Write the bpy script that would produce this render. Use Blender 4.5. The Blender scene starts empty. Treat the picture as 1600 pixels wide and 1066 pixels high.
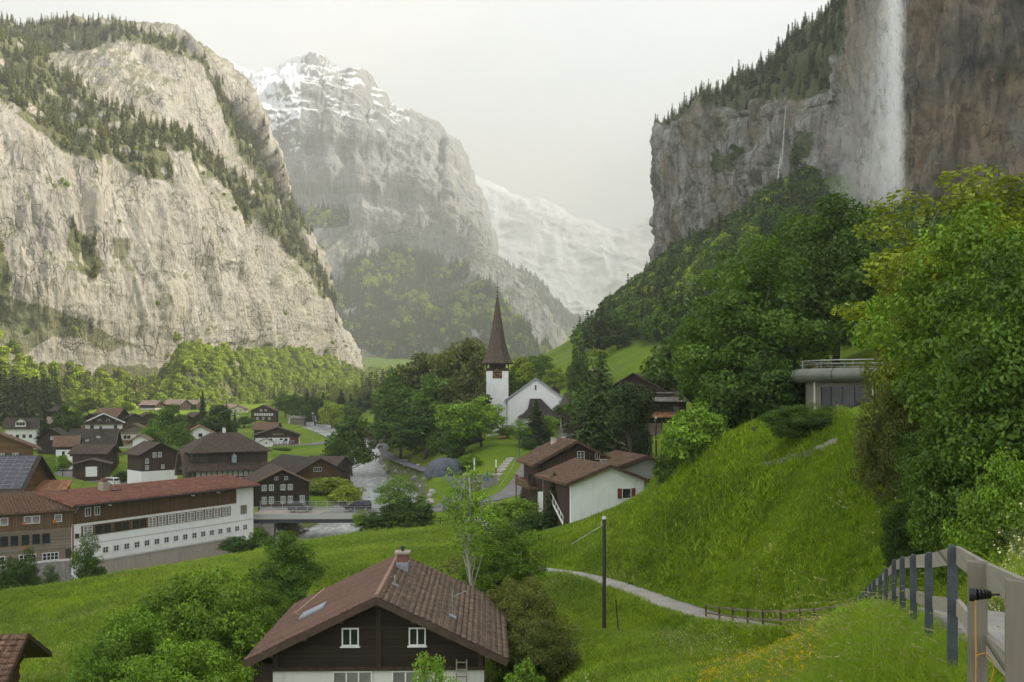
import bpy, bmesh, math, random
import numpy as np
from mathutils import Vector, Matrix

# ---------------------------------------------------------------- camera
F = 1555.0           # focal length in photo pixels (35 mm on 36 mm, 1600 px wide)
HZ = 611.0           # pixel row of the horizon
scene = bpy.context.scene
COL = scene.collection
cam_data = bpy.data.cameras.new('camera')
cam_data.lens = 35.0
cam_data.sensor_width = 36.0
cam_data.shift_y = (HZ - 533.0) / 1600.0
cam_data.clip_start = 0.2
cam_data.clip_end = 40000.0
cam = bpy.data.objects.new('camera', cam_data)
COL.objects.link(cam)
cam.location = (0, 0, 0)
cam.rotation_euler = (math.radians(90), 0, 0)
scene.camera = cam

# ---------------------------------------------------------------- sky and sun
SUN_AZ, SUN_EL = math.radians(76), math.radians(38)     # to the right of the view, high over the right wall
world = bpy.data.worlds.new('World')
scene.world = world
world.use_nodes = True
wn = world.node_tree.nodes
wl = world.node_tree.links
wn.clear()
w_out = wn.new('ShaderNodeOutputWorld')
w_sky = wn.new('ShaderNodeTexSky')
w_sky.sky_type = 'NISHITA'
w_sky.sun_disc = False
w_sky.sun_elevation = SUN_EL
w_sky.sun_rotation = SUN_AZ
w_sky.altitude = 800
w_sky.air_density = 1.0
w_sky.dust_density = 3.0
w_sky.ozone_density = 1.0
w_bg = wn.new('ShaderNodeBackground')
w_bg.inputs['Strength'].default_value = 0.15
wl.new(w_sky.outputs[0], w_bg.inputs['Color'])
# thin high cloud: an even milky veil with faint soft structure over the blue
w_tc = wn.new('ShaderNodeTexCoord')
w_map = wn.new('ShaderNodeMapping')
w_map.inputs['Scale'].default_value = (1.0, 1.0, 2.6)
w_no = wn.new('ShaderNodeTexNoise')
w_no.inputs['Scale'].default_value = 3.2
w_no.inputs['Detail'].default_value = 6.0
w_no.inputs['Roughness'].default_value = 0.58
w_rm = wn.new('ShaderNodeMapRange')
w_rm.inputs['From Min'].default_value = 0.30
w_rm.inputs['From Max'].default_value = 0.70
w_rm.inputs['To Min'].default_value = 0.55
w_rm.inputs['To Max'].default_value = 0.85
w_cl = wn.new('ShaderNodeBackground')
w_cl.inputs['Color'].default_value = (1.0, 0.985, 0.93, 1)
w_cl.inputs['Strength'].default_value = 0.72
w_mx = wn.new('ShaderNodeMixShader')
wl.new(w_tc.outputs['Generated'], w_map.inputs['Vector'])
wl.new(w_map.outputs[0], w_no.inputs['Vector'])
wl.new(w_no.outputs['Fac'], w_rm.inputs['Value'])
wl.new(w_rm.outputs[0], w_mx.inputs['Fac'])
wl.new(w_bg.outputs[0], w_mx.inputs[1])
wl.new(w_cl.outputs[0], w_mx.inputs[2])
wl.new(w_mx.outputs[0], w_out.inputs['Surface'])

sun_data = bpy.data.lights.new('sun', 'SUN')
sun_data.energy = 4.8
sun_data.angle = math.radians(0.6)
sun_data.color = (1.0, 0.93, 0.80)
sun = bpy.data.objects.new('sun', sun_data)
COL.objects.link(sun)
sun.location = (300, 200, 900)
_sd = Vector((math.sin(SUN_AZ) * math.cos(SUN_EL), math.cos(SUN_AZ) * math.cos(SUN_EL), math.sin(SUN_EL)))
sun.rotation_euler = (-_sd).to_track_quat('-Z', 'Y').to_euler()

scene.view_settings.view_transform = 'Standard'
scene.view_settings.look = 'None'
scene.view_settings.gamma = 1.0
scene.view_settings.use_curve_mapping = False
scene.view_settings.exposure = 1.55
scene.render.engine = 'CYCLES'
scene.cycles.use_denoising = True
scene.cycles.max_bounces = 7
scene.cycles.diffuse_bounces = 3
scene.cycles.glossy_bounces = 2
scene.cycles.transmission_bounces = 4
scene.cycles.transparent_max_bounces = 14
scene.cycles.volume_bounces = 1
scene.cycles.use_adaptive_sampling = True
scene.cycles.adaptive_threshold = 0.02
scene.cycles.caustics_reflective = False
scene.cycles.caustics_refractive = False

HAZE_DENSITY = 0.00024

# ---------------------------------------------------------------- small helpers
def P(px, py, Y):
    """a point on the ray of photo pixel (px, py) at distance Y ahead"""
    return ((px - 800.0) / F * Y, Y, (HZ - py) / F * Y)

def tag(o, label=None, cat=None, group=None, kind=None):
    if label: o['label'] = label
    if cat: o['category'] = cat
    if group: o['group'] = group
    if kind: o['kind'] = kind
    return o

def thing(name, label, cat, loc=(0, 0, 0), rz=0.0, group=None):
    o = bpy.data.objects.new(name, None)
    o.empty_display_size = 0.3
    COL.objects.link(o)
    o.location = loc
    o.rotation_euler = (0, 0, rz)
    return tag(o, label, cat, group)

def link(name, me, parent=None, mat=None):
    o = bpy.data.objects.new(name, me)
    COL.objects.link(o)
    if mat is not None and len(me.materials) == 0:
        me.materials.append(mat)
    if parent is not None:
        o.parent = parent
    return o

class MB:
    """collects simple solids into one mesh"""
    def __init__(self):
        self.v, self.f = [], []
    def add(self, vs, fs):
        b = len(self.v)
        self.v += [tuple(p) for p in vs]
        self.f += [tuple(i + b for i in q) for q in fs]
        return self
    def box(self, c, s, rz=0.0, rx=0.0, ry=0.0):
        x, y, z = s[0] / 2, s[1] / 2, s[2] / 2
        vs = [Vector((a, b, d)) for d in (-z, z) for b in (-y, y) for a in (-x, x)]
        if rz or rx or ry:
            m = Matrix.Rotation(rz, 3, 'Z') @ Matrix.Rotation(ry, 3, 'Y') @ Matrix.Rotation(rx, 3, 'X')
            vs = [m @ p for p in vs]
        vs = [p + Vector(c) for p in vs]
        return self.add(vs, [(0, 2, 3, 1), (4, 5, 7, 6), (0, 1, 5, 4), (2, 6, 7, 3), (0, 4, 6, 2), (1, 3, 7, 5)])
    def bb(self, x0, x1, y0, y1, z0, z1):
        return self.box(((x0 + x1) / 2, (y0 + y1) / 2, (z0 + z1) / 2), (x1 - x0, y1 - y0, z1 - z0))
    def prism(self, poly, axis, a, b):
        """poly of 2d points extruded along axis from a to b ('x': poly=(y,z), 'y': poly=(x,z), 'z': poly=(x,y))"""
        def pt(p, t):
            return {'x': (t, p[0], p[1]), 'y': (p[0], t, p[1]), 'z': (p[0], p[1], t)}[axis]
        n = len(poly)
        vs = [pt(p, a) for p in poly] + [pt(p, b) for p in poly]
        fs = [tuple(range(n)), tuple(range(2 * n - 1, n - 1, -1))]
        fs += [(i, i + n, (i + 1) % n + n, (i + 1) % n) for i in range(n)]
        return self.add(vs, fs)
    def beam(self, p, q, w, h, up=(0, 0, 1)):
        p, q = Vector(p), Vector(q)
        d = (q - p).normalized()
        s = d.cross(Vector(up))
        if s.length < 1e-4: s = d.cross(Vector((0, 1, 0)))
        s.normalize(); u = s.cross(d)
        vs = []
        for e in (p, q):
            for a, b in ((-1, -1), (1, -1), (1, 1), (-1, 1)):
                vs.append(e + s * (a * w / 2) + u * (b * h / 2))
        return self.add(vs, [(0, 1, 2, 3), (7, 6, 5, 4), (0, 4, 5, 1), (1, 5, 6, 2), (2, 6, 7, 3), (3, 7, 4, 0)])
    def tube(self, pts, radii, n=8, cap=True):
        pts = [Vector(p) for p in pts]
        if not hasattr(radii, '__len__'): radii = [radii] * len(pts)
        rings = []
        for i, p in enumerate(pts):
            d = (pts[min(i + 1, len(pts) - 1)] - pts[max(i - 1, 0)]).normalized()
            s = d.cross(Vector((0.13, 0.99, 0.07)))
            if s.length < 1e-3: s = d.cross(Vector((1, 0, 0)))
            s.normalize(); u = s.cross(d)
            rings.append([p + (s * math.cos(2 * math.pi * k / n) + u * math.sin(2 * math.pi * k / n)) * radii[i] for k in range(n)])
        vs = [p for r in rings for p in r]
        fs = []
        for i in range(len(rings) - 1):
            for k in range(n):
                a, b = i * n + k, i * n + (k + 1) % n
                fs.append((a, b, b + n, a + n))
        if cap:
            fs.append(tuple(range(n))[::-1])
            fs.append(tuple(range(len(vs) - n, len(vs))))
        return self.add(vs, fs)
    def mesh(self, name, smooth=False):
        me = bpy.data.meshes.new(name)
        me.from_pydata([tuple(p) for p in self.v], [], self.f)
        me.update()
        bm = bmesh.new(); bm.from_mesh(me)
        bmesh.ops.recalc_face_normals(bm, faces=bm.faces)
        bm.to_mesh(me); bm.free()
        if smooth:
            me.polygons.foreach_set('use_smooth', [True] * len(me.polygons))
        return me
    def build(self, name, mat, parent=None, smooth=False):
        return link(name, self.mesh(name, smooth), parent, mat)

def np_mesh(name, verts, quads, smooth=True):
    verts = np.asarray(verts, dtype=np.float32); quads = np.asarray(quads, dtype=np.int32)
    k = quads.shape[1]
    me = bpy.data.meshes.new(name)
    me.vertices.add(len(verts)); me.vertices.foreach_set('co', verts.ravel())
    me.loops.add(quads.size); me.loops.foreach_set('vertex_index', quads.ravel())
    me.polygons.add(len(quads))
    me.polygons.foreach_set('loop_start', np.arange(0, quads.size, k, dtype=np.int32))
    me.polygons.foreach_set('loop_total', np.full(len(quads), k, dtype=np.int32))
    me.update(calc_edges=True)
    if smooth:
        me.polygons.foreach_set('use_smooth', np.ones(len(quads), dtype=bool))
    return me

def vattr(me, name, vals):
    a = me.attributes.new(name, 'FLOAT', 'POINT')
    a.data.foreach_set('value', np.asarray(vals, dtype=np.float32).ravel())

# ---- numpy noise
def _hash(ix, iy, iz):
    h = (ix * np.int64(374761393) + iy * np.int64(668265263) + iz * np.int64(1274126177)) & 0xffffffff
    h = ((h ^ (h >> 13)) * np.int64(1103515245)) & 0xffffffff
    h = ((h ^ (h >> 16)) * np.int64(668265263)) & 0xffffffff
    return ((h ^ (h >> 15)) & 0xffffff).astype(np.float64) / 0x7fffff - 1.0

def vnoise(p):
    p = np.asarray(p, dtype=np.float64)
    i = np.floor(p).astype(np.int64); f = p - i
    f = f * f * f * (f * (f * 6 - 15) + 10)
    x, y, z = i[..., 0], i[..., 1], i[..., 2]
    fx, fy, fz = f[..., 0], f[..., 1], f[..., 2]
    def L(a, b, t): return a + (b - a) * t
    c = [[[_hash(x + a, y + b, z + d) for d in (0, 1)] for b in (0, 1)] for a in (0, 1)]
    r = [L(L(c[0][b][d], c[1][b][d], fx), 0, 0) for b in (0, 1) for d in (0, 1)]
    return L(L(r[0], r[2], fy), L(r[1], r[3], fy), fz)

def fbm(p, octs=5, gain=0.5, lac=2.03):
    p = np.asarray(p, dtype=np.float64); a, s, t = 1.0, 0.0, 0.0
    for o in range(octs):
        s = s + a * vnoise(p + o * 17.31); t += a; a *= gain; p = p * lac
    return s / t

def ridged(p, octs=5, gain=0.5, lac=2.03):
    p = np.asarray(p, dtype=np.float64); a, s, t = 1.0, 0.0, 0.0
    for o in range(octs):
        s = s + a * (1 - 2 * np.abs(vnoise(p + o * 9.7))); t += a; a *= gain; p = p * lac
    return s / t

def inpoly(px, py, poly):
    px, py = np.asarray(px), np.asarray(py)
    r = np.zeros(px.shape, dtype=bool); n = len(poly)
    for i in range(n):
        x0, y0 = poly[i]; x1, y1 = poly[(i + 1) % n]
        if y0 == y1: continue
        c = ((y0 > py) != (y1 > py)) & (px < (x1 - x0) * (py - y0) / (y1 - y0) + x0)
        r ^= c
    return r

def project(x, y, z):
    y = np.maximum(y, 0.5)
    return 800 + x / y * F, HZ - z / y * F

# ---------------------------------------------------------------- materials
class NT:
    def __init__(self, name):
        self.m = bpy.data.materials.new(name); self.m.use_nodes = True
        self.n = self.m.node_tree.nodes; self.l = self.m.node_tree.links
        self.n.clear()
        self.out = self.n.new('ShaderNodeOutputMaterial')
    def node(self, t, ins=None, **kw):
        q = self.n.new(t)
        for k, v in kw.items(): setattr(q, k, v)
        for k, v in (ins or {}).items():
            if hasattr(v, 'is_output'): self.l.new(v, q.inputs[k])
            else: q.inputs[k].default_value = v
        return q
    def coords(self, scale=(1, 1, 1), kind='Object'):
        tc = self.node('ShaderNodeTexCoord')
        return self.node('ShaderNodeMapping', {'Vector': tc.outputs[kind], 'Scale': scale}).outputs[0]
    def noise(self, vec, scale, detail=5, rough=0.55, dist=0.0):
        return self.node('ShaderNodeTexNoise', {'Vector': vec, 'Scale': scale, 'Detail': detail, 'Roughness': rough, 'Distortion': dist}).outputs['Fac']
    def ramp(self, fac, stops, interp='LINEAR'):
        r = self.node('ShaderNodeValToRGB', {'Fac': fac}); e = r.color_ramp.elements
        r.color_ramp.interpolation = interp
        while len(e) < len(stops): e.new(0.5)
        for q, (p, c) in zip(e, stops):
            q.position = p; q.color = (c, c, c, 1) if not hasattr(c, '__len__') else (*c[:3], 1)
        return r.outputs[0]
    def mix(self, fac, a, b, mode='MIX'):
        q = self.node('ShaderNodeMix', data_type='RGBA', blend_type=mode)
        for k, v in ((0, fac), (6, a), (7, b)):
            if hasattr(v, 'is_output'): self.l.new(v, q.inputs[k])
            else: q.inputs[k].default_value = v if k == 0 or len(v) == 4 else (*v, 1)
        return q.outputs[2]
    def math(self, op, a, b=0.0):
        q = self.node('ShaderNodeMath', operation=op)
        for k, v in ((0, a), (1, b)):
            if hasattr(v, 'is_output'): self.l.new(v, q.inputs[k])
            else: q.inputs[k].default_value = v
        return q.outputs[0]
    def attr(self, name):
        return self.node('ShaderNodeAttribute', attribute_name=name).outputs['Fac']
    def bump(self, h, strength=0.5, dist=0.1):
        return self.node('ShaderNodeBump', {'Height': h, 'Strength': strength, 'Distance': dist}).outputs[0]
    def bsdf(self, color, rough=0.8, normal=None, metal=0.0, spec=0.3):
        b = self.node('ShaderNodeBsdfPrincipled')
        for k, v in (('Base Color', color), ('Roughness', rough), ('Metallic', metal), ('Specular IOR Level', spec)):
            if hasattr(v, 'is_output'): self.l.new(v, b.inputs[k])
            else: b.inputs[k].default_value = (*v, 1) if hasattr(v, '__len__') and len(v) == 3 else v
        if normal is not None: self.l.new(normal, b.inputs['Normal'])
        self.l.new(b.outputs[0], self.out.inputs['Surface'])
        return b

def plain(name, c, rough=0.7, var=0.25, scale=2.0, bump=0.0, metal=0.0, spec=0.3, stretch=(1, 1, 1)):
    """a plain surface with uneven tone and a little relief"""
    t = NT(name)
    v = t.coords(stretch)
    n = t.noise(v, scale, 6, 0.6)
    n2 = t.noise(v, scale * 7.3, 4, 0.6)
    k = t.math('ADD', t.math('MULTIPLY', n, 0.65), t.math('MULTIPLY', n2, 0.35))
    lo = tuple(x * (1 - var) for x in c); hi = tuple(min(1, x * (1 + var)) for x in c)
    col = t.ramp(k, [(0.32, lo), (0.68, hi)])
    nm = t.bump(k, 0.6, bump) if bump else None
    t.bsdf(col, rough, nm, metal, spec)
    return t.m

MATS = {}
def M(key):
    return MATS[key]
# ================================================================ terrain
# ground points seen in the photograph (pixel, distance) and hidden ones given directly
GP = [P(*q) for q in [
    # hillside of the path
    (1488, 1023, 11.6), (1451, 1002, 13.6), (1427, 988, 16.2), (1410, 975, 18.8), (1397, 966, 21.4), (1384, 966, 24), (1375, 966, 26.6), (1353, 968, 31.5), (1335, 976, 36.5),
    (1330, 977, 44), (1297, 984, 47), (1250, 987, 51), (1192, 985, 55.5), (1145, 977, 61), (1103, 969, 67),
    (1040, 942, 74), (960, 912, 86), (900, 898, 95), (840, 888, 104),
    (944, 986, 70), (900, 1066, 50), (1000, 1066, 41), (1100, 1066, 31), (1300, 1075, 14.5), (1200, 1070, 22), (960, 1010, 58), (830, 1000, 65), (850, 950, 82),
    (870, 850, 112), (935, 838, 109), (1000, 815, 106), (1060, 748, 101), (1130, 688, 98), (1200, 656, 95), (1310, 645, 88), (1185, 735, 83), (1250, 712, 77), (1310, 695, 71),
    (1100, 800, 88), (1200, 850, 72), (1100, 880, 80), (1350, 850, 52), (1300, 780, 62), (1250, 920, 58), (1300, 930, 50), (1420, 800, 46), (1500, 800, 30), (1580, 800, 18),
    # meadow by the river
    (690, 828, 150), (600, 838, 146), (480, 852, 139), (335, 882, 129), (160, 908, 120), (0, 943, 111), (0, 1066, 78), (0, 1010, 92), (100, 985, 92), (230, 930, 106), (450, 900, 104), (600, 880, 108), (700, 860, 118), (760, 850, 125), (800, 900, 100),
    # road, lawn and church hill
    (640, 800, 185), (690, 785, 200), (720, 777, 208), (790, 770, 203), (840, 735, 222), (860, 712, 245), (885, 690, 275), (905, 680, 297),
    (740, 738, 228), (770, 702, 258), (800, 695, 262), (780, 684, 285), (850, 674, 298), (777, 672, 302),
    (690, 745, 245), (640, 725, 280), (600, 708, 330), (590, 690, 385), (680, 690, 320), (640, 668, 420),
    (760, 825, 160), (820, 805, 152), (860, 800, 146), (900, 815, 128), (1000, 770, 128), (1020, 760, 150), (950, 720, 185), (1000, 690, 190), (1050, 690, 178),
    # right hand slopes
    (900, 640, 330), (870, 575, 440), (1000, 562, 330), (900, 550, 560), (935, 585, 380), (860, 565, 620), (910, 540, 680), (1050, 640, 240),
    (1200, 625, 125), (1300, 570, 140), (1400, 500, 180), (1500, 450, 250), (1100, 560, 300), (1250, 450, 330), (1150, 480, 420), (1050, 490, 560),
    # village
    (140, 750, 262), (205, 756, 240), (120, 772, 218), (165, 767, 228), (100, 775, 205), (60, 702, 330), (160, 678, 380), (300, 684, 400), (430, 694, 400), (440, 665, 520), (250, 642, 700), (400, 634, 850), (50, 642, 600), (0, 622, 660), (560, 640, 900), (480, 700, 360), (520, 720, 300), (410, 745, 235),
    (480, 792, 205), (395, 826, 178), (110, 890, 146), (0, 890, 138), (290, 770, 215), (500, 690, 420),
]]
GP += [(0, -8, -2.6), (2, 4, -2.9), (5.2, 6.5, -2.5), (4.9, 8.0, -2.7), (-6, 3, -6.5), (-12, 18, -12), (-22, 35, -18), (-7, 45, -19.5), (-7, 64, -19.2), (-14, 55, -20), (0, 58, -18.0), (-30, 60, -21.5),
       (9, 10, -2.1), (8, 14, -2.5), (12, 20, -2.6), (9, 2, -2.0), (14, 8, -0.5), (30, 15, 3), (40, 40, 5), (26, 38, -2.0), (18, 28, -3.5), (60, 60, 12), (110, 40, 32), (100, 120, 26),
       (2.5, 20, -7.5), (0, 30, -11.2), (-2, 40, -14.8), (20, -30, -2), (-40, -30, -16), (80, -40, 20),
       (190, 500, 76), (178, 545, 92), (200, 680, 140), (190, 770, 138), (172, 860, 120), (158, 960, 120), (150, 1060, 118), (200, 300, 62), (230, 100, 66), (230, -50, 62), (240, 400, 76), (330, 300, 110), (420, 150, 140), (420, -50, 140), (350, 430, 100),
       (120, 330, 40), (140, 430, 62), (120, 560, 78), (110, 700, 85), (95, 850, 70), (90, 1000, 60), (110, 1200, 60),
       (40, 900, 14), (20, 1200, 2), (-60, 1000, -10), (-160, 1000, -8), (-250, 1000, 4), (-330, 900, 14), (-380, 700, 12), (-340, 560, 0), (-300, 420, -8), (-250, 300, -14), (-190, 230, -20), (-150, 150, -24), (-110, 90, -25), (-120, 20, -24), (-300, 100, -20),
       (-100, 1500, 0), (-300, 1500, 30), (150, 1500, 60), (0, 2500, 60), (-300, 2500, 90), (300, 2500, 110), (0, 4000, 180), (600, 4000, 260), (-800, 4000, 260), (0, 6500, 320), (2500, 6500, 400), (-2500, 6500, 400), (0, 11000, 480), (6500, 11000, 480), (-6500, 11000, 480), (500, 1300, 160), (-700, 800, 20), (-900, 1800, 40), (900, 1800, 150), (320, 600, 160), (700, 100, 180), (700, 500, 180)]
# houses sit level: each adds its own base point (filled from the list in the village part)
HOUSE_PTS = []

RIVER = [(-128, 84, -29.0), (-92, 106, -28.8), (-68, 128, -28.5), (-51, 151, -28.2), (-41, 168, -27.6), (-34, 184, -27.1), (-29, 215, -26.5), (-31, 255, -26.0), (-44, 300, -25.0), (-53, 345, -23.6), (-56, 384, -22.2), (-66, 420, -20.6), (-84, 468, -18.4), (-112, 540, -16.6), (-130, 640, -14.8), (-135, 780, -12.8), (-110, 1000, -10.5)]
ROADS = {   # name: (half width, points)
    'footpath': (1.25, [(4.2, -6, -2.75), (5.9, 3, -2.62), (6.6, 8, -2.85), (6.9, 11, -3.1), (7.6, 13.6, -3.45), (8.4, 16.4, -3.85), (9.2, 19, -4.3), (10.1, 21.6, -4.8), (10.9, 24.2, -5.4), (11.9, 27, -6.0), (12.9, 30, -6.7), (14.0, 34, -7.7), (15.0, 38.5, -8.8), (15.7, 43.5, -10.0)] + [P(*q) for q in [(1305, 979, 48.5), (1255, 982, 52), (1200, 979, 56.5), (1150, 971, 62), (1105, 962, 68), (1040, 941, 75), (960, 912, 86), (900, 897, 95), (840, 888, 104), (815, 878, 116)]] + [(0.4, 134, -20.0), (-2.0, 150, -20.9), (-6.5, 168, -21.6)]),
    'bridge_road': (3.6, [(-45.4, 186, -22.9), (-34, 184, -22.6), (-22, 185, -22.45), (-14, 188, -22.3), (-8, 192, -22.1), (-3.4, 195.5, -21.7), (0.9, 203, -20.6), (3.4, 213, -19.2), (5.0, 226, -17.8), (7.2, 245, -16.0), (11.6, 270, -14.1), (19, 296, -12.4), (26, 330, -9)]),
    'riverside_lane': (1.9, [(-13, 190, -22.2), (-12, 205, -21.9), (-11.5, 222, -21.4), (-15, 240, -20.8), (-23, 262, -20.5), (-32, 290, -20.4), (-41, 325, -20.2), (-46, 360, -19.8), (-50, 400, -18.6), (-66, 440, -16.6)]),
    'village_street': (3.4, [(-54, 196, -22.8), (-70, 214, -22.4), (-85, 232, -22.3), (-97, 246, -22.6), (-112, 262, -23.0), (-124, 278, -22.8), (-126, 296, -21.6), (-136, 312, -20.4), (-150, 330, -18.8), (-170, 352, -17)]),
    'parking_lane': (4.2, [(-104, 386, -20.7), (-90, 388, -20.9), (-78, 392, -20.8), (-70, 410, -19.8), (-72, 440, -17.8), (-84, 500, -16.2), (-104, 600, -14.4)]),
}
TERR = {}
def _prep_terrain():
    pts = np.array(GP + HOUSE_PTS, dtype=np.float64)
    # drop near duplicates
    keep = []
    for i in range(len(pts) - 1, -1, -1):
        d = 1.2 + 0.012 * pts[i, 1]
        if all((pts[i, 0] - pts[j, 0]) ** 2 + (pts[i, 1] - pts[j, 1]) ** 2 > d * d for j in keep): keep.append(i)
    pts = pts[keep]
    xy = pts[:, :2]
    r = np.sqrt(((xy[:, None] - xy[None]) ** 2).sum(-1) + 9.0)
    n = len(pts)
    A = np.zeros((n + 3, n + 3)); A[:n, :n] = r + np.eye(n) * -0.15
    A[:n, n] = 1; A[:n, n + 1:] = xy / 100; A[n, :n] = 1; A[n + 1:, :n] = xy.T / 100
    b = np.zeros(n + 3); b[:n] = pts[:, 2]
    TERR['w'] = np.linalg.solve(A, b); TERR['xy'] = xy

def poly_dist(x, y, pts):
    """distance to a polyline and the height of its nearest point"""
    best = np.full(x.shape, 1e9); bz = np.zeros(x.shape)
    for (x0, y0, z0), (x1, y1, z1) in zip(pts[:-1], pts[1:]):
        dx, dy = x1 - x0, y1 - y0
        t = np.clip(((x - x0) * dx + (y - y0) * dy) / (dx * dx + dy * dy), 0, 1)
        d = np.hypot(x - x0 - t * dx, y - y0 - t * dy)
        m = d < best
        best = np.where(m, d, best); bz = np.where(m, z0 + t * (z1 - z0), bz)
    return best, bz

def smooth01(t):
    t = np.clip(t, 0, 1); return t * t * (3 - 2 * t)

def resample(pts, step):
    """smooth curve through the points (Catmull-Rom), about step apart"""
    p = np.array(pts, dtype=np.float64); p = np.vstack([2 * p[0] - p[1], p, 2 * p[-1] - p[-2]])
    out = []
    for i in range(1, len(p) - 2):
        n = max(2, int(np.linalg.norm(p[i + 1] - p[i]) / step))
        for k in range(n):
            t = k / n
            out.append(0.5 * ((2 * p[i]) + (-p[i - 1] + p[i + 1]) * t + (2 * p[i - 1] - 5 * p[i] + 4 * p[i + 1] - p[i + 2]) * t * t + (-p[i - 1] + 3 * p[i] - 3 * p[i + 1] + p[i + 2]) * t ** 3))
    out.append(p[-2]); return [tuple(q) for q in out]

RIVER_S = resample(RIVER, 12)
ROADS_S = {k: (w, resample(p, 4 if k == 'footpath' else 7)) for k, (w, p) in ROADS.items()}
RIVER_HALF = 6.5
def height(x, y, carve=True):
    x = np.asarray(x, dtype=np.float64); y = np.asarray(y, dtype=np.float64)
    sh = x.shape; x = x.ravel(); y = y.ravel()
    w, xy = TERR['w'], TERR['xy']; n = len(xy)
    z = np.zeros(len(x))
    for s in range(0, len(x), 20000):
        a, b = x[s:s + 20000], y[s:s + 20000]
        r = np.sqrt((a[:, None] - xy[:, 0]) ** 2 + (b[:, None] - xy[:, 1]) ** 2 + 9.0)
        z[s:s + 20000] = r @ w[:n] + w[n] + a / 100 * w[n + 1] + b / 100 * w[n + 2]
    q = np.stack([x, y, np.zeros(len(x))], -1)
    amp = np.clip(0.10 + 0.0025 * np.maximum(y, 0), 0, 3.0)
    z = z + amp * fbm(q / (7 + np.clip(y, 0, 900)[:, None] * 0.04), 3)
    if carve:
        near = (y < 1150) & (y > 60)
        if near.any():
            d, rz = poly_dist(x[near], y[near], RIVER_S)
            half = RIVER_HALF + 1.2 * vnoise(q[near] / 9.0)
            t = smooth01((d - half) / 6.5)
            zz = z[near]
            low = np.minimum(zz, rz - 0.9)
            z[near] = low + (np.maximum(zz, low) - low) * t
        for k, (hw, pts) in ROADS_S.items():
            a = np.array(pts); lo, hi = a.min(0) - 25, a.max(0) + 25
            m = (x > lo[0]) & (x < hi[0]) & (y > lo[1]) & (y < hi[1])
            if not m.any(): continue
            d, rz = poly_dist(x[m], y[m], pts)
            f = 1 - smooth01((d - hw - 0.5) / (1.6 if k == 'footpath' else 5.0))
            if k != 'footpath':   # no fill across the river bed
                dr, _ = poly_dist(x[m], y[m], RIVER_S)
                f = f * smooth01((dr - RIVER_HALF + 0.3) / 3.0)
            z[m] = z[m] * (1 - f) + (rz - 0.10) * f
    return z.reshape(sh)

def ground(x, y):
    return float(height(np.array([x]), np.array([y]))[0])
# ================================================================ ground, river, roads, rock walls
def grid_quads(nu, nv):
    i = np.arange((nu - 1) * (nv - 1)); r, c = i // (nu - 1), i % (nu - 1)
    a = r * nu + c
    return np.stack([a, a + 1, a + nu + 1, a + nu], -1)

def mat_ground():
    t = NT('meadow_grass')
    v = t.coords()
    big = t.noise(v, 0.045, 5, 0.6)
    mid = t.noise(v, 0.5, 5, 0.65)
    fine = t.noise(v, 6.0, 4, 0.7)
    stretch = t.noise(t.coords((0.25, 1.2, 1.0)), 1.6, 4, 0.6)
    c = t.ramp(big, [(0.30, (0.080, 0.160, 0.004)), (0.52, (0.150, 0.240, 0.006)), (0.72, (0.240, 0.320, 0.014))])
    c = t.mix(t.ramp(mid, [(0.45, 0.0), (0.75, 0.5)]), c, (0.165, 0.195, 0.035))
    c = t.mix(t.ramp(stretch, [(0.58, 0.0), (0.78, 0.3)]), c, (0.20, 0.23, 0.05))
    c = t.mix(t.ramp(fine, [(0.25, 0.75), (0.60, 0.0)]), c, (0.022, 0.050, 0.008))
    earth = t.ramp(t.noise(v, 3.0, 5, 0.7), [(0.3, (0.10, 0.085, 0.065)), (0.7, (0.24, 0.22, 0.19))])
    c = t.mix(t.attr('earth'), c, earth)
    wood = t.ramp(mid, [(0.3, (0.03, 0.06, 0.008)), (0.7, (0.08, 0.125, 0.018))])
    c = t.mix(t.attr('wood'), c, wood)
    h = t.math('ADD', t.math('MULTIPLY', fine, 0.6), t.math('MULTIPLY', mid, 0.9))
    t.bsdf(c, 0.9, t.bump(h, 0.8, 0.35), spec=0.12)
    return t.m

_prep_done = False
def build_ground():
    _prep_terrain()
    nu, nv = 600, 540
    a = np.linspace(-1.2, 1.25, nu)
    t = np.linspace(0, 1, nv)
    Yr = 30.0 * np.exp(t * math.log(11000 / 30.0)) - 60
    A, Y = np.meshgrid(a, Yr)
    X = A * (Y + 85)
    Z = height(X, Y)
    vs = np.stack([X, Y, Z], -1).reshape(-1, 3)
    me = np_mesh('ground', vs, grid_quads(nu, nv))
    d, _ = poly_dist(vs[:, 0], vs[:, 1], RIVER_S)
    near = vs[:, 1] < 1100
    nn = vnoise(vs / 4.0)
    earth = np.where(near, 1 - smooth01((d - RIVER_HALF - 0.3 - 1.6 * nn) / 1.8), 0)
    vattr(me, 'earth', np.clip(earth, 0, 1))
    px, py = project(vs[:, 0], vs[:, 1], vs[:, 2])
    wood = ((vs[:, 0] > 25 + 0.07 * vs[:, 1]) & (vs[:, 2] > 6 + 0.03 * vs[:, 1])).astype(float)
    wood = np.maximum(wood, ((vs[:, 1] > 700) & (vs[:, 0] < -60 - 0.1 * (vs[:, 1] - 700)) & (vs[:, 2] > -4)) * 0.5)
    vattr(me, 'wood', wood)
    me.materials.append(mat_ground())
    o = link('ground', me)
    tag(o, kind='structure')
    return o

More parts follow.
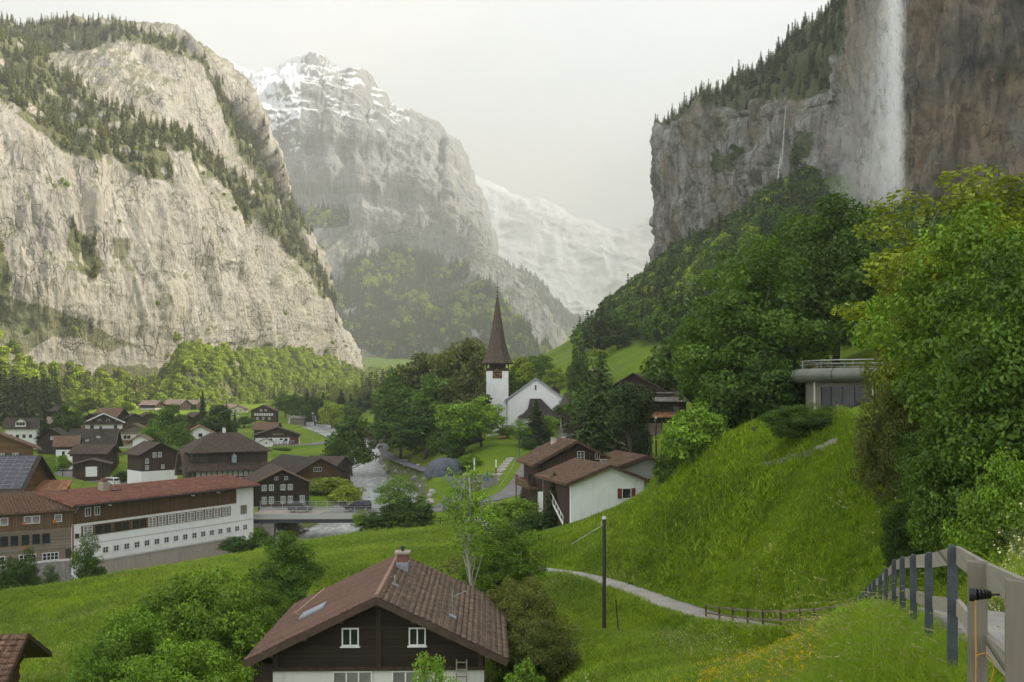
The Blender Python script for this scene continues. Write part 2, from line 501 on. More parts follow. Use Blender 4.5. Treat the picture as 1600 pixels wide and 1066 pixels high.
def ribbon(name, pts, hw, mat, lift=0.02, uneven=0.12, thick=0.25):
    p = np.array(pts); n = len(p)
    tg = np.gradient(p[:, :2], axis=0); tg /= np.linalg.norm(tg, axis=1)[:, None]
    nr = np.stack([-tg[:, 1], tg[:, 0]], -1)
    rows = []
    cross = [-1, -0.6, -0.2, 0.2, 0.6, 1]
    for k, c in enumerate(cross):
        w = hw * c
        j = uneven * vnoise(np.stack([p[:, 0] * 0.9 + k * 7, p[:, 1] * 0.9, np.full(n, k * 3.1)], -1)) if abs(c) == 1 else 0
        q = p[:, :2] + nr * (w + j * np.sign(c))[:, None] if hasattr(j, '__len__') else p[:, :2] + nr * w
        rows.append(np.column_stack([q, p[:, 2] + lift + 0.03 * (1 - c * c)]))
    lo = [rows[0] - [0, 0, thick], *rows, rows[-1] - [0, 0, thick]]
    vs = np.stack(lo, 1).reshape(-1, 3)
    me = np_mesh(name, vs, grid_quads(len(lo), n))
    me.materials.append(mat)
    bm = bmesh.new(); bm.from_mesh(me); bmesh.ops.recalc_face_normals(bm, faces=bm.faces)
    if sum(f.normal.z for f in bm.faces) < 0: bmesh.ops.reverse_faces(bm, faces=bm.faces)
    bm.to_mesh(me); bm.free()
    o = link(name, me); tag(o, kind='structure')
    return o

def mat_water():
    t = NT('river_water')
    v = t.coords((1, 0.35, 1))
    n1 = t.noise(v, 0.55, 6, 0.7, 0.8); n2 = t.noise(v, 2.4, 5, 0.7)
    c = t.ramp(t.math('ADD', t.math('MULTIPLY', n1, 0.7), t.math('MULTIPLY', n2, 0.3)), [(0.36, (0.20, 0.23, 0.23)), (0.50, (0.36, 0.38, 0.38)), (0.62, (0.72, 0.73, 0.72))])
    t.bsdf(c, 0.28, t.bump(t.math('ADD', n1, n2), 0.7, 0.35), spec=0.5)
    return t.m

def mat_asphalt(name='asphalt', c=(0.17, 0.165, 0.16)):
    t = NT(name)
    v = t.coords()
    a = t.noise(v, 0.35, 5, 0.6); b = t.noise(v, 9, 4, 0.7)
    col = t.ramp(t.math('ADD', t.math('MULTIPLY', a, 0.7), t.math('MULTIPLY', b, 0.3)), [(0.3, tuple(x * 0.72 for x in c)), (0.7, tuple(x * 1.25 for x in c))])
    t.bsdf(col, 0.85, t.bump(b, 0.4, 0.02), spec=0.2)
    return t.m

def build_roads():
    wv = resample(RIVER, 5)
    p = np.array(wv); n = len(p)
    tg = np.gradient(p[:, :2], axis=0); tg /= np.linalg.norm(tg, axis=1)[:, None]
    nr = np.stack([-tg[:, 1], tg[:, 0]], -1)
    K = 25
    rows = []
    for k in range(K):
        c = -1 + 2 * k / (K - 1)
        q = p[:, :2] + nr * (c * (RIVER_HALF + 3.2))
        rows.append(np.column_stack([q, p[:, 2] - 0.15 * abs(c)]))
    vs = np.stack(rows, 1).reshape(-1, 3)
    vs[:, 2] += 0.16 * fbm(vs / np.array([1.6, 3.5, 1]), 4)
    me = np_mesh('river', vs, grid_quads(K, n)); me.flip_normals()
    me.materials.append(mat_water())
    tag(link('river', me), kind='structure')
    asp = mat_asphalt(); MATS['asphalt'] = asp
    grav = mat_asphalt('path_gravel', (0.30, 0.285, 0.26)); MATS['gravel'] = grav
    lane = mat_asphalt('lane_asphalt', (0.14, 0.14, 0.145))
    for k, (hw, pts) in ROADS_S.items():
        s = resample(ROADS[k][1], 0.8 if k == 'footpath' else 2.0)
        ribbon(k, s, hw, {'footpath': grav, 'riverside_lane': lane}.get(k, asp))

# ---------------------------------------------------------------- rock
def mat_rock(name, light, dark, ochre, scale=1.0, snow=False, green=((0.05, 0.085, 0.02), (0.13, 0.16, 0.04)), ochre_amt=0.5, wet=0.0, streak_dark=0.8, sharp=1.0, grey=False, crack=0.7):
    t = NT(name)
    v = t.coords((scale, scale, scale))
    vs = t.coords((scale, scale, scale * 0.16))
    vh = t.coords((scale * 0.25, scale * 0.25, scale * 1.5))
    a = t.noise(v, 0.012, 6, 0.62, 0.4)
    b = t.noise(vs, 0.05, 7, 0.68, 0.6)
    c = t.noise(v, 0.16, 7, 0.7)
    s = t.noise(vs, 0.16, 5, 0.65)
    col = t.ramp(b, [(0.48 - 0.18 * sharp, dark), (0.48, tuple((x + y) / 2 for x, y in zip(light, dark))), (0.48 + 0.14 * sharp, light)])
    col = t.mix(t.math('MULTIPLY', t.ramp(a, [(0.42, 0.0), (0.62, 1.0)]), ochre_amt), col, ochre)
    col = t.mix(t.ramp(s, [(0.24, streak_dark), (0.46, 0.0)]), col, tuple(x * 0.42 for x in dark))
    col = t.mix(t.ramp(c, [(0.22, 0.75), (0.46, 0.0)]), col, tuple(x * 0.55 for x in dark))
    rd = t.node('ShaderNodeTexNoise', {'Vector': vs, 'Scale': 0.07, 'Detail': 7.0, 'Roughness': 0.6, 'Distortion': 0.5}, noise_type='RIDGED_MULTIFRACTAL').outputs['Fac']
    rh = t.node('ShaderNodeTexNoise', {'Vector': vh, 'Scale': 0.10, 'Detail': 6.0, 'Roughness': 0.55}, noise_type='RIDGED_MULTIFRACTAL').outputs['Fac']
    col = t.mix(t.ramp(rd, [(0.25, 0.30), (0.8, 0.0)]), col, tuple(x * 0.75 for x in dark))
    col = t.mix(t.ramp(rd, [(1.2 / 2, 0.0), (1.0, 0.45)]), col, tuple(min(1, x * 1.22) for x in light))
    strata = t.noise(vh, 0.11, 4, 0.6)
    col = t.mix(t.ramp(strata, [(0.58, 0.0), (0.72, 0.35)]), col, tuple(min(1, x * 1.15) for x in light))
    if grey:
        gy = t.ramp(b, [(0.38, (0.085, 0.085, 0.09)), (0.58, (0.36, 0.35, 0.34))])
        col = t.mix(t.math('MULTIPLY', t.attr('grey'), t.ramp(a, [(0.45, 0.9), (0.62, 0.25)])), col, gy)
    # joints: two sizes of thin dark cracks, drawn out downwards
    wv = t.node('ShaderNodeTexNoise', {'Vector': v, 'Scale': 0.05, 'Detail': 4.0}).outputs['Color']
    cr = []
    for sc, zf, wd in ((0.030, 0.30, 0.035), (0.11, 0.42, 0.05)):
        mp = t.node('ShaderNodeMapping', {'Vector': t.mix(0.5, v, t.mix(1.0, wv, (34, 34, 34), 'MULTIPLY'), 'ADD'), 'Scale': (1, 1, zf), 'Rotation': (0.25, 0.18, 0)}).outputs[0]
        d_ = t.node('ShaderNodeTexVoronoi', {'Vector': mp, 'Scale': sc}, feature='DISTANCE_TO_EDGE').outputs['Distance']
        cr.append(t.ramp(d_, [(0.0, 1.0), (wd, 0.0)]))
    ck = t.math('MULTIPLY', t.math('MAXIMUM', cr[0], t.math('MULTIPLY', cr[1], 0.7)), t.ramp(t.noise(v, 0.03, 4, 0.6), [(0.40, 0.0), (0.62, crack)]))
    col = t.mix(ck, col, tuple(x * 0.35 for x in dark))
    gr = t.ramp(c, [(0.3, green[0]), (0.7, green[1])])
    col = t.mix(t.attr('veg'), col, gr)
    if snow:
        col = t.mix(t.attr('snow'), col, (0.82, 0.84, 0.87))
    h = t.math('ADD', t.math('SUBTRACT', t.math('MULTIPLY', b, 2.0), t.math('MULTIPLY', ck, 1.2)), t.math('ADD', c, t.math('ADD', t.math('MULTIPLY', s, 0.8), t.math('ADD', t.math('MULTIPLY', rd, 0.9), t.math('MULTIPLY', rh, 0.5)))))
    t.bsdf(col, 0.9 - wet, t.bump(h, 0.9, 2.6 / scale), spec=0.15 + wet)
    return t.m

def catmull_rows(C, n, axis):
    """smooth resampling of a control grid along one axis"""
    C = np.moveaxis(C, axis, 0); k = C.shape[0]
    E = np.concatenate([2 * C[:1] - C[1:2], C, 2 * C[-1:] - C[-2:-1]])
    u = np.linspace(0, k - 1 - 1e-9, n); i = u.astype(int); t = (u - i).reshape(-1, *([1] * (C.ndim - 1)))
    p0, p1, p2, p3 = E[i], E[i + 1], E[i + 2], E[i + 3]
    m1, m2 = (p2 - p0) * 0.5 * 0.85, (p3 - p1) * 0.5 * 0.85
    t2, t3 = t * t, t * t * t
    R = (2 * t3 - 3 * t2 + 1) * p1 + (t3 - 2 * t2 + t) * m1 + (-2 * t3 + 3 * t2) * p2 + (t3 - t2) * m2
    return np.moveaxis(R, 0, axis)

def remap_axis(C, xs, n, axis):
    """resample with more rows where the spacing given by xs asks for it"""
    dense = catmull_rows(C, 40 * (C.shape[axis] - 1) + 1, axis)
    src = np.interp(np.linspace(0, C.shape[axis] - 1, dense.shape[axis]), np.arange(len(xs)), xs)
    tgt = np.linspace(xs[0], xs[-1], n)
    pos = np.interp(tgt, src, np.arange(len(src)))
    i = np.clip(pos.astype(int), 0, dense.shape[axis] - 2); f = pos - i
    sh = [1] * C.ndim; sh[axis] = n; f = f.reshape(sh)
    return np.take(dense, i, axis) * (1 - f) + np.take(dense, i + 1, axis) * f

def normals(G):
    du = np.gradient(G, axis=1); dv = np.gradient(G, axis=0)
    N = np.cross(du, dv); N /= (np.linalg.norm(N, axis=-1, keepdims=True) + 1e-9)
    return N

def rock_sheet(name, ctrl, us, vs_, nu, nv, amps, zs=0.33, face_dir=(0, -1, 0), fade=None, warp=0.35):
    """ctrl[row][col] = xyz; amps = [(size, amplitude, kind)]"""
    C = np.array(ctrl, dtype=np.float64)
    G = remap_axis(C, us, nu, 1); G = remap_axis(G, vs_, nv, 0)
    N = normals(G)
    if (N.reshape(-1, 3) @ np.array(face_dir, dtype=float)).mean() < 0: N = -N
    Q = G * np.array([1, 1, zs])
    D = np.zeros(G.shape[:2])
    for size, amp, kind in amps:
        q = Q / size
        q = q + warp * np.stack([vnoise(q * 0.7 + 3), vnoise(q * 0.7 + 31), vnoise(q * 0.7 + 57)], -1)
        if kind == 'r': D += amp * ridged(q, 4, 0.5)
        elif kind == 'c': D += amp * -ridged(q, 3, 0.5)
        elif kind == 'f': D += amp * fbm(q, 4, 0.55)
        elif kind == 's':          # ledges: steps in height
            zz = (G[..., 2] + 0.5 * size * vnoise(G / (size * 4))) / size
            fr = zz - np.floor(zz)
            D += amp * (smooth01((fr - 0.15) / 0.25) - smooth01((fr - 0.75) / 0.25)) * (0.5 + 0.5 * vnoise(G / (size * 2.5)))
    if fade is not None: D = D * fade(G)
    G = G + N * D[..., None]
    return G

def sheet_object(name, G, mat, attrs, kind='structure'):
    nv, nu = G.shape[:2]
    me = np_mesh(name, G.reshape(-1, 3), grid_quads(nu, nv))
    for k, a in attrs.items(): vattr(me, k, a)
    me.materials.append(mat)
    o = link(name, me); tag(o, kind=kind)
    return o

def px_cols(cols):
    """cols: [(px, [(py, Y), ...])] -> ctrl[row][col]"""
    k = len(cols[0][1])
    return [[P(px, rows[r][0], rows[r][1]) for px, rows in cols] for r in range(k)]

FOREST_PTS = {}      # name -> (points, sizes)
RNG = np.random.default_rng(7)

def forest_from_grid(G, mask, n, seed):
    """n random points of the grid where the mask (0..1) lets trees grow"""
    r = np.random.default_rng(seed)
    nv, nu = G.shape[:2]
    e1 = np.linalg.norm(np.gradient(G, axis=1), axis=-1); e2 = np.linalg.norm(np.gradient(G, axis=0), axis=-1)
    w = (np.clip(mask, 0, 1) * e1 * e2).ravel(); w = w / w.sum()
    i = r.choice(len(w), n, p=w); rr, cc = i // nu, i % nu
    a, b = r.random(n), r.random(n)
    r1, c1 = np.minimum(rr + 1, nv - 1), np.minimum(cc + 1, nu - 1)
    return G[rr, cc] * ((1 - a) * (1 - b))[:, None] + G[rr, c1] * (a * (1 - b))[:, None] + G[r1, cc] * ((1 - a) * b)[:, None] + G[r1, c1] * (a * b)[:, None]

def build_left_wall():
    def col(px, foot, c1, top, Y, ty, mid=None):
        # skirt, base, foot, mid, cliff edge, bench, upper wall, top, back
        m = (foot + c1) / 2
        return (px, [(foot + 110, Y * 0.86), (foot + 42, Y * 0.90), (foot, Y), (m + 10, Y * 1.035), (c1, Y * 1.075), ((c1 * 2 + top) / 3, Y * 1.19), ((c1 + 3 * top) / 4, Y * 1.28), (top, ty), (top + 30, ty * 1.25)])
    cols = [col(-420, 540, 190, 10, 560, 800), col(-180, 545, 190, 36, 620, 900), col(0, 550, 215, 62, 690, 980), col(90, 590, 262, 66, 720, 1020), col(180, 600, 262, 66, 760, 1060),
            col(250, 596, 268, 80, 800, 1100), col(300, 552, 295, 100, 850, 1130), col(350, 552, 330, 140, 910, 1170), col(390, 556, 358, 208, 970, 1200), col(418, 560, 395, 282, 1030, 1240),
            col(458, 562, 440, 366, 1100, 1290), col(490, 570, 495, 444, 1160, 1330), col(516, 580, 540, 508, 1220, 1370), col(550, 596, 582, 570, 1290, 1420), col(596, 612, 608, 604, 1380, 1500)]
    C = px_cols(cols)
    us = [c[0] for c in cols]; us = [us[0] * 0.35 if u == -420 else (u * 0.6 if u < 0 else u) for u in us]
    vs_ = [0, 0.12, 0.24, 0.48, 0.70, 0.82, 0.92, 1.02, 1.08]
    def fade(G):
        return np.clip((G[..., 2] - 4) / 45, 0.05, 1)
    G = rock_sheet('cliff', C, us, vs_, 560, 420, [(160, 26, 'r'), (62, 8, 'r'), (26, 4.5, 'r'), (48, 3.5, 's'), (11, 2.6, 'r'), (5, 1.3, 'c'), (2.6, 0.6, 'f')], zs=0.34, fade=fade)
    px, py = project(G[..., 0], G[..., 1], G[..., 2])
    N = normals(G); up = np.abs(N[..., 2])
    nz = fbm(G / 55.0, 4); nf = fbm(G / 14.0, 3)
    jx, jy = px + 16 * nz, py + 22 * fbm(G / 40.0 + 9, 3)
    forest = inpoly(jx, jy, [(-500, -40), (0, 24), (180, 32), (290, 70), (345, 130), (300, 96), (240, 66), (170, 72), (110, 84), (75, 84), (90, 120), (160, 160), (230, 188), (300, 205), (350, 258), (420, 300), (480, 385), (540, 480), (505, 450), (430, 370), (360, 305), (300, 262), (262, 240), (276, 285), (205, 268), (165, 238), (140, 262), (100, 246), (60, 200), (0, 150), (-500, 190)])
    forest |= inpoly(jx, jy, [(300, 80), (350, 136), (392, 206), (432, 276), (485, 362), (470, 372), (410, 285), (375, 222), (330, 152)])
    forest |= inpoly(jx, jy, [(112, 350), (140, 380), (158, 410), (150, 432), (125, 420), (105, 380)])
    forest |= inpoly(jx, jy, [(-300, 300), (0, 380), (18, 430), (12, 470), (-300, 520)])
    grass = inpoly(jx, jy, [(-300, 450), (10, 460), (70, 475), (130, 510), (230, 540), (160, 545), (80, 530), (40, 560), (0, 548), (-300, 560)])
    grass |= inpoly(jx, jy, [(170, 370), (200, 375), (195, 400), (175, 395)]) | inpoly(jx, jy, [(440, 360), (470, 380), (465, 395), (445, 380)])
    grass |= (nf > 0.34) & (up > 0.33) & (py > 240)
    base = py > 575 + 20 * nf
    forest &= (nf + 0.5 * nz > -0.34)
    veg = np.where(forest, 0.9, np.where(grass, 0.75, 0.0)); veg = np.where(base, 0.85, veg)
    veg = np.maximum(veg, np.clip((up - 0.45) * 2.2 + nf * 0.5, 0, 0.65))
    m = mat_rock('limestone_sunlit', (0.60, 0.555, 0.48), (0.32, 0.295, 0.255), (0.54, 0.46, 0.34), 1.3, sharp=0.9, crack=0.75, green=((0.055, 0.075, 0.02), (0.17, 0.17, 0.055)), ochre_amt=0.45)
    sheet_object('valley_cliff', G, m, {'veg': veg})
    FOREST_PTS['cliff_spruce'] = forest_from_grid(G, forest * (py > -20) * 1.0, 6000, 3)
    sh = (grass | (veg > 0.45)) & ~forest & (py > 230)
    FOREST_PTS['cliff_shrub'] = forest_from_grid(G, sh * 1.0, 900, 4)
    # wooded foot of the wall
    foot = inpoly(px, py, [(270, 530), (320, 550), (400, 556), (470, 548), (510, 560), (560, 590), (700, 640), (-100, 700), (-60, 520), (10, 530), (50, 570), (120, 592), (250, 600)])
    FOREST_PTS['cliff_foot'] = forest_from_grid(G, foot * 1.0, 2300, 5)
    return G

def build_mid_mountain():
    def col(px, top, foot, base=600, ty=2850, by=1900):
        c = foot
        h = top
        return (px, [(a, b * 1.25) for a, b in [(base + 60, by * 0.96), (base, by), ((base + c) / 2 + 4, by + 130), (c, by + 290), ((2 * c + h) / 3, by + 330), ((c + 2 * h) / 3, by + 380), ((c + 7 * h) / 8, by + 520), (h, ty), (h + 22, ty + 500)]])
    T = [(180, 90, 400), (260, 80, 395), (330, 100, 388), (365, 115, 370), (400, 112, 352), (440, 104, 345), (475, 91, 345), (500, 98, 350), (530, 104, 358), (556, 108, 365), (566, 132, 368), (588, 140, 374), (600, 158, 378), (630, 172, 384), (655, 190, 390), (676, 204, 396), (684, 226, 398), (691, 228, 400), (699, 217, 402), (708, 244, 405), (722, 280, 409), (742, 318, 414), (758, 368, 424), (772, 410, 440), (790, 430, 462), (815, 460, 490), (845, 498, 525), (875, 540, 560), (900, 572, 585), (930, 600, 606)]
    T = [(a, b + 26 * max(0, min(1, (720 - a) / 140)), c) for a, b, c in T]
    cols = [col(px, t, max(f, t + 8), base=(600 if px < 700 else 603), ty=(3100 if px < 480 else 2850 - (px - 480) * 1.1)) for px, t, f in T]
    C = px_cols(cols)
    G = rock_sheet('peak', C, [t[0] for t in T], [0, 0.10, 0.28, 0.45, 0.62, 0.80, 0.92, 1.0, 1.06], 480, 360,
                   [(520, 44, 'r'), (190, 26, 'r'), (80, 17, 'r'), (130, 20, 's'), (32, 8, 'r'), (14, 4, 'c')], zs=0.24, fade=lambda G: np.clip((G[..., 2] - 40) / 120, 0.15, 1))
    px, py = project(G[..., 0], G[..., 1], G[..., 2])
    N = normals(G); up = np.abs(N[..., 2])
    nz = fbm(G / 160.0, 5); nf = fbm(G / 45.0, 4)
    line = np.interp(px, [300, 400, 470, 540, 600, 660, 740, 800, 880], [400, 420, 430, 408, 402, 412, 440, 478, 560])
    forest = (py + 34 * nz > line) & (nf > -0.30)
    forest |= (np.abs(py + 10 * nz - 345) < 13) & (px < 545) & (px > 400)
    scree = inpoly(px + 10 * nf, py + 12 * nz, [(430, 440), (500, 470), (540, 540), (600, 560), (640, 600), (560, 600), (500, 560), (470, 500)]) | ((nf < -0.30) & (py > line))
    forest &= ~scree
    veg = np.where(forest, 0.95, 0.0)
    veg = np.maximum(veg, np.where((up > 0.42) & (py > 330), np.clip(0.5 + nf, 0, 0.6), 0))
    snow = (py < 205 + 50 * nz) & (px < 590) & ((up + 0.28 * nf > 0.66) | ((px < 430) & (up + 0.3 * nf > 0.36)))
    snow = (py < 240 + 30 * nz) & (px < 470) & (up + 0.3 * nf > 0.36)
    snow |= (py < 300) & (px < 420) & (up + 0.3 * nf > 0.42)
    snow |= (py < 200 + 30 * nz) & (px < 640) & (up + 0.3 * nf > 0.80)
    m = mat_rock('limestone_grey', (0.42, 0.415, 0.40), (0.18, 0.18, 0.185), (0.43, 0.38, 0.30), 0.55, sharp=0.9, crack=0.5, snow=True, green=((0.03, 0.05, 0.018), (0.085, 0.105, 0.03)), ochre_amt=0.35)
    sheet_object('mountain', G, m, {'veg': veg, 'snow': snow * 1.0})
    FOREST_PTS['mountain_spruce'] = forest_from_grid(G, forest * (nf < 0.22), 9500, 11)
    FOREST_PTS['mountain_broadleaf'] = forest_from_grid(G, forest * (nf > 0.05), 2600, 12)

def build_far_mountains():
    # blue spur behind the church spire
    T = [(640, 380), (700, 396), (760, 418), (800, 436), (840, 462), (880, 496), (905, 516), (930, 546), (965, 572), (1000, 590)]
    cols = [(px, [(630, 4300), (600, 4350), ((600 + 2 * t) / 3, 4600), ((600 + 5 * t) / 6, 4750), (t, 4900), (t + 12, 5300)]) for px, t in T]
    G = rock_sheet('spur', px_cols(cols), [t[0] for t in T], [0, .2, .5, .75, 1, 1.1], 180, 120, [(420, 60, 'r'), (160, 25, 'r'), (50, 10, 'f')], zs=0.7, fade=lambda G: np.clip(G[..., 2] / 120, 0.1, 1))
    nf = fbm(G / 90.0, 4)
    m = mat_rock('rock_spur', (0.36, 0.35, 0.33), (0.2, 0.2, 0.19), (0.36, 0.32, 0.26), 0.3, green=((0.03, 0.05, 0.02), (0.07, 0.10, 0.03)))
    sheet_object('wooded_spur', G, m, {'veg': np.clip(0.75 + 1.3 * nf, 0, 1)})
    FOREST_PTS['spur_spruce'] = forest_from_grid(G, (nf > -0.2) * 1.0, 3000, 21)
    # snow wall at the head of the valley
    T = [(150, 150), (240, 120), (290, 96), (330, 100), (370, 118), (450, 150), (560, 200), (640, 230), (700, 272), (760, 300), (800, 316), (850, 338), (900, 364), (950, 388), (1000, 372), (1060, 344), (1140, 320), (1250, 340), (1400, 350)]
    cols = [(px, [(640, 7600), (585, 7800), (480 + 0.1 * t, 8400), ((480 + t) / 2, 9200), ((200 + 3.4 * t) / 4, 9600), (t, 10100), (t + 8, 10900)]) for px, t in T]
    G = rock_sheet('snow', px_cols(cols), [t[0] for t in T], [0, .15, .4, .65, .85, 1, 1.08], 460, 300, [(1700, 110, 'r'), (700, 70, 'r'), (280, 38, 'r'), (110, 18, 'r')], zs=0.8, fade=lambda G: np.clip((G[..., 2] - 60) / 500, 0.1, 1))
    up = np.abs(normals(G)[..., 2]); nf = fbm(G / 150.0, 4)
    px, py = project(G[..., 0], G[..., 1], G[..., 2])
    snow = np.clip((up + 0.35 * nf - 0.34) * 4 + (500 - py) / 110, 0, 1)
    m = mat_rock('rock_snow', (0.33, 0.33, 0.34), (0.17, 0.17, 0.18), (0.33, 0.31, 0.28), 0.25, snow=True, green=((0.03, 0.05, 0.02), (0.07, 0.09, 0.03)))
    sheet_object('snow_mountain', G, m, {'veg': np.clip((py - 500) / 60 + nf, 0, 0.9), 'snow': snow})

def build_right_wall():
    # foot point, rock top (z), ridge (z), set-back direction
    K = [((560, -420, 150), 470, 760, (1, 0)), ((560, -180, 150), 470, 760, (1, 0)), ((560, 60, 150), 465, 750, (1, 0)), ((545, 220, 140), 455, 740, (1, 0.1)), ((490, 350, 124), 445, 700, (1, 0.6)), ((400, 425, 108), 430, 640, (0.5, 1)),  # unseen columns: set back to open the sky, ridge raised to shade the valley
         ((300, 462, 92), 420, 560, (0.2, 1)), ((245, 478, 82), 415, 520, (0.3, 1)), ((215, 490, 78), 410, 500, (0.5, 1)), ((195, 508, 77), 405, 480, (0.7, 0.8)), ((178, 534, 84), 402, 470, (0.9, 0.5)), ((172, 560, 94), 395, 450, (1, 0.1)), ((188, 600, 112), 320, 410, (1, 0.1)), ((213, 650, 132), 235, 390, (1, 0.2)), ((212, 710, 142), 220, 378, (1, 0.3)),
         ((200, 770, 142), 226, 366, (1, 0.5)), ((184, 835, 132), 242, 350, (1, 0.5)), ((171, 900, 124), 252, 338, (1, 0.6)), ((160, 970, 122), 264, 325, (0.9, 0.7)), ((153, 1040, 120), 272, 312, (0.8, 0.8)), ((154, 1085, 116), 276, 300, (0.7, 0.9)), ((178, 1130, 110), 274, 300, (0.3, 1)), ((260, 1180, 100), 274, 300, (0, 1)), ((420, 1200, 95), 274, 300, (0, 1))]
    rows = [[] for _ in range(9)]
    for i, ((x, y, z), top, ridge, (dx, dy)) in enumerate(K):
        n = math.hypot(dx, dy); dx, dy = dx / n, dy / n
        near = i < 13
        bulge = -7 if 16 <= i <= 20 else (4 if near else 2)
        def pt(off, zz): return (x + dx * off, y + dy * off, zz)
        rows[0].append(pt(-16, z - 60)); rows[1].append(pt(-3, z - 14)); rows[2].append(pt(2, z + 0.12 * (top - z)))
        rows[3].append(pt(bulge + 3, z + 0.40 * (top - z))); rows[4].append(pt(bulge + 2, z + 0.72 * (top - z))); rows[5].append(pt(bulge + (8 if near else 2), top))
        rows[6].append(pt(60 if near else 38, top + (ridge - top) * (0.6 if near else 0.45))); rows[7].append(pt(200 if near else 130, ridge)); rows[8].append(pt(300 if near else 480, ridge - 10))
    us = [0, 10, 20, 30, 44, 66, 104, 136, 162, 188, 210, 230, 250, 272, 294, 316, 340, 364, 388, 410, 424, 440, 456, 472]
    vs_ = [0, .06, .16, .40, .64, .80, .88, .96, 1.0]
    def fade(G): return np.clip((G[..., 2] - 40) / 40, 0.1, 1) * np.clip(1.3 - (G[..., 2] - 270) / 500, 0.3, 1)
    G = rock_sheet('wall', rows, us, vs_, 620, 380, [(90, 15, 'c'), (36, 11, 'c'), (15, 6.0, 'c'), (7, 3.0, 'c'), (3, 1.1, 'f')], zs=0.42, face_dir=(-1, -0.3, 0), fade=fade, warp=0.5)
    px, py = project(G[..., 0], G[..., 1], G[..., 2])
    up = np.abs(normals(G)[..., 2]); nz = fbm(G / 40.0, 4); nf = fbm(G / 11.0, 3)
    far = (G[..., 1] > 580) & (np.arange(G.shape[1]) > G.shape[1] * 0.48)
    v = np.linspace(0, 1, G.shape[0])[:, None] * np.ones(G.shape[1])
    forest = far & (v > 0.815 + 0.025 * nz)
    ledge = far & inpoly(px + 6 * nf, py + 6 * nf, [(1232, 255), (1246, 205), (1276, 205), (1266, 240), (1240, 270)]) 
    ledge |= far & inpoly(px + 6 * nf, py + 6 * nf, [(1115, 245), (1165, 235), (1150, 262), (1110, 275)])
    veg = np.where(forest, 0.95, 0.0); veg = np.where(ledge, 0.9, veg)
    veg = np.maximum(veg, np.clip((up - 0.5) * 2 + nf * 0.6, 0, 0.55) * (G[..., 2] > 60))
    veg = np.maximum(veg, (G[..., 2] < 62 + 6 * nf) * 0.7)
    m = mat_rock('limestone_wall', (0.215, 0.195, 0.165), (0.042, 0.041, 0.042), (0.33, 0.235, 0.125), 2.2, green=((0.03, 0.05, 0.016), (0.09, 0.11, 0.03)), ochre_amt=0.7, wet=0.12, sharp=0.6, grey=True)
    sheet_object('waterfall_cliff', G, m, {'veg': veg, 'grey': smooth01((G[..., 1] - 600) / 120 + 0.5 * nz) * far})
    FOREST_PTS['wall_spruce'] = forest_from_grid(G, forest * (px > 900) * (G[..., 1] < 1500), 6500, 31)
    FOREST_PTS['wall_shrub'] = forest_from_grid(G, ledge * 1.0, 110, 32)
    return G
# ================================================================ trees
def mat_leaf(name, lo, hi, hue_var=0.35, trans=0.27, rough=0.55, patch=0.05):
    t = NT(name)
    g = t.node('ShaderNodeNewGeometry')
    oi = t.node('ShaderNodeObjectInfo')
    c = t.ramp(g.outputs['Random Per Island'], [(0.05, lo), (0.95, hi)])
    k = t.math('ADD', t.math('MULTIPLY', oi.outputs['Random'], hue_var), 1 - hue_var / 2)
    # clumps and whole patches differ: fresher or duller growth
    k = t.math('MULTIPLY', k, t.math('ADD', 0.72, t.math('MULTIPLY', t.attr('tint'), 0.56)))
    pn = t.noise(oi.outputs['Location'], patch, 3, 0.6)
    c = t.mix(t.ramp(pn, [(0.42, 0.0), (0.66, 0.55)]), c, t.mix(1.0, c, (1.45, 1.25, 0.9), 'MULTIPLY'))
    k = t.math('MULTIPLY', k, t.math('ADD', 0.62, t.math('MULTIPLY', pn, 0.76)))
    c = t.mix(1.0, c, t.node('ShaderNodeCombineColor', {0: k, 1: k, 2: k}).outputs[0], 'MULTIPLY')
    d = t.node('ShaderNodeBsdfPrincipled', {'Base Color': c, 'Roughness': rough, 'Specular IOR Level': 0.25})
    w = t.mix(1.0, c, (1.35, 1.35, 0.45), 'MULTIPLY')
    tr = t.node('ShaderNodeBsdfTranslucent', {'Color': w})
    mx = t.node('ShaderNodeMixShader', {0: trans, 1: d.outputs[0], 2: tr.outputs[0]})
    t.l.new(mx.outputs[0], t.out.inputs['Surface'])
    return t.m

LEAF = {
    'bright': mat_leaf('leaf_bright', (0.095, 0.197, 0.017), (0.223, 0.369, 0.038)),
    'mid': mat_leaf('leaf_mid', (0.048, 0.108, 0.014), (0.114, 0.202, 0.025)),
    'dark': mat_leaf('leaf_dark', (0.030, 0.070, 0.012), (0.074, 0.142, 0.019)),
    'yellow': mat_leaf('leaf_yellow', (0.106, 0.151, 0.010), (0.217, 0.278, 0.022)),
    'olive': mat_leaf('leaf_olive', (0.092, 0.123, 0.025), (0.190, 0.221, 0.051)),
    'spring': mat_leaf('leaf_spring', (0.185, 0.270, 0.018), (0.350, 0.440, 0.042), 0.6),
    'rust': mat_leaf('leaf_rust', (0.112, 0.094, 0.030), (0.205, 0.158, 0.047)),
    'spruce': mat_leaf('needle_spruce', (0.020, 0.044, 0.012), (0.047, 0.085, 0.020), 0.5, 0.15),
    'spruce_far': mat_leaf('needle_far', (0.039, 0.069, 0.019), (0.081, 0.122, 0.030), 0.8, 0.15),
    'spruce_dry': mat_leaf('needle_dry', (0.093, 0.109, 0.027), (0.178, 0.187, 0.045), 0.8, 0.15),
}
BARK = plain('bark', (0.085, 0.070, 0.055), 0.9, 0.4, 3.0, 0.05, stretch=(1, 1, 0.3))
BARK_PALE = plain('bark_birch', (0.42, 0.39, 0.33), 0.85, 0.45, 4.0, 0.02, stretch=(1, 1, 1.5))

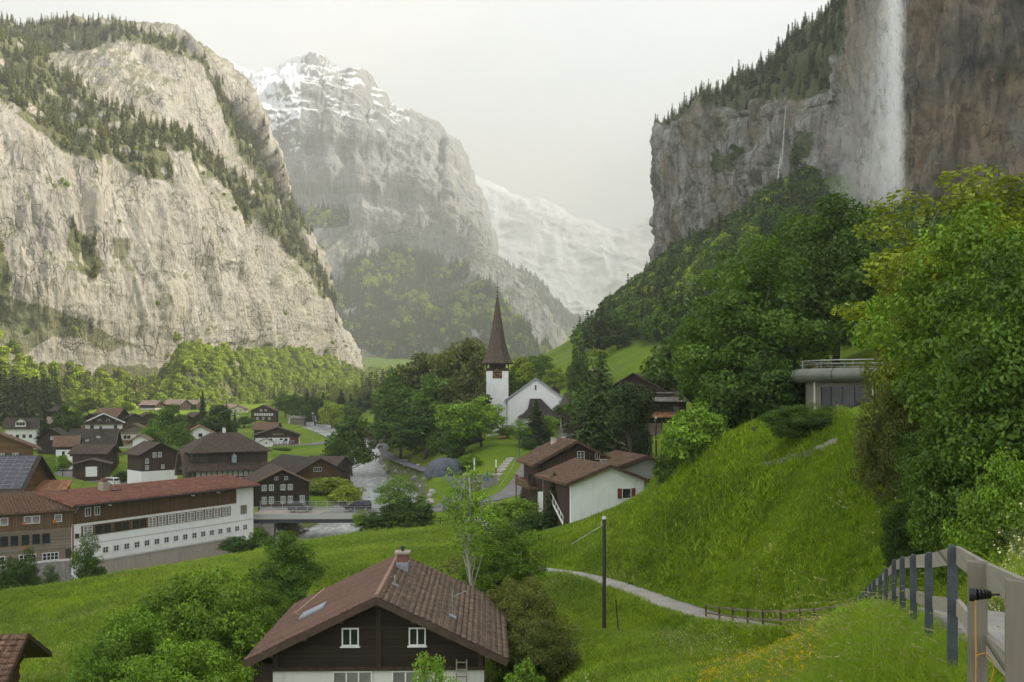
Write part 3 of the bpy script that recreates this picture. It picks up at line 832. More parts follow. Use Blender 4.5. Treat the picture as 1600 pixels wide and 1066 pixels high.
def unit(v):
    return v / (np.linalg.norm(v, axis=-1, keepdims=True) + 1e-9)

def leaf_quads(c, nrm, size, r, long=1.5):
    """kite shaped leaves: centres, facing, size"""
    n = len(c)
    a = unit(np.cross(nrm, r.normal(size=(n, 3))))
    b = np.cross(nrm, a)
    s = size[:, None]
    tip = a * s * long * 0.5; side = b * s * 0.5; dr = nrm * s * 0.16
    V = np.stack([c - tip - dr, c + side * 0.9 - tip * 0.05 + dr, c + tip - dr * 1.5, c - side * 0.9 - tip * 0.05 + dr], 1).reshape(-1, 3)
    return V, np.arange(4 * n).reshape(-1, 4)

TINT = [None]
def crown_mesh(name, seed, nclump, per, leaf, centre=(0, 0, 0.58), rad=(0.36, 0.36, 0.42), clump=(0.10, 0.17), shell=(0.35, 1.0), low=-0.9, droop=0.0, egg=0.0):
    r = np.random.default_rng(seed)
    d = unit(r.normal(size=(nclump * 3, 3))); d = d[d[:, 2] > low][:nclump]
    q = r.uniform(shell[0] ** 2, shell[1] ** 2, len(d)) ** 0.5
    wob = 1 + 0.38 * fbm(d * 1.7 + seed * 3.7, 3)
    c = d * (q * wob)[:, None] * np.array(rad)
    tap = 1 - egg * np.clip(c[:, 2] / rad[2], -0.2, 1)
    c[:, 0] *= tap; c[:, 1] *= tap
    c = c + np.array(centre)
    cr = r.uniform(*clump, len(d))
    L, Nn, S = [], [], []
    for i in range(len(d)):
        n = int(per * (cr[i] / clump[1]) ** 2 * r.uniform(0.7, 1.2)) + 3
        e = unit(r.normal(size=(n, 3))); rr = r.uniform(0.25, 1.0, n) ** 0.5
        p = e * rr[:, None] * cr[i] * np.array([1.1, 1.1, 0.72])
        p[:, 2] -= droop * (p[:, 0] ** 2 + p[:, 1] ** 2) / cr[i]
        L.append(p + c[i]); Nn.append(unit(e * 0.7 + d[i] * 0.5 + np.array([0, 0, 0.55]) + 0.75 * r.normal(size=(n, 3))))
        S.append(leaf * r.uniform(0.65, 1.35, n))
    TINT[0] = np.repeat(np.concatenate([np.full(len(l), q_) for l, q_ in zip(L, r.random(len(L)))]), 4)
    V, Q = leaf_quads(np.concatenate(L), np.concatenate(Nn), np.concatenate(S), r)
    V[:, 2] = np.maximum(V[:, 2], 0.01)
    return V, Q, c

def trunk_mesh(seed, tips, h0=0.55, r0=0.022, nl=9, lean=0.02):
    r = random.Random(seed); mb = MB()
    path = [(lean * r.uniform(-1, 1) * k, lean * r.uniform(-1, 1) * k, h0 * k / 4 - (0.03 if k == 0 else 0)) for k in range(5)]
    mb.tube(path, [r0 * 1.35, r0, r0 * 0.85, r0 * 0.65, r0 * 0.35], 8)
    tips = list(tips); r.shuffle(tips)
    for t in tips[:nl]:
        s = min(0.96, max(0.3, r.uniform(0.35, 0.9)))
        i = min(3, int(s * 4)); f = s * 4 - i
        a = Vector(path[i]).lerp(Vector(path[i + 1]), f); b = Vector(t)
        if b.z < a.z: a = Vector(path[1])
        m = a.lerp(b, 0.5) + Vector((0, 0, -0.03)) + Vector((r.uniform(-.02, .02), r.uniform(-.02, .02), 0))
        mb.tube([a, m, b], [r0 * 0.45, r0 * 0.28, r0 * 0.08], 5, False)
    return mb

def spruce_mesh(seed, layers, per, cards, base=0.06, rmax=0.17, size=0.03, power=0.9, gap=0.0):
    r = np.random.default_rng(seed)
    C, N, S = [], [], []
    for k in range(layers):
        t = k / (layers - 1); z = base + (1 - base) * t ** 0.92
        R = rmax * (1 - t) ** power * r.uniform(0.8, 1.15) + 0.012
        nb = max(3, int(per * (1 - 0.55 * t)))
        a0 = r.uniform(0, 6.28)
        for j in range(nb):
            if r.random() < gap: continue
            a = a0 + 6.283 * j / nb + r.normal() * 0.2; L = R * r.uniform(0.65, 1.2)
            m = max(1, int(cards * (L / rmax) + 0.5))
            s = (np.arange(m) + r.uniform(0.3, 0.9, m)) / m
            side = r.normal(size=m) * 0.18 * L * (1 - s * 0.6)
            x = np.cos(a) * s * L - np.sin(a) * side; y = np.sin(a) * s * L + np.cos(a) * side
            zz = z - 0.34 * L * s ** 1.3 + r.normal(size=m) * 0.006
            C.append(np.stack([x, y, zz], -1))
            n = np.stack([np.cos(a) * 0.55 + r.normal(size=m) * 0.3, np.sin(a) * 0.55 + r.normal(size=m) * 0.3, 0.9 + r.normal(size=m) * 0.3], -1)
            N.append(unit(n)); S.append(np.full(m, size) * r.uniform(0.7, 1.3, m) * (0.55 + 0.6 * (1 - t)))
    V, Q = leaf_quads(np.concatenate(C), np.concatenate(N), np.concatenate(S), r, 1.9)
    V[:, 2] = np.clip(V[:, 2], 0.01, 1.02)
    return V, Q

KIND = {}     # kind -> (crown mesh, trunk mesh, natural width, default leaf, bark)
def add_kind(key, V, Q, trunk, leaf, bark=None):
    me = np_mesh('crown_' + key, V, Q, False); me.materials.append(LEAF[leaf])
    vattr(me, 'tint', TINT[0] if TINT[0] is not None and len(TINT[0]) == len(V) else np.full(len(V), 0.5)); TINT[0] = None
    tm = trunk.mesh('trunk_' + key, True); tm.materials.append(bark or BARK)
    w = np.percentile(np.abs(V[:, 0]), 97) * 2
    KIND[key] = (me, tm, w, leaf)

def make_kinds():
    for i in range(2):
        V, Q, c = crown_mesh('n', 40 + i, 120, 360, 0.0150, (0, 0, 0.56), (0.36, 0.36, 0.43), (0.04, 0.12), (0.35, 1.14), egg=0.25)
        add_kind('maple%d' % i, V, Q, trunk_mesh(i, c, 0.7, 0.018, 26), 'mid')
    for i in range(4):
        V, Q, c = crown_mesh('m', 50 + i, 95, 85, 0.033, (0, 0, 0.56 + 0.02 * i), (0.33 + 0.03 * (i % 2), 0.35, 0.42), (0.07, 0.13), (0.25, 1.0), egg=0.15 + 0.12 * (i % 3))
        add_kind('broad%d' % i, V, Q, trunk_mesh(10 + i, c, 0.62, 0.02, 14), 'mid')
    for i in range(3):
        V, Q, c = crown_mesh('s', 60 + i, 110, 95, 0.040, (0, 0, 0.46), (0.50, 0.50, 0.50), (0.09, 0.17), (0.25, 1.0), low=-0.75)
        add_kind('shrub%d' % i, V, Q, trunk_mesh(20 + i, c, 0.45, 0.014, 18, 0.05), 'bright')
    for i in range(2):   # large bush seen near, many small leaves
        V, Q, c = crown_mesh('b', 66 + i, 260, 260, 0.0165, (0, 0, 0.46), (0.50, 0.50, 0.50), (0.06, 0.12), (0.3, 1.02), low=-0.8)
        add_kind('bush%d' % i, V, Q, trunk_mesh(26 + i, c, 0.5, 0.012, 40, 0.05), 'bright')
    V, Q, c = crown_mesh('birch', 71, 70, 60, 0.0135, (0, 0, 0.72), (0.20, 0.20, 0.29), (0.035, 0.075), (0.1, 1.0), droop=0.8, egg=0.2)
    add_kind('birch', V, Q, trunk_mesh(31, c, 0.93, 0.0095, 26, 0.012), 'bright', BARK_PALE)
    V, Q, c = crown_mesh('open', 73, 90, 120, 0.0160, (0, 0, 0.58), (0.33, 0.33, 0.40), (0.05, 0.10), (0.15, 1.0), egg=0.2)
    add_kind('open', V, Q, trunk_mesh(33, c, 0.7, 0.016, 30), 'olive')
    for i in range(2):
        V, Q = spruce_mesh(80 + i, 40, 13, 11, 0.04, 0.17, 0.034)
        mb = MB(); mb.tube([(0, 0, -0.02), (0, 0, 0.5), (0, 0, 0.98)], [0.016, 0.010, 0.002], 7)
        add_kind('spruce%d' % i, V, Q, mb, 'spruce')
    V, Q = spruce_mesh(85, 34, 17, 26, 0.16, 0.34, 0.024, 0.75, 0.10)
    mb = MB(); mb.tube([(0, 0, -0.02), (0.01, 0, 0.5), (0, 0, 0.95)], [0.020, 0.013, 0.003], 8)
    add_kind('pine', V, Q, mb, 'spruce')
    V, Q, c = crown_mesh('cedar', 87, 44, 420, 0.018, (0.02, 0, 0.70), (0.30, 0.24, 0.24), (0.08, 0.14), (0.2, 1.0))
    add_kind('scots', V, Q, trunk_mesh(37, c, 0.78, 0.022, 16), 'spruce')
    for i in range(4):
        V, Q, c = crown_mesh('f', 90 + i, 30, 26, 0.085, (0, 0, 0.53), (0.31 + 0.04 * (i % 2), 0.33, 0.43), (0.11, 0.19), (0.3, 1.0), egg=0.2 + 0.1 * (i % 3))
        add_kind('far%d' % i, V, Q, trunk_mesh(40 + i, c, 0.5, 0.018, 4), 'mid')
    for i in range(3):
        V, Q = spruce_mesh(95 + i, 16, 7, 2.2, 0.05, 0.15 + 0.02 * i, 0.10, 0.85)
        mb = MB(); mb.tube([(0, 0, -0.05), (0, 0, 0.4), (0, 0, 0.95)], [0.017, 0.010, 0.002], 5)
        add_kind('sfar%d' % i, V, Q, mb, 'spruce_far')

TREE_N = [0]
def tree(kind, px, ptop, Y, wpx, label, leaf=None, cat='tree', group=None, name=None, pbase=None, hmax=None):
    cm, tm, w0, dl = KIND[kind]
    X = (px - 800) / F * Y
    z0 = ground(X, Y) if pbase is None else (HZ - pbase) / F * Y
    z0 -= 0.05
    h = max(0.8, (HZ - ptop) / F * Y - z0)
    if hmax: h = min(h, hmax)
    w = wpx / F * Y / w0
    TREE_N[0] += 1
    rz = (TREE_N[0] * 2.399) % 6.283
    nm = name or {'birch': 'birch_tree', 'pine': 'pine_tree', 'scots': 'pine_tree'}.get(kind, 'spruce_tree' if kind.startswith('s') and 'pr' in kind or kind.startswith('sfar') else ('shrub' if kind.startswith(('shrub', 'bush')) else 'broadleaf_tree'))
    e = thing(nm, label, cat, (X, Y, z0), rz, group)
    e.scale = (w, w, h)
    a = link('trunk', tm, e); b = link('crown', cm, e)
    if leaf and leaf != dl:
        b.material_slots[0].link = 'OBJECT'; b.material_slots[0].material = LEAF[leaf]
    return e

# ---- masses of trees: points carrying instances of a few single trees
def proto_collection(name, kinds, leaf=None):
    col = bpy.data.collections.new(name)
    for k in kinds:
        cm, tm, w0, dl = KIND[k]
        a = bmesh.new(); a.from_mesh(tm); n0 = len(a.faces)
        a.from_mesh(cm); a.faces.ensure_lookup_table()
        for f in a.faces[n0:]: f.material_index = 1
        me = bpy.data.meshes.new(name + k); a.to_mesh(me); a.free()
        me.materials.append(BARK); me.materials.append(LEAF[leaf or dl])
        o = bpy.data.objects.new(name + '_' + k, me); col.objects.link(o)
    return col

def scatter(name, pts, sx, sz, col, nkinds, seed=1, tilt=0.0, mat=None):
    pts = np.asarray(pts, dtype=np.float32); n = len(pts)
    r = np.random.default_rng(seed)
    me = bpy.data.meshes.new(name); me.vertices.add(n); me.vertices.foreach_set('co', pts.ravel())
    def va(nm, vals, typ='FLOAT_VECTOR', key='vector'):
        a = me.attributes.new(nm, typ, 'POINT'); a.data.foreach_set(key, np.asarray(vals).ravel())
    va('sc', np.stack([sx, sx, sz], -1).astype(np.float32))
    va('ro', np.stack([r.normal(size=n) * tilt, r.normal(size=n) * tilt, r.uniform(0, 6.283, n)], -1).astype(np.float32))
    va('pick', r.integers(0, nkinds, n).astype(np.int32), 'INT', 'value')
    o = link(name, me)
    ng = bpy.data.node_groups.new(name + '_scatter', 'GeometryNodeTree')
    ng.interface.new_socket('Geometry', in_out='INPUT', socket_type='NodeSocketGeometry')
    ng.interface.new_socket('Geometry', in_out='OUTPUT', socket_type='NodeSocketGeometry')
    N = ng.nodes; L = ng.links
    gi, go = N.new('NodeGroupInput'), N.new('NodeGroupOutput')
    ci = N.new('GeometryNodeCollectionInfo'); ci.inputs['Collection'].default_value = col
    ci.inputs['Separate Children'].default_value = True; ci.inputs['Reset Children'].default_value = True
    ip = N.new('GeometryNodeInstanceOnPoints'); ip.inputs['Pick Instance'].default_value = True
    def na(nm, typ):
        q = N.new('GeometryNodeInputNamedAttribute'); q.data_type = typ; q.inputs['Name'].default_value = nm
        return q.outputs['Attribute']
    e2r = N.new('FunctionNodeEulerToRotation')
    L.new(na('ro', 'FLOAT_VECTOR'), e2r.inputs[0])
    L.new(gi.outputs[0], ip.inputs['Points']); L.new(ci.outputs[0], ip.inputs['Instance'])
    L.new(na('pick', 'INT'), ip.inputs['Instance Index']); L.new(e2r.outputs[0], ip.inputs['Rotation']); L.new(na('sc', 'FLOAT_VECTOR'), ip.inputs['Scale'])
    L.new(ip.outputs[0], go.inputs[0])
    md = o.modifiers.new('scatter', 'NODES'); md.node_group = ng
    tag(o, kind='stuff')
    return o

def ground_points(n, poly, yr, seed, xr=None, spacing=0, uniform=True):
    """random points of the ground that the given outline of the photograph shows (or would, without what stands there)"""
    r = np.random.default_rng(seed); out = []
    tries = 0
    while sum(len(o) for o in out) < n and tries < 14:
        tries += 1
        m = n * 4
        if xr: x = r.uniform(xr[0], xr[1], m); y = r.uniform(yr[0], yr[1], m)
        else:
            y = np.sqrt(r.uniform(yr[0] ** 2, yr[1] ** 2, m)); x = r.uniform(-0.62, 0.58, m) * y
        z = height(x, y); px, py = project(x, y, z)
        k = inpoly(px, py, poly)
        out.append(np.stack([x, y, z], -1)[k])
    p = np.concatenate(out)[:n]
    if spacing:
        cell = {}
        keep = []
        for i, q in enumerate(p):
            key = (int(q[0] // spacing), int(q[1] // spacing))
            if key in cell: continue
            cell[key] = 1; keep.append(i)
        p = p[keep]
    return p

def build_forests():
    r = np.random.default_rng(5)
    c_sp = proto_collection('far_spruce', ['sfar0', 'sfar1', 'sfar2'])
    c_dry = proto_collection('dry_spruce', ['sfar0', 'sfar1', 'sfar2'], 'spruce_dry')
    c_br = proto_collection('far_broadleaf', ['far0', 'far1', 'far2', 'far3'], 'spring')
    c_md = proto_collection('far_green', ['far0', 'far1', 'far2', 'far3'], 'mid')
    def put(name, p, col, k, lo, hi, wr, seed, label, sink=0.4):
        h = r.uniform(lo, hi, len(p)) * r.uniform(0.75, 1.0, len(p)); w = h * r.uniform(*wr, len(p))
        p = np.array(p); p[:, 2] -= sink
        o = scatter(name, p, w, h, col, k, seed, 0.03)
        tag(o, label)
    put('spruce_wood', FOREST_PTS['cliff_spruce'], c_dry, 3, 8, 15, (0.8, 1.25), 1, 'dark spruce wood on the ledges of the sunlit left cliff')
    put('cliff_shrubs', FOREST_PTS['cliff_shrub'], c_br, 4, 2.5, 6, (0.9, 1.4), 2, 'scattered shrubs on the ledges of the sunlit left cliff')
    put('foot_wood', FOREST_PTS['cliff_foot'], c_br, 4, 7, 14, (0.8, 1.2), 3, 'bright green wood at the foot of the left cliff')
    put('mountain_wood', FOREST_PTS['mountain_spruce'], c_sp, 3, 20, 38, (0.9, 1.4), 4, 'hazy spruce forest on the slopes of the middle mountain')
    put('mountain_broadleaf_wood', FOREST_PTS['mountain_broadleaf'], c_br, 4, 14, 24, (0.9, 1.3), 5, 'light green trees between the spruces of the middle mountain')
    put('spur_wood', FOREST_PTS['spur_spruce'], c_sp, 3, 25, 45, (0.9, 1.4), 6, 'blue hazy forest on the far spur')
    put('rim_wood', FOREST_PTS['wall_spruce'], c_sp, 3, 9, 18, (0.8, 1.15), 7, 'dark spruces along the rim of the right cliff')
    put('ledge_wood', FOREST_PTS['wall_shrub'], c_md, 4, 6, 13, (0.9, 1.3), 8, 'green shrubs on the ledges of the right cliff')
    # valley floor at the foot of the left wall
    p = ground_points(3600, [(-120, 560), (0, 560), (60, 590), (260, 596), (420, 596), (600, 600), (640, 618), (600, 632), (440, 630), (330, 632), (200, 634), (150, 640), (80, 642), (0, 650), (-120, 660)], (480, 1300), 41, (-620, -40))
    d, _ = poly_dist(p[:, 0], p[:, 1], RIVER_S); p = p[d > 14]
    k = fbm(p / 60.0, 3) + 0.5 * r.random(len(p)) - 0.25
    put('valley_wood', p[k > -0.10], c_br, 4, 7, 15, (0.75, 1.1), 9, 'sunlit light green wood across the valley floor')
    put('valley_spruces', p[k <= -0.10], c_dry, 3, 12, 24, (0.8, 1.2), 10, 'dark spruces standing in the valley wood')
    p = ground_points(900, [(500, 556), (700, 556), (700, 632), (500, 632)], (900, 1750), 44, (-420, -60))
    put('valley_end_wood', p, c_br, 4, 8, 16, (0.8, 1.1), 18, 'hazy green wood where the valley floor ends behind the grove')
    p = ground_points(420, [(-120, 520), (0, 540), (40, 600), (110, 632), (90, 650), (0, 668), (-120, 690)], (330, 700), 42, (-420, -180))
    put('left_wood', p, c_sp, 3, 12, 24, (0.9, 1.3), 12, 'dark spruce wood at the left edge below the cliff')
    # wooded slope below the right hand wall
    x = r.uniform(20, 215, 9000); y = r.uniform(150, 1150, 9000); z = height(x, y)
    px, py = project(x, y, z)
    ok = inpoly(px, py, [(905, 545), (960, 480), (1030, 425), (1100, 385), (1180, 340), (1240, 250), (1300, 330), (1400, 360), (1700, 380), (1700, 470), (1320, 560), (1200, 580), (1110, 560), (1060, 540), (1000, 532), (960, 535), (920, 560)])
    ok &= ~inpoly(px, py, [(940, 575), (1010, 545), (1045, 530), (1060, 545), (1000, 575), (950, 600)])
    ok &= (z > 8) & (y > 150 + 0.5 * (x < 60) * 100)
    p = np.stack([x, y, z], -1)[ok]
    k = fbm(p / 45.0, 3) + 0.4 * r.random(len(p)) - 0.2
    hi = p[k > -0.16]; lt = r.random(len(hi)) < 0.38
    put('slope_wood', hi[~lt], c_md, 4, 9, 17, (0.85, 1.25), 13, 'dense green broadleaf wood on the slope below the right cliff')
    put('slope_light_wood', hi[lt], c_br, 4, 8, 15, (0.85, 1.25), 17, 'lighter green trees in the wood below the right cliff')
    put('slope_spruces', p[k <= -0.16], c_sp, 3, 10, 22, (0.9, 1.3), 14, 'spruces mixed into the wood below the right cliff')
ORD = ['first', 'second', 'third', 'fourth', 'fifth', 'sixth', 'seventh', 'eighth', 'ninth', 'tenth']
def nth(rows):
    return list(enumerate(sorted(rows)))

def build_trees():
    T = tree
    # --- right foreground, beside the footpath
    T('maple1', 1535, 292, 62, 330, 'tall yellow green tree behind the maple at the right edge', 'yellow')
    T('maple0', 1512, 345, 47, 265, 'large bright green maple right of the meadow with branches to the ground', 'bright')
    T('maple1', 1590, 400, 37, 250, 'dense green tree cut by the right edge above the footpath', 'mid')
    T('maple0', 1425, 420, 56, 140, 'slim yellowish tree left of the large maple', 'yellow')
    T('maple1', 1620, 318, 80, 220, 'dark green tree top at the far right edge behind the yellow tree', 'mid')
    T('bush0', 1400, 592, 51, 105, 'olive bush hanging over the meadow left of the maple', 'olive', 'shrub')
    T('bush1', 1490, 660, 43.5, 165, 'dark bush under the large maple above the fence', 'dark', 'shrub')
    T('bush0', 1525, 640, 37, 190, 'leafy bush under the right trees behind the bend of the fence', 'mid', 'shrub')
    T('bush1', 1600, 700, 27, 180, 'light green bush at the right edge above the white flowers', 'bright', 'shrub')
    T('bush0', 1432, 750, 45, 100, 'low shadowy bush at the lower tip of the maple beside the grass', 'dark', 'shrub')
    # --- trees round the pavilion
    T('maple0', 1305, 318, 130, 215, 'big round dark green tree rising behind the pavilion', 'mid')
    T('maple1', 1178, 392, 116, 200, 'broad green tree left of the pavilion with foliage to the ground', 'mid')
    T('broad1', 1240, 410, 122, 120, 'dark tree between the broad tree and the pavilion', 'dark')
    T('broad2', 1395, 400, 110, 160, 'dark tree behind the pavilion roof', 'dark')
    T('broad0', 1110, 470, 128, 100, 'tall green tree at the left end of the pavilion grove', 'mid')
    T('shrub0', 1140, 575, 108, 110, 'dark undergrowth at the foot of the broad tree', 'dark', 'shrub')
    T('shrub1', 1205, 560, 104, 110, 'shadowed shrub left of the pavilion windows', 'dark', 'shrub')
    T('shrub2', 1085, 626, 100, 90, 'light green round shrub on the meadow edge above the white house', 'bright', 'shrub')
    T('shrub0', 1052, 690, 108, 50, 'smaller light shrub beside the upper power pole', 'mid', 'shrub')
    T('bush0', 1252, 628, 81, 100, 'loose bush in front of the pavilion', 'mid', 'shrub')
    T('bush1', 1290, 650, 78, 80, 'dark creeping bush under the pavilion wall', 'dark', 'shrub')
    T('spruce0', 1190, 342, 210, 38, 'single dark spruce tip above the grove', 'spruce')
    T('maple1', 1225, 350, 160, 130, 'rounded tree top rising behind the spruce tip', 'mid')
    T('broad3', 1060, 530, 200, 90, 'tree on the slope above the barn', 'mid')
    T('open', 1035, 545, 230, 60, 'thin leafed tree on the meadow above the barn', 'olive')
    T('broad2', 1100, 510, 190, 70, 'dark tree right of the barn roofs', 'dark')
    # --- conifers before the barn
    T('pine', 938, 552, 172, 100, 'wide dark fir right of the church', 'spruce')
    T('scots', 985, 588, 160, 84, 'dark pine with a bare trunk before the barn', 'spruce')
    T('shrub1', 998, 655, 168, 34, 'dark thuja at the foot of the bare trunked pine', 'spruce', 'shrub')
    T('broad0', 905, 545, 330, 36, 'slim tree on the bright slope right of the church', 'mid')
    T('broad1', 912, 600, 270, 50, 'green tree behind the fir beside the church', 'mid')
    T('shrub2', 880, 625, 300, 34, 'green tree behind the right corner of the church', 'dark', 'tree', name='broadleaf_tree')
    # --- slope beyond the church
    for i, (px, tp, Y, w) in nth([(918, 502, 640, 30), (945, 500, 560, 40), (972, 480, 560, 46), (1000, 470, 520, 46), (965, 525, 430, 46), (935, 545, 420, 30), (1020, 500, 440, 50), (1045, 470, 430, 46)]):
        T('broad%d' % (i % 4), px, tp, Y, w, ORD[i] + ' tree from the left along the upper meadow edge right of the church', ['mid', 'spring', 'mid', 'dark'][i % 4], group='trees along the upper meadow edge')
    for i, (px, tp, Y, w) in nth([(812, 560, 380, 46), (842, 556, 400, 44), (866, 574, 390, 34), (795, 575, 350, 34)]):
        T('broad%d' % ((i + 1) % 4), px, tp, Y, w, ORD[i] + ' tree from the left in the row right behind the church', ['mid', 'spring'][i % 2], group='trees right behind the church')
    # --- grove left of the church
    G = [(624, 578, 352, 74, 'mid'), (662, 556, 345, 84, 'olive'), (700, 538, 335, 84, 'olive'), (738, 532, 338, 66, 'olive'), (640, 600, 318, 86, 'mid'), (688, 586, 300, 88, 'mid'), (726, 590, 290, 70, 'olive'), (608, 620, 335, 50, 'dark'), (665, 640, 285, 90, 'dark'), (625, 650, 300, 70, 'dark')]
    for i, (px, tp, Y, w, lf) in nth(G):
        T('broad%d' % (px % 4), px, tp, Y, w, ORD[i] + ' tree from the left in the dense grove between river lane and church', lf, group='tall trees of the church grove')
    T('spruce1', 738, 594, 286, 26, 'dark spruce standing in the grove beside the tower', 'spruce')
    T('broad1', 752, 622, 272, 60, 'bright green tree against the foot of the tower', 'bright')
    T('broad3', 722, 632, 262, 74, 'fresh green tree at the lower edge of the grove above the lawn', 'bright')
    T('shrub2', 735, 708, 245, 30, 'light young shrub at the lawn corner beside the stone heap', 'bright', 'shrub')
    T('shrub1', 700, 660, 262, 54, 'green shrub above the grey stone heap', 'mid', 'shrub')
    T('spruce1', 838, 625, 268, 40, 'dark yew before the low church porch', 'spruce')
    T('shrub0', 858, 648, 272, 30, 'light shrub right of the yew before the church', 'bright', 'shrub')
    T('open', 812, 655, 262, 34, 'thin young tree on the church lawn', 'bright')
    T('shrub2', 826, 682, 258, 22, 'small round shrub under the yew', 'mid', 'shrub')
    T('shrub1', 790, 664, 285, 26, 'small shrub left of the church porch', 'mid', 'shrub')
    # --- round the chalets below the church
    T('spruce0', 820, 751, 160, 26, 'small dark spruce at the road bend beside the balcony', 'spruce')
    T('spruce1', 866, 738, 131, 36, 'slender grey green spruce before the white house', 'spruce')
    T('shrub0', 806, 778, 140, 82, 'bright green round bush below the road bend', 'bright', 'shrub')
    T('shrub1', 832, 800, 134, 50, 'dark low bush left of the slender spruce', 'dark', 'shrub')
    T('shrub2', 800, 815, 128, 56, 'dark shrub at the foot of the bright round bush', 'mid', 'shrub')
    # --- river side
    T('broad2', 550, 650, 296, 62, 'tall tree with a bare stem on the river bank', 'mid')
    T('open', 526, 682, 268, 46, 'half transparent tree left of the bare stemmed river tree', 'mid')
    T('shrub0', 508, 745, 226, 66, 'light green bush row at the river bend', 'spring', 'shrub')
    T('shrub2', 540, 752, 222, 50, 'yellow green bush near the bridge at the river bend', 'spring', 'shrub')
    T('open', 622, 738, 172, 62, 'young tree at the right end of the bridge', 'bright')
    T('shrub1', 640, 775, 168, 74, 'green bushes under the right end of the bridge', 'mid', 'shrub')
    T('shrub0', 590, 800, 166, 60, 'dark bush below the bridge deck', 'dark', 'shrub')
    T('open', 565, 795, 164, 26, 'light sapling before the bridge railing', 'bright')
    T('shrub2', 405, 822, 160, 42, 'bush at the right corner of the white long building', 'mid', 'shrub')
    T('open', 455, 838, 142, 40, 'wispy sapling on the river edge of the meadow', 'spring')
    T('shrub1', 372, 838, 138, 50, 'low hedge bush on the river wall', 'dark', 'shrub')
    # --- foreground around the brown chalet
    T('birch', 737, 722, 76, 88, 'slender birch with a pale trunk behind the brown chalet', 'bright')
    T('maple1', 792, 822, 80, 110, 'green tree right of the birch trunk', 'bright')
    T('open', 750, 850, 84, 120, 'spreading olive tree behind the birch', 'olive')
    T('bush1', 815, 900, 62, 120, 'grey green apple tree at the right eave of the brown chalet', 'olive', 'tree', name='apple_tree')
    T('bush0', 845, 960, 56, 110, 'low dark bush at the lower right of the brown chalet', 'olive', 'shrub')
    T('open', 672, 1012, 41, 80, 'small leafy tree before the white base of the brown chalet', 'bright')
    T('shrub1', 820, 1035, 50, 60, 'light twiggy shrub by the ladder of the brown chalet', 'bright', 'shrub')
    T('bush0', 330, 878, 66, 200, 'huge bright green bush left of the brown chalet', 'bright', 'shrub')
    T('bush1', 205, 955, 59, 170, 'wide bright bush at the lower left with a dark hollow', 'bright', 'shrub')
    T('bush0', 300, 990, 52, 190, 'leafy bush at the bottom edge beside the chalet wall', 'bright', 'shrub')
    T('maple0', 445, 838, 82, 120, 'round tree behind the left roof slope of the brown chalet', 'mid')
    T('bush1', 405, 905, 74, 110, 'dark green bush touching the left roof edge', 'mid', 'shrub')
    # --- before the wooden building at the left edge
    T('open', 138, 828, 134, 46, 'young tree before the left corner of the white long building', 'mid')
    T('shrub1', 142, 872, 132, 44, 'dark bush on the river wall of the white long building', 'dark', 'shrub')
    T('shrub0', 20, 868, 130, 52, 'dark bush at the left edge before the wooden building', 'dark', 'shrub')
    T('open', 46, 850, 131, 30, 'thin sapling before the wooden building', 'mid')
    T('open', 78, 880, 134, 26, 'low sapling under the windows of the wooden building', 'mid')
    # --- village
    T('broad1', 106, 632, 345, 40, 'round green tree in the village left of the dark roofed house', 'mid')
    T('spruce0', 69, 634, 335, 17, 'narrow dark spruce beside the round village tree', 'spruce')
    T('broad2', 138, 622, 540, 30, 'olive round tree at the edge of the sunlit field', 'olive')
    T('broad3', 198, 628, 560, 20, 'bright small tree at the sunlit field', 'spring')
    T('broad0', 262, 632, 345, 50, 'tall green village tree left of the hip roofed hall', 'mid')
    T('shrub2', 238, 660, 325, 34, 'light green village tree in front of the tall one', 'bright', name='broadleaf_tree')
    T('shrub0', 280, 658, 318, 40, 'bushy village tree touching the hall roof', 'mid', name='broadleaf_tree')
    T('broad2', 340, 634, 365, 48, 'dark round tree behind the hall chimney', 'dark')
    T('spruce1', 317, 610, 440, 16, 'pointed spruce above the far village roofs', 'spruce')
    T('spruce0', 354, 627, 380, 22, 'dark spruce right of the round tree behind the hall', 'spruce')
    T('spruce1', 367, 641, 372, 12, 'little spruce beside the street lamps', 'spruce')
    T('broad3', 98, 712, 250, 22, 'light green tree behind the orange roofed shed', 'bright')
    T('shrub1', 62, 700, 315, 16, 'shrub at the village street corner', 'mid', 'shrub')
    T('shrub0', 193, 735, 246, 26, 'dark hedge before the white garage', 'dark', 'shrub')
    T('shrub1', 388, 690, 340, 22, 'bush beside the wooden box in the car park', 'mid', 'shrub')
    T('shrub2', 440, 699, 345, 26, 'low bush on the meadow before the car park', 'mid', 'shrub')
    T('broad1', 382, 650, 480, 30, 'green tree left of the upper dark chalet', 'mid')
    rowb = [(446, 612, 560, 34), (462, 618, 520, 34), (492, 622, 500, 34), (518, 626, 480, 34), (545, 630, 520, 40), (566, 622, 560, 34), (600, 624, 520, 30), (430, 622, 600, 22)]
    for i, (px, tp, Y, w) in nth(rowb):
        T('broad%d' % (i % 4), px, tp, Y, w, ORD[i] + ' broadleaf tree from the left in the row behind the covered bridge', ['spring', 'mid', 'mid', 'dark'][i % 4], group='broadleaf trees behind the covered bridge')
    for i, (px, tp, Y, w) in nth([(480, 608, 540, 20), (505, 614, 520, 20), (533, 608, 530, 24), (548, 616, 540, 18), (575, 612, 560, 22), (592, 617, 540, 22), (562, 618, 530, 16)]):
        T('spruce%d' % (i % 2), px, tp, Y, w, ORD[i] + ' dark spruce from the left in the row behind the covered bridge', 'spruce', group='spruces behind the covered bridge')
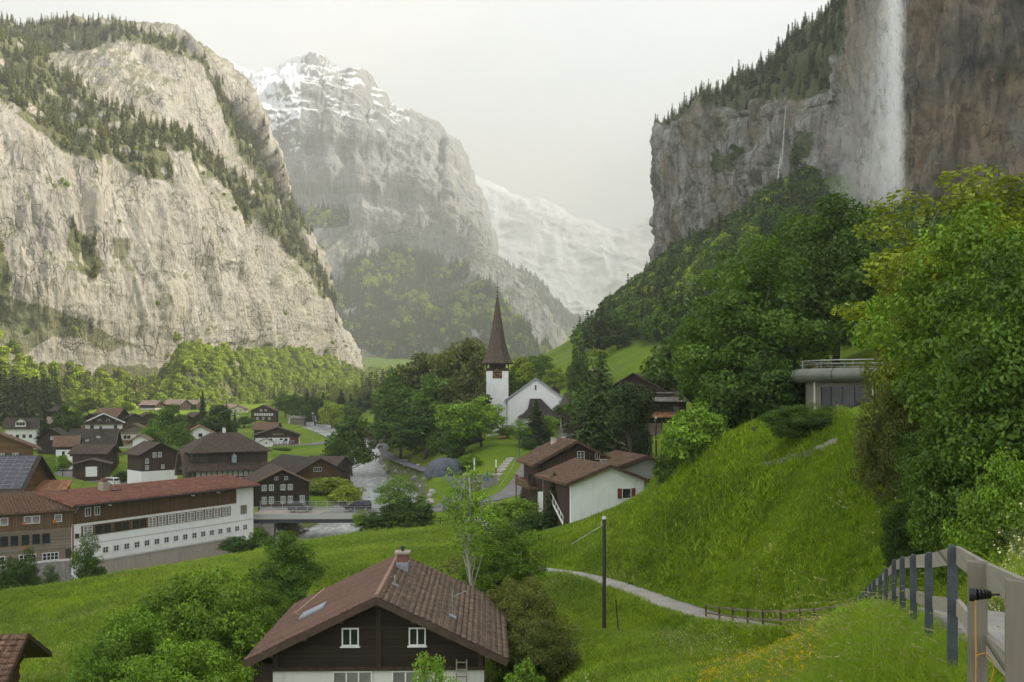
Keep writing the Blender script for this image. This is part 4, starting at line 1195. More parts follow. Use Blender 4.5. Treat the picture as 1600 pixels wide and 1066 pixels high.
# ================================================================ building kit
def mat_tiles(name, c, w=0.35, h=0.30, var=0.3, moss=None, rough=0.85):
    """roof courses: a brick pattern lies in the plane of the roof (local y along the ridge)"""
    t = NT(name)
    tc = t.node('ShaderNodeTexCoord')
    sp = t.node('ShaderNodeSeparateXYZ', {0: tc.outputs['Object']})
    v = t.node('ShaderNodeCombineXYZ', {0: sp.outputs[1], 1: t.math('MULTIPLY', sp.outputs[0], 1.12), 2: 0.0}).outputs[0]
    b = t.node('ShaderNodeTexBrick', {'Vector': v, 'Color1': (*[x * (1 - var) for x in c], 1), 'Color2': (*[min(1, x * (1 + var)) for x in c], 1), 'Mortar': (*[x * 0.35 for x in c], 1), 'Scale': 1.0, 'Mortar Size': 0.018, 'Mortar Smooth': 0.4, 'Bias': 0.0, 'Brick Width': w, 'Row Height': h})
    n = t.noise(tc.outputs['Object'], 0.6, 6, 0.65)
    col = t.mix(t.ramp(n, [(0.40, 0.0), (0.70, 0.55)]), b.outputs['Color'], moss or tuple(x * 0.5 for x in c))
    n2 = t.noise(tc.outputs['Object'], 2.5, 5, 0.7)
    col = t.mix(t.ramp(n2, [(0.62, 0.0), (0.75, 0.5)]), col, tuple(min(1, x * 1.9 + 0.03) for x in c))
    t.bsdf(col, rough, t.bump(t.math('SUBTRACT', 1.0, b.outputs['Fac']), 0.7, 0.05), spec=0.2)
    return t.m

def mat_planks(name, c, pitch=0.16, vertical=True, var=0.35):
    t = NT(name)
    tc = t.node('ShaderNodeTexCoord'); sp = t.node('ShaderNodeSeparateXYZ', {0: tc.outputs['Object']})
    u = t.math('ADD', sp.outputs[0], sp.outputs[1]) if vertical else sp.outputs[2]
    fl = t.math('FLOOR', t.math('DIVIDE', u, pitch)); fr = t.math('FRACT', t.math('DIVIDE', u, pitch))
    rnd = t.node('ShaderNodeTexWhiteNoise', {'W': fl}, noise_dimensions='1D').outputs['Value']
    gr = t.noise(t.coords((6, 6, 0.7) if vertical else (0.7, 0.7, 9)), 1.5, 5, 0.65)
    k = t.math('ADD', t.math('MULTIPLY', rnd, 0.5), t.math('MULTIPLY', gr, 0.6))
    col = t.ramp(k, [(0.15, tuple(x * (1 - var) for x in c)), (0.85, tuple(min(1, x * (1 + var)) for x in c))])
    gap = t.ramp(fr, [(0.0, 1.0), (0.07, 0.0)])
    col = t.mix(gap, col, tuple(x * 0.3 for x in c))
    big = t.noise(tc.outputs['Object'], 0.5, 4, 0.6)
    col = t.mix(t.ramp(big, [(0.45, 0.0), (0.75, 0.45)]), col, tuple(x * 0.55 for x in c))
    t.bsdf(col, 0.8, t.bump(t.math('SUBTRACT', gr, t.math('MULTIPLY', gap, 1.2)), 0.5, 0.03), spec=0.2)
    return t.m

def mat_render(name, c, stain=0.35):
    t = NT(name)
    v = t.coords()
    n = t.noise(v, 0.7, 6, 0.6); s = t.noise(t.coords((2.5, 2.5, 0.25)), 1.1, 5, 0.65); f = t.noise(v, 14, 3, 0.6)
    col = t.ramp(n, [(0.3, tuple(x * 0.90 for x in c)), (0.7, c)])
    col = t.mix(t.math('MULTIPLY', t.ramp(s, [(0.52, 0.0), (0.78, 1.0)]), stain), col, tuple(x * 0.62 for x in (c[0], c[1] * 0.98, c[2] * 0.92)))
    t.bsdf(col, 0.85, t.bump(f, 0.25, 0.02), spec=0.2)
    return t.m

def mat_glass(name, c, rough=0.06):
    t = NT(name)
    n = t.noise(t.coords(), 0.9, 3, 0.5)
    col = t.ramp(n, [(0.35, tuple(x * 0.55 for x in c)), (0.65, c)])
    t.bsdf(col, rough, spec=0.35)
    return t.m

MATS.update(
    white=mat_render('white_render', (0.85, 0.85, 0.83)), white_old=mat_render('white_render_old', (0.72, 0.71, 0.67), 0.6), cream=mat_render('cream_render', (0.58, 0.54, 0.46)), grey=mat_render('grey_render', (0.42, 0.41, 0.39)), concrete=mat_render('concrete', (0.37, 0.32, 0.265), 0.9),
    white_paint=plain('white_paint', (0.80, 0.80, 0.77), 0.5, 0.08),
    wood_dark=mat_planks('wood_dark', (0.058, 0.039, 0.027), 0.18), wood_black=mat_planks('wood_black', (0.036, 0.025, 0.019), 0.2, False), wood_mid=mat_planks('wood_mid', (0.135, 0.086, 0.046), 0.20), wood_brown=mat_planks('wood_brown', (0.17, 0.10, 0.05), 0.20, False), wood_grey=mat_planks('wood_grey', (0.20, 0.165, 0.12), 0.22, False), wood_facade=mat_planks('wood_facade', (0.105, 0.064, 0.032), 0.22), wood_red=mat_planks('wood_red', (0.14, 0.030, 0.022), 0.16), wood_pale=mat_planks('wood_pale', (0.30, 0.26, 0.21), 0.5, False, 0.25), beam=plain('beam_wood', (0.075, 0.05, 0.035), 0.8, 0.35, 3.0, 0.02), orange_wood=mat_planks('wood_orange', (0.42, 0.19, 0.06), 0.3),
    tile_brown=mat_tiles('tiles_brown', (0.085, 0.062, 0.050)), tile_dark=mat_tiles('tiles_dark', (0.058, 0.047, 0.041)), tile_red=mat_tiles('tiles_red', (0.29, 0.130, 0.088), moss=(0.12, 0.06, 0.045)), tile_warm=mat_tiles('tiles_warm', (0.175, 0.105, 0.070)), tile_grey=mat_tiles('tiles_grey', (0.20, 0.185, 0.17), 0.9, 0.5), tile_pale=mat_tiles('tiles_pale', (0.26, 0.19, 0.16)), tile_orange=mat_tiles('tiles_orange', (0.30, 0.145, 0.075), 0.9, 0.5), panel_metal=plain('panel_frame_metal', (0.22, 0.225, 0.235), 0.4, 0.1, metal=0.4), shingle=mat_tiles('shingles', (0.135, 0.104, 0.080), 0.16, 0.18, 0.35),
    glass=mat_glass('window_glass', (0.030, 0.034, 0.036)), glass_pale=mat_glass('curtained_glass', (0.30, 0.29, 0.27), 0.2),
    shutter_green=plain('shutter_green', (0.020, 0.055, 0.028), 0.6, 0.2, 4), shutter_red=plain('shutter_red', (0.16, 0.045, 0.025), 0.6, 0.25, 4), shutter_white=plain('shutter_white', (0.7, 0.7, 0.68), 0.6, 0.1, 4),
    metal=plain('galvanised_metal', (0.42, 0.43, 0.44), 0.4, 0.15, 3, metal=0.7), dark_metal=plain('dark_metal', (0.05, 0.055, 0.06), 0.45, 0.2, 3, metal=0.4), lead=plain('lead_sheet', (0.30, 0.33, 0.36), 0.5, 0.2, 3, metal=0.3),
    brick=plain('chimney_brick', (0.20, 0.10, 0.075), 0.9, 0.35, 6, 0.02), gold=plain('gilding', (0.62, 0.38, 0.08), 0.4, 0.1, 5, metal=0.3), clock_red=plain('clock_face', (0.040, 0.014, 0.012), 0.5, 0.3, 4), fascia=plain('fascia_wood', (0.20, 0.135, 0.09), 0.7, 0.3, 3),
    solar=plain('solar_cell', (0.016, 0.020, 0.040), 0.15, 0.3, 1.0, spec=0.6), black=plain('black_plastic', (0.015, 0.015, 0.016), 0.4, 0.2, 3), rubber=plain('rubber', (0.02, 0.02, 0.02), 0.9, 0.2, 4),
    stone=plain('wall_stone', (0.24, 0.22, 0.20), 0.9, 0.45, 2.0, 0.06), slate=plain('slate_heap', (0.085, 0.095, 0.115), 0.7, 0.7, 1.3, 0.12, stretch=(2.2, 2.2, 0.35)), step_stone=plain('step_stone', (0.38, 0.355, 0.32), 0.9, 0.2, 2.0, 0.02),
    flower_red=plain('geranium', (0.22, 0.025, 0.025), 0.7, 0.4, 8), yellow_wood=plain('bench_yellow', (0.55, 0.33, 0.05), 0.6, 0.15, 4),
)

_wcache = {}
def window_meshes(w, h, bars, rows):
    k = (round(w, 2), round(h, 2), bars, rows)
    if k not in _wcache:
        f = MB(); b = 0.07 if w > 0.7 else 0.05; d = 0.09
        f.bb(-w / 2 - b, w / 2 + b, -d, 0.0, -h / 2 - b, -h / 2).bb(-w / 2 - b, w / 2 + b, -d, 0.0, h / 2, h / 2 + b)
        f.bb(-w / 2 - b, -w / 2, -d, 0, -h / 2, h / 2).bb(w / 2, w / 2 + b, -d, 0, -h / 2, h / 2)
        for i in range(1, bars):
            x = -w / 2 + w * i / bars; f.bb(x - 0.035, x + 0.035, -d * 0.8, 0, -h / 2, h / 2)
        for i in range(1, rows):
            z = -h / 2 + h * i / rows; f.bb(-w / 2, w / 2, -d * 0.7, 0, z - 0.02, z + 0.02)
        p = MB().bb(-w / 2, w / 2, -0.025, 0.0, -h / 2, h / 2)
        s = MB().bb(-0.27 * w, 0.27 * w, -0.07, 0, -h / 2 - 0.05, h / 2 + 0.05)
        sill = MB().bb(-w / 2 - 0.14, w / 2 + 0.14, -0.17, 0.0, -h / 2 - b - 0.06, -h / 2 - b)
        _wcache[k] = (f.mesh('window'), p.mesh('pane'), s.mesh('shutter'), sill.mesh('sill'))
    return _wcache[k]

def omat(o, m):
    if len(o.data.materials) == 0: o.data.materials.append(m)
    o.material_slots[0].link = 'OBJECT'; o.material_slots[0].material = m
    return o

def window(parent, loc, rz, w, h, frame='white_paint', pane='glass', shutter=None, bars=2, rows=1, sill=False):
    f, p, s, sl = window_meshes(w, h, bars, rows)
    o = omat(link('window', f, parent), M(frame)); o.location = loc; o.rotation_euler = (0, 0, rz)
    omat(link('pane', p, o), M(pane))
    if shutter:
        for sg in (-1, 1):
            q = omat(link('shutter', s, o), M(shutter)); q.location = (sg * (w / 2 + 0.08 + 0.27 * w), 0, 0)
    if sill: omat(link('sill', sl, o), M(frame))
    return o

def tiles_geometry(rows, cols, L, S, mat, name, parent, frames, th=0.045, seed=1):
    """rows x cols roof tiles on each slope; frames = [(origin, along-ridge dir, down-slope dir)], L ridge length, S slope length"""
    r = np.random.default_rng(seed); V = []
    tw, tl = L / cols, S / rows
    for o, a, d in frames:
        o, a, d = np.array(o, float), np.array(a, float), np.array(d, float); n = np.cross(a, d); n /= np.linalg.norm(n)
        if n[2] < 0: n = -n
        I, J = np.meshgrid(np.arange(cols), np.arange(rows)); I, J = I.ravel(), J.ravel()
        j1, j2, j3 = r.normal(size=(3, len(I))) * 0.006
        for (u, v, k) in ((0.03, -0.12, 0), (0.97, -0.12, 0), (0.97, 1.0, 1), (0.03, 1.0, 1)):
            for z in (0, 1):
                V.append(o + a * ((I + u) * tw + j1)[:, None] + d * ((J + v) * tl + j2)[:, None] + n * ((0.015 if k == 0 else 0.05) + z * th + j3)[:, None])
    m = rows * cols; V = np.array(V).reshape(len(frames), 8, m, 3).transpose(0, 2, 1, 3).reshape(-1, 8, 3)
    q = np.array([(0, 2, 4, 6), (1, 7, 5, 3), (0, 1, 3, 2), (4, 5, 7, 6), (2, 3, 5, 4), (6, 7, 1, 0)])
    Q = (np.arange(len(V))[:, None, None] * 8 + q).reshape(-1, 4)
    me = np_mesh(name, V.reshape(-1, 3), Q, False); me.materials.append(mat)
    o = link(name, me, parent); o['kind'] = 'stuff'
    return o

def house(name, label, at, rot=0, w=10, l=11, h=5, rise=2.6, ov=0.9, ovf=0.9, wall='wood_dark', roof='tile_brown', plinth=None, hp=0, wins=(), barge=None, chimney=None, group=None, cat='house', gable=None, tiles=None, balcony=None, fdn=3.0, ridge_cap=False, win_kw=None):
    """a gabled house; gable front faces local -y, ridge along local y"""
    X, Y, Z = at
    e = thing(name, label, cat, at, math.radians(rot), group)
    s = rise / (w / 2)
    zr = h + rise
    wm = MB(); z0 = hp if plinth else -fdn
    wm.prism([(-w / 2, z0), (w / 2, z0), (w / 2, h), (0, zr), (-w / 2, h)], 'y', -l / 2, l / 2)
    wm.build('wall', M(wall), e)
    if plinth: MB().bb(-w / 2 - 0.05, w / 2 + 0.05, -l / 2 - 0.05, l / 2 + 0.05, -fdn, hp).build('plinth', M(plinth), e)
    if gable:   # boarded gable of another colour
        g = MB(); zz = h - 0.1; hw = w / 2 - 0.02
        g.prism([(-hw, zz), (hw, zz), (0, zr - 0.02)], 'y', -l / 2 - 0.05, -l / 2 + 0.01); g.build('gable', M(gable), e)
    t = 0.22; xe = w / 2 + ov; ze = h - ov * s
    rm = MB()
    for sg in (-1, 1):
        rm.prism([(0, zr + 0.03), (sg * xe, ze + 0.03), (sg * xe, ze + t + 0.03), (0, zr + t + 0.03)], 'y', -l / 2 - ovf, l / 2 + ovf)
    ro = rm.build('roof', M(roof), e)
    if tiles:
        sl = math.hypot(xe, xe * s); cs, sn = xe / sl, xe * s / sl
        fr = [((0, -l / 2 - ovf, zr + t + 0.03), (0, 1, 0), (sg * cs, 0, -sn)) for sg in (-1, 1)]
        tiles_geometry(tiles[0], tiles[1], l + 2 * ovf, sl, M(tiles[2] if len(tiles) > 2 else roof), 'roof_tiles', ro, fr)
    if barge:
        b = MB()
        for sg in (-1, 1): b.beam((0, -l / 2 - ovf - 0.04, zr + 0.08), (sg * (xe + 0.02), -l / 2 - ovf - 0.04, ze + 0.08), 0.07, 0.36, (0, 1, 0) if False else (0, 0, 1))
        b.build('bargeboard', M(barge), e)
    if ridge_cap:
        MB().tube([(0, -l / 2 - ovf, zr + t + 0.03), (0, l / 2 + ovf, zr + t + 0.03)], 0.12, 8).build('ridge_cap', M(roof), e)
    kw = dict(win_kw or {})
    for q in wins:
        face, u, z, ww, wh = q[:5]; k = dict(kw); k.update(q[5] if len(q) > 5 else {})
        if face == 'F': window(e, (u, -l / 2 - 0.05, z), 0, ww, wh, **k)
        elif face == 'L': window(e, (-w / 2 - 0.05, u, z), -math.pi / 2, ww, wh, **k)
        elif face == 'R': window(e, (w / 2 + 0.05, u, z), math.pi / 2, ww, wh, **k)
    if chimney:
        cx, cy = chimney[:2]; top = zr + (chimney[2] if len(chimney) > 2 else 0.6); zc = zr - abs(cx) * s - 0.4
        c = MB().bb(cx - 0.35, cx + 0.35, cy - 0.35, cy + 0.35, zc, top).build('chimney', M('brick' if len(chimney) < 4 else chimney[3]), ro)
        MB().bb(cx - 0.45, cx + 0.45, cy - 0.45, cy + 0.45, top, top + 0.10).build('chimney_cap', M('concrete'), ro)
    if balcony:
        face, z, dep, bm_ = balcony
        b = MB()
        if face == 'F':
            b.bb(-w / 2, w / 2, -l / 2 - dep, -l / 2 - 0.002, z - 0.15, z); y = -l / 2 - dep
            b.bb(-w / 2, w / 2, y - 0.03, y + 0.03, z + 0.08, z + 0.85).bb(-w / 2, w / 2, y - 0.06, y + 0.06, z + 0.92, z + 1.0)
        elif face == 'R':
            x = w / 2 + dep; b.bb(w / 2 + 0.002, x, -l / 2, l / 2, z - 0.15, z).bb(x - 0.03, x + 0.03, -l / 2, l / 2, z + 0.08, z + 0.85).bb(x - 0.06, x + 0.06, -l / 2, l / 2, z + 0.92, z + 1.0)
        else:
            x = -w / 2 - dep; b.bb(x, -w / 2 - 0.002, -l / 2, l / 2, z - 0.15, z).bb(x - 0.03, x + 0.03, -l / 2, l / 2, z + 0.08, z + 0.85).bb(x - 0.06, x + 0.06, -l / 2, l / 2, z + 0.92, z + 1.0)
        b.build('balcony', M(bm_), e)
    return e

def site(px, py, Y):
    p = P(px, py, Y); HOUSE_PTS.append(p); return p

def row(face, us, z, w, h, **k):
    return [(face, u, z, w, h, k) for u in us]
# ================================================================ village houses
VILLAGE = []
def V(*a, **k):
    """remember a house: its base point shapes the ground before it is built"""
    px, py, Y = k.pop('px')
    VILLAGE.append((a, dict(k, at=site(px, py, Y))))

V('chalet', 'brown wooden chalet with green shutters at the left edge', px=(-14, 757, 212), rot=27, w=16, l=13, h=8.0, rise=3.6, ov=1.6, ovf=1.4, wall='wood_brown', roof='tile_warm', cat='house',
  wins=row('F', (2.0, 4.6), 6.3, 1.0, 1.1, shutter='shutter_green', pane='glass_pale') + row('F', (2.0, 4.6, -2), 3.8, 1.0, 1.1, shutter='shutter_green', pane='glass_pale') + row('F', (2.0, 4.6), 1.3, 1.0, 1.1, shutter='shutter_green'))
V('house', 'dark roofed house with a white dormer and white ground floor at the left', px=(36, 690, 340), rot=108, w=9, l=9.5, h=5.0, rise=2.9, wall='white_old', roof='tile_dark', gable=None,
  wins=row('L', (-3, -1, 1, 3), 2.0, 0.8, 1.0, frame='wood_dark'))
V('cottage', 'small cottage with a faded pink tile roof in the village', px=(81, 672, 425), rot=90, w=7, l=6.5, h=3.2, rise=2.2, wall='wood_dark', roof='tile_pale')
V('barn', 'distant brown barn at the foot of the left wood', px=(84, 652, 520), rot=80, w=8, l=9, h=3.6, rise=2.2, wall='wood_dark', roof='tile_brown')
V('barn', 'dark gabled barn with one small pale window by the village street', px=(86, 706, 300), rot=12, w=7.5, l=9, h=4.6, rise=2.4, wall='wood_black', roof='tile_dark', wins=row('F', (0.2,), 4.3, 0.7, 0.9, pane='glass_pale'))
V('annex', 'low house with a reddish roof and white ground floor beside the dark roofed house', px=(106, 716, 284), rot=108, w=6, l=5.4, h=4.0, rise=2.2, wall='wood_dark', roof='tile_warm', plinth='white', hp=2.6, cat='house',
  wins=row('L', (-1.2, 0.8), 1.4, 0.6, 1.3, frame='wood_dark', bars=1))
V('barn', 'small dark red gabled barn behind the village street', px=(110, 690, 350), rot=16, w=8, l=8, h=4.2, rise=2.2, wall='wood_red', roof='tile_warm')
V('barn', 'low brown roof right behind the dark red barn', px=(134, 684, 372), rot=84, w=7, l=9, h=3.0, rise=2.0, wall='wood_dark', roof='tile_warm')
V('house', 'large dark roofed village house with roof windows and balconies', px=(148, 730, 290), rot=102, w=11.5, l=11.5, h=6.6, rise=4.4, ov=1.5, ovf=1.0, wall='wood_dark', roof='tile_dark', barge='fascia', balcony=('F', 3.2, 1.3, 'wood_grey'),
  wins=row('L', (-1.5,), 4.6, 1.6, 1.2, pane='glass_pale') + row('L', (-3.8, 1.8), 2.0, 1.0, 1.1, pane='glass') + row('F', (-2.5, 2.5), 5.0, 1.2, 1.2, pane='glass_pale'), chimney=(-1.8, -2.0, 0.9, 'dark_metal'))
V('garage', 'low garage with a white door below the dark roofed house', px=(145, 742, 256), rot=18, w=8.0, l=6, h=2.9, rise=1.1, ov=0.8, ovf=0.7, wall='wood_dark', roof='tile_brown', cat='garage')
V('shed', 'lean grey shed behind the white door garage', px=(149, 728, 268), rot=84, w=6, l=9.5, h=3.8, rise=1.7, wall='wood_dark', roof='tile_brown', cat='shed')
V('chalet', 'chalet with white bargeboards and white lower wall in the village', px=(163, 676, 372), rot=21, w=12.5, l=12, h=4.2, rise=3.0, ov=1.1, ovf=1.2, wall='wood_dark', roof='tile_dark', plinth='white', hp=3.4, barge='white_paint', cat='house',
  wins=row('F', (-4, 4), 2.3, 1.0, 1.1, frame='wood_dark') + row('F', (-1.5, 1.5), 4.6, 1.0, 1.0, pane='glass') + row('F', (-4.4, 4.4), 4.1, 0.8, 0.8), balcony=('F', 3.4, 1.0, 'wood_dark'))
V('barn', 'wide brown roof rising behind the white edged chalet', px=(174, 668, 410), rot=88, w=11, l=9, h=4.8, rise=3.0, wall='wood_dark', roof='tile_warm')
V('barn', 'dark gable left behind the white edged chalet', px=(147, 672, 400), rot=12, w=9, l=9, h=4.2, rise=2.4, wall='wood_black', roof='tile_dark')
V('chalet', 'grey gabled chalet with a pale window band in the village', px=(211, 700, 350), rot=15, w=11.5, l=12, h=5.8, rise=2.7, ov=1.3, ovf=1.3, wall='wood_grey', roof='tile_warm', plinth='cream', hp=5.0, cat='house',
  wins=row('F', (-2.6, -1.4, 1.6, 2.8, 3.9), 4.1, 0.9, 1.0, frame='wood_dark'), balcony=('F', 2.2, 1.2, 'tile_warm'))
V('barn', 'brown roofed barn above the grey gabled chalet', px=(208, 673, 415), rot=28, w=11, l=13, h=4.2, rise=2.9, wall='wood_dark', roof='tile_brown')
V('barn', 'second brown roof right of the barn above the grey chalet', px=(232, 668, 445), rot=30, w=10, l=12, h=4.0, rise=2.7, wall='wood_dark', roof='tile_brown')
V('hut', 'small white hut with a tiled roof beside the grey chalet', px=(222, 700, 318), rot=8, w=4.6, l=5, h=2.8, rise=1.4, wall='white', roof='tile_pale', cat='hut')
V('chalet', 'dark farmhouse right behind the village trees', px=(287, 676, 430), rot=34, w=10, l=13, h=4.6, rise=2.9, wall='wood_black', roof='tile_brown')
V('chalet', 'dark roof above the farmhouse behind the village trees', px=(306, 668, 470), rot=36, w=10, l=13, h=4.2, rise=2.9, wall='wood_dark', roof='tile_brown')
V('house', 'white gabled house with a red roof edge behind the hall', px=(312, 694, 335), rot=18, w=8.5, l=9, h=4.0, rise=2.2, ov=0.9, wall='white', roof='tile_orange', wins=row('F', (0.2,), 3.2, 1.1, 1.0, frame='wood_dark'))
V('house', 'sunlit distant house with a pale roof at the field edge, leftmost of three', px=(238, 642, 640), rot=76, w=10, l=11, h=4.0, rise=2.5, wall='wood_dark', roof='tile_pale', plinth='cream', hp=1.8)
V('house', 'sunlit distant house with a broad pale roof, middle of three', px=(277, 642, 650), rot=70, w=11, l=13, h=4.4, rise=2.8, wall='wood_dark', roof='tile_pale')
V('house', 'sunlit distant house, rightmost of the three at the field edge', px=(302, 641, 660), rot=76, w=9, l=10, h=4.2, rise=2.4, wall='wood_dark', roof='tile_pale')
V('hut', 'tiny barn far out on the sunlit field, left one', px=(387, 630, 1000), rot=80, w=8, l=9, h=2.6, rise=1.8, wall='wood_grey', roof='tile_pale', cat='hut')
V('hut', 'tiny barn far out on the sunlit field, right one', px=(401, 630, 1000), rot=80, w=8, l=9, h=2.6, rise=1.8, wall='wood_brown', roof='tile_pale', cat='hut')
V('house', 'white fronted far house among the field plots', px=(375, 645, 640), rot=0, w=8, l=8, h=2.6, rise=2.0, wall='cream', roof='tile_warm', wins=row('F', (-1.5, 1.5), 1.4, 0.9, 1.0))
V('house', 'far house half hidden left of the white fronted one', px=(362, 643, 660), rot=70, w=8, l=8, h=2.8, rise=2.0, wall='white_old', roof='tile_pale')
V('chalet', 'upper dark chalet with pale window shutters above the car park', px=(414, 657, 520), rot=6, w=12.5, l=11, h=5.2, rise=2.8, ov=1.2, wall='wood_dark', roof='tile_warm', cat='house',
  wins=row('F', (-3.5, -1, 1.4, 3.8), 3.2, 0.9, 1.1, pane='glass_pale', shutter='shutter_white') + row('F', (-1.2, 1.2), 5.4, 0.8, 0.9, pane='glass_pale') + row('F', (-3, 0, 3), 1.2, 0.9, 1.1, pane='glass_pale'))
V('chalet', 'wide chalet with a white ground floor and shop sign at the car park', px=(434, 694, 400), rot=13, w=17, l=12, h=3.9, rise=2.9, ov=0.9, ovf=1.2, wall='wood_dark', roof='tile_brown', plinth='white', hp=2.8, cat='house',
  wins=row('F', (-4.2, -2.6, 1.4, 3.2), 2.0, 1.0, 0.9, frame='wood_dark'))
V('barn', 'brown roof behind the car park chalet', px=(418, 686, 420), rot=86, w=8, l=9, h=4.4, rise=2.4, wall='wood_dark', roof='tile_warm')
V('hut', 'small white gabled hut before the car park chalet', px=(416, 699, 384), rot=12, w=5.0, l=4.5, h=2.2, rise=1.1, ov=0.35, ovf=0.3, wall='white', roof='tile_grey', cat='hut', wins=row('F', (0.1,), 1.7, 0.5, 0.5, frame='wood_dark', bars=1))
V('hut', 'small brown hut behind the hall roof', px=(381, 700, 372), rot=-18, w=4.0, l=4.5, h=2.6, rise=1.0, ov=0.4, ovf=0.4, wall='wood_grey', roof='tile_brown', cat='hut')
V('shelter', 'low open roof at the wood edge above the lane', px=(466, 660, 500), rot=86, w=4, l=7, h=2.2, rise=0.8, wall='wood_grey', roof='tile_grey', cat='shelter')
V('house', 'dark house with white arched windows and a white base beside the hall', px=(238, 752, 240), rot=42, w=8.6, l=8.5, h=7.0, rise=2.3, ov=1.0, ovf=1.0, wall='wood_dark', roof='tile_brown', plinth='white', hp=2.8,
  wins=row('F', (-1.2, 0.1), 6.6, 0.75, 1.1, pane='glass_pale') + row('F', (-3.0,), 5.2, 0.7, 1.1, pane='glass_pale') + row('F', (0.8, -3.0), 3.7, 0.7, 0.9, pane='glass_pale'))
V('house', 'dark wooden house with green shutters and white windows by the bridge', px=(432, 792, 205), rot=22, w=11.0, l=13, h=5.6, rise=2.7, ov=1.1, ovf=1.0, wall='wood_black', roof='tile_brown', barge='fascia', cat='house',
  wins=row('F', (-3.4, -2.0, 0.3, 1.7), 4.6, 0.75, 1.05, shutter='shutter_green', pane='glass_pale') + row('F', (-3.4, -2.0, 0.3, 1.7, 4.1), 2.1, 0.75, 1.3, shutter='shutter_green', pane='glass_pale') + row('F', (-1.0, 0.9), 6.4, 0.6, 0.6))
V('house', 'brown gabled hall with a row of three white windows behind the shuttered house', px=(470, 764, 238), rot=40, w=12, l=17, h=4.6, rise=3.0, ov=1.2, ovf=1.2, wall='wood_facade', roof='tile_dark', plinth='cream', hp=2.4,
  wins=row('F', (-0.2,), 5.2, 2.0, 0.9, bars=4) + row('F', (-2.8, -0.6, 1.0, 2.6, 4.2), 1.9, 1.2, 1.7, frame='white_old', bars=1))
V('barn', 'dark roof behind the brown gabled hall by the river', px=(512, 746, 262), rot=70, w=8, l=9, h=3.4, rise=2.0, wall='wood_dark', roof='tile_brown')
# --- right of the church
V('house', 'brown tiled roof glimpsed between the church and the wide fir', px=(908, 660, 285), rot=70, w=9, l=8, h=5.0, rise=3.4, wall='wood_dark', roof='tile_brown')
V('hut', 'tiny hay hut on the bright slope right of the church', px=(930, 587, 385), rot=30, w=3.6, l=4, h=1.5, rise=0.9, ov=0.3, ovf=0.3, wall='wood_grey', roof='tile_pale', cat='hut')
V('chalet', 'dark brown chalet with striped tile roof and a balcony below the church', px=(886, 792, 153), rot=13, w=11.5, l=9, h=7.2, rise=3.0, ov=1.1, ovf=1.0, wall='wood_dark', roof='tile_warm', tiles=(13, 26, 'tile_warm'), cat='house', barge='beam', chimney=(-1.6, 2.0, 0.3, 'cream'),
  wins=row('F', (0.8,), 8.1, 0.95, 1.25, rows=3) + row('F', (3.4,), 8.0, 0.6, 0.8) + row('F', (-3.6, -1.5), 4.2, 1.2, 1.4, frame='wood_dark') + row('L', (-2.5, 0.5), 4.4, 1.2, 1.4, frame='wood_dark') + row('F', (-3.4,), 1.6, 1.0, 1.6, frame='white_paint'), balcony=('L', 3.4, 1.4, 'wood_mid'))
V('house', 'white house with a striped tile roof and red shutters at the meadow edge', px=(925, 817, 132), rot=16, w=10.0, l=11.5, h=6.0, rise=1.9, ov=0.95, ovf=0.9, wall='white', roof='tile_warm', tiles=(11, 30, 'tile_warm'), barge='beam', chimney=(2.2, 1.5, 0.3, 'concrete'),
  wins=[('F', 2.5, 4.4, 1.1, 1.2, dict(shutter='shutter_red', bars=1, sill=True))])
V('house', 'rear wing with a striped tile roof and two dark windows behind the white house', px=(985, 782, 148), rot=14, w=9.5, l=11, h=5.2, rise=1.6, ov=0.9, ovf=0.9, wall='grey', roof='tile_warm', tiles=(10, 28, 'tile_warm'), barge='beam',
  wins=[('F', 1.0, 3.0, 1.1, 1.5, dict(shutter='shutter_red', bars=1)), ('F', 2.6, 3.0, 1.1, 1.5, dict(bars=1, shutter=None))])

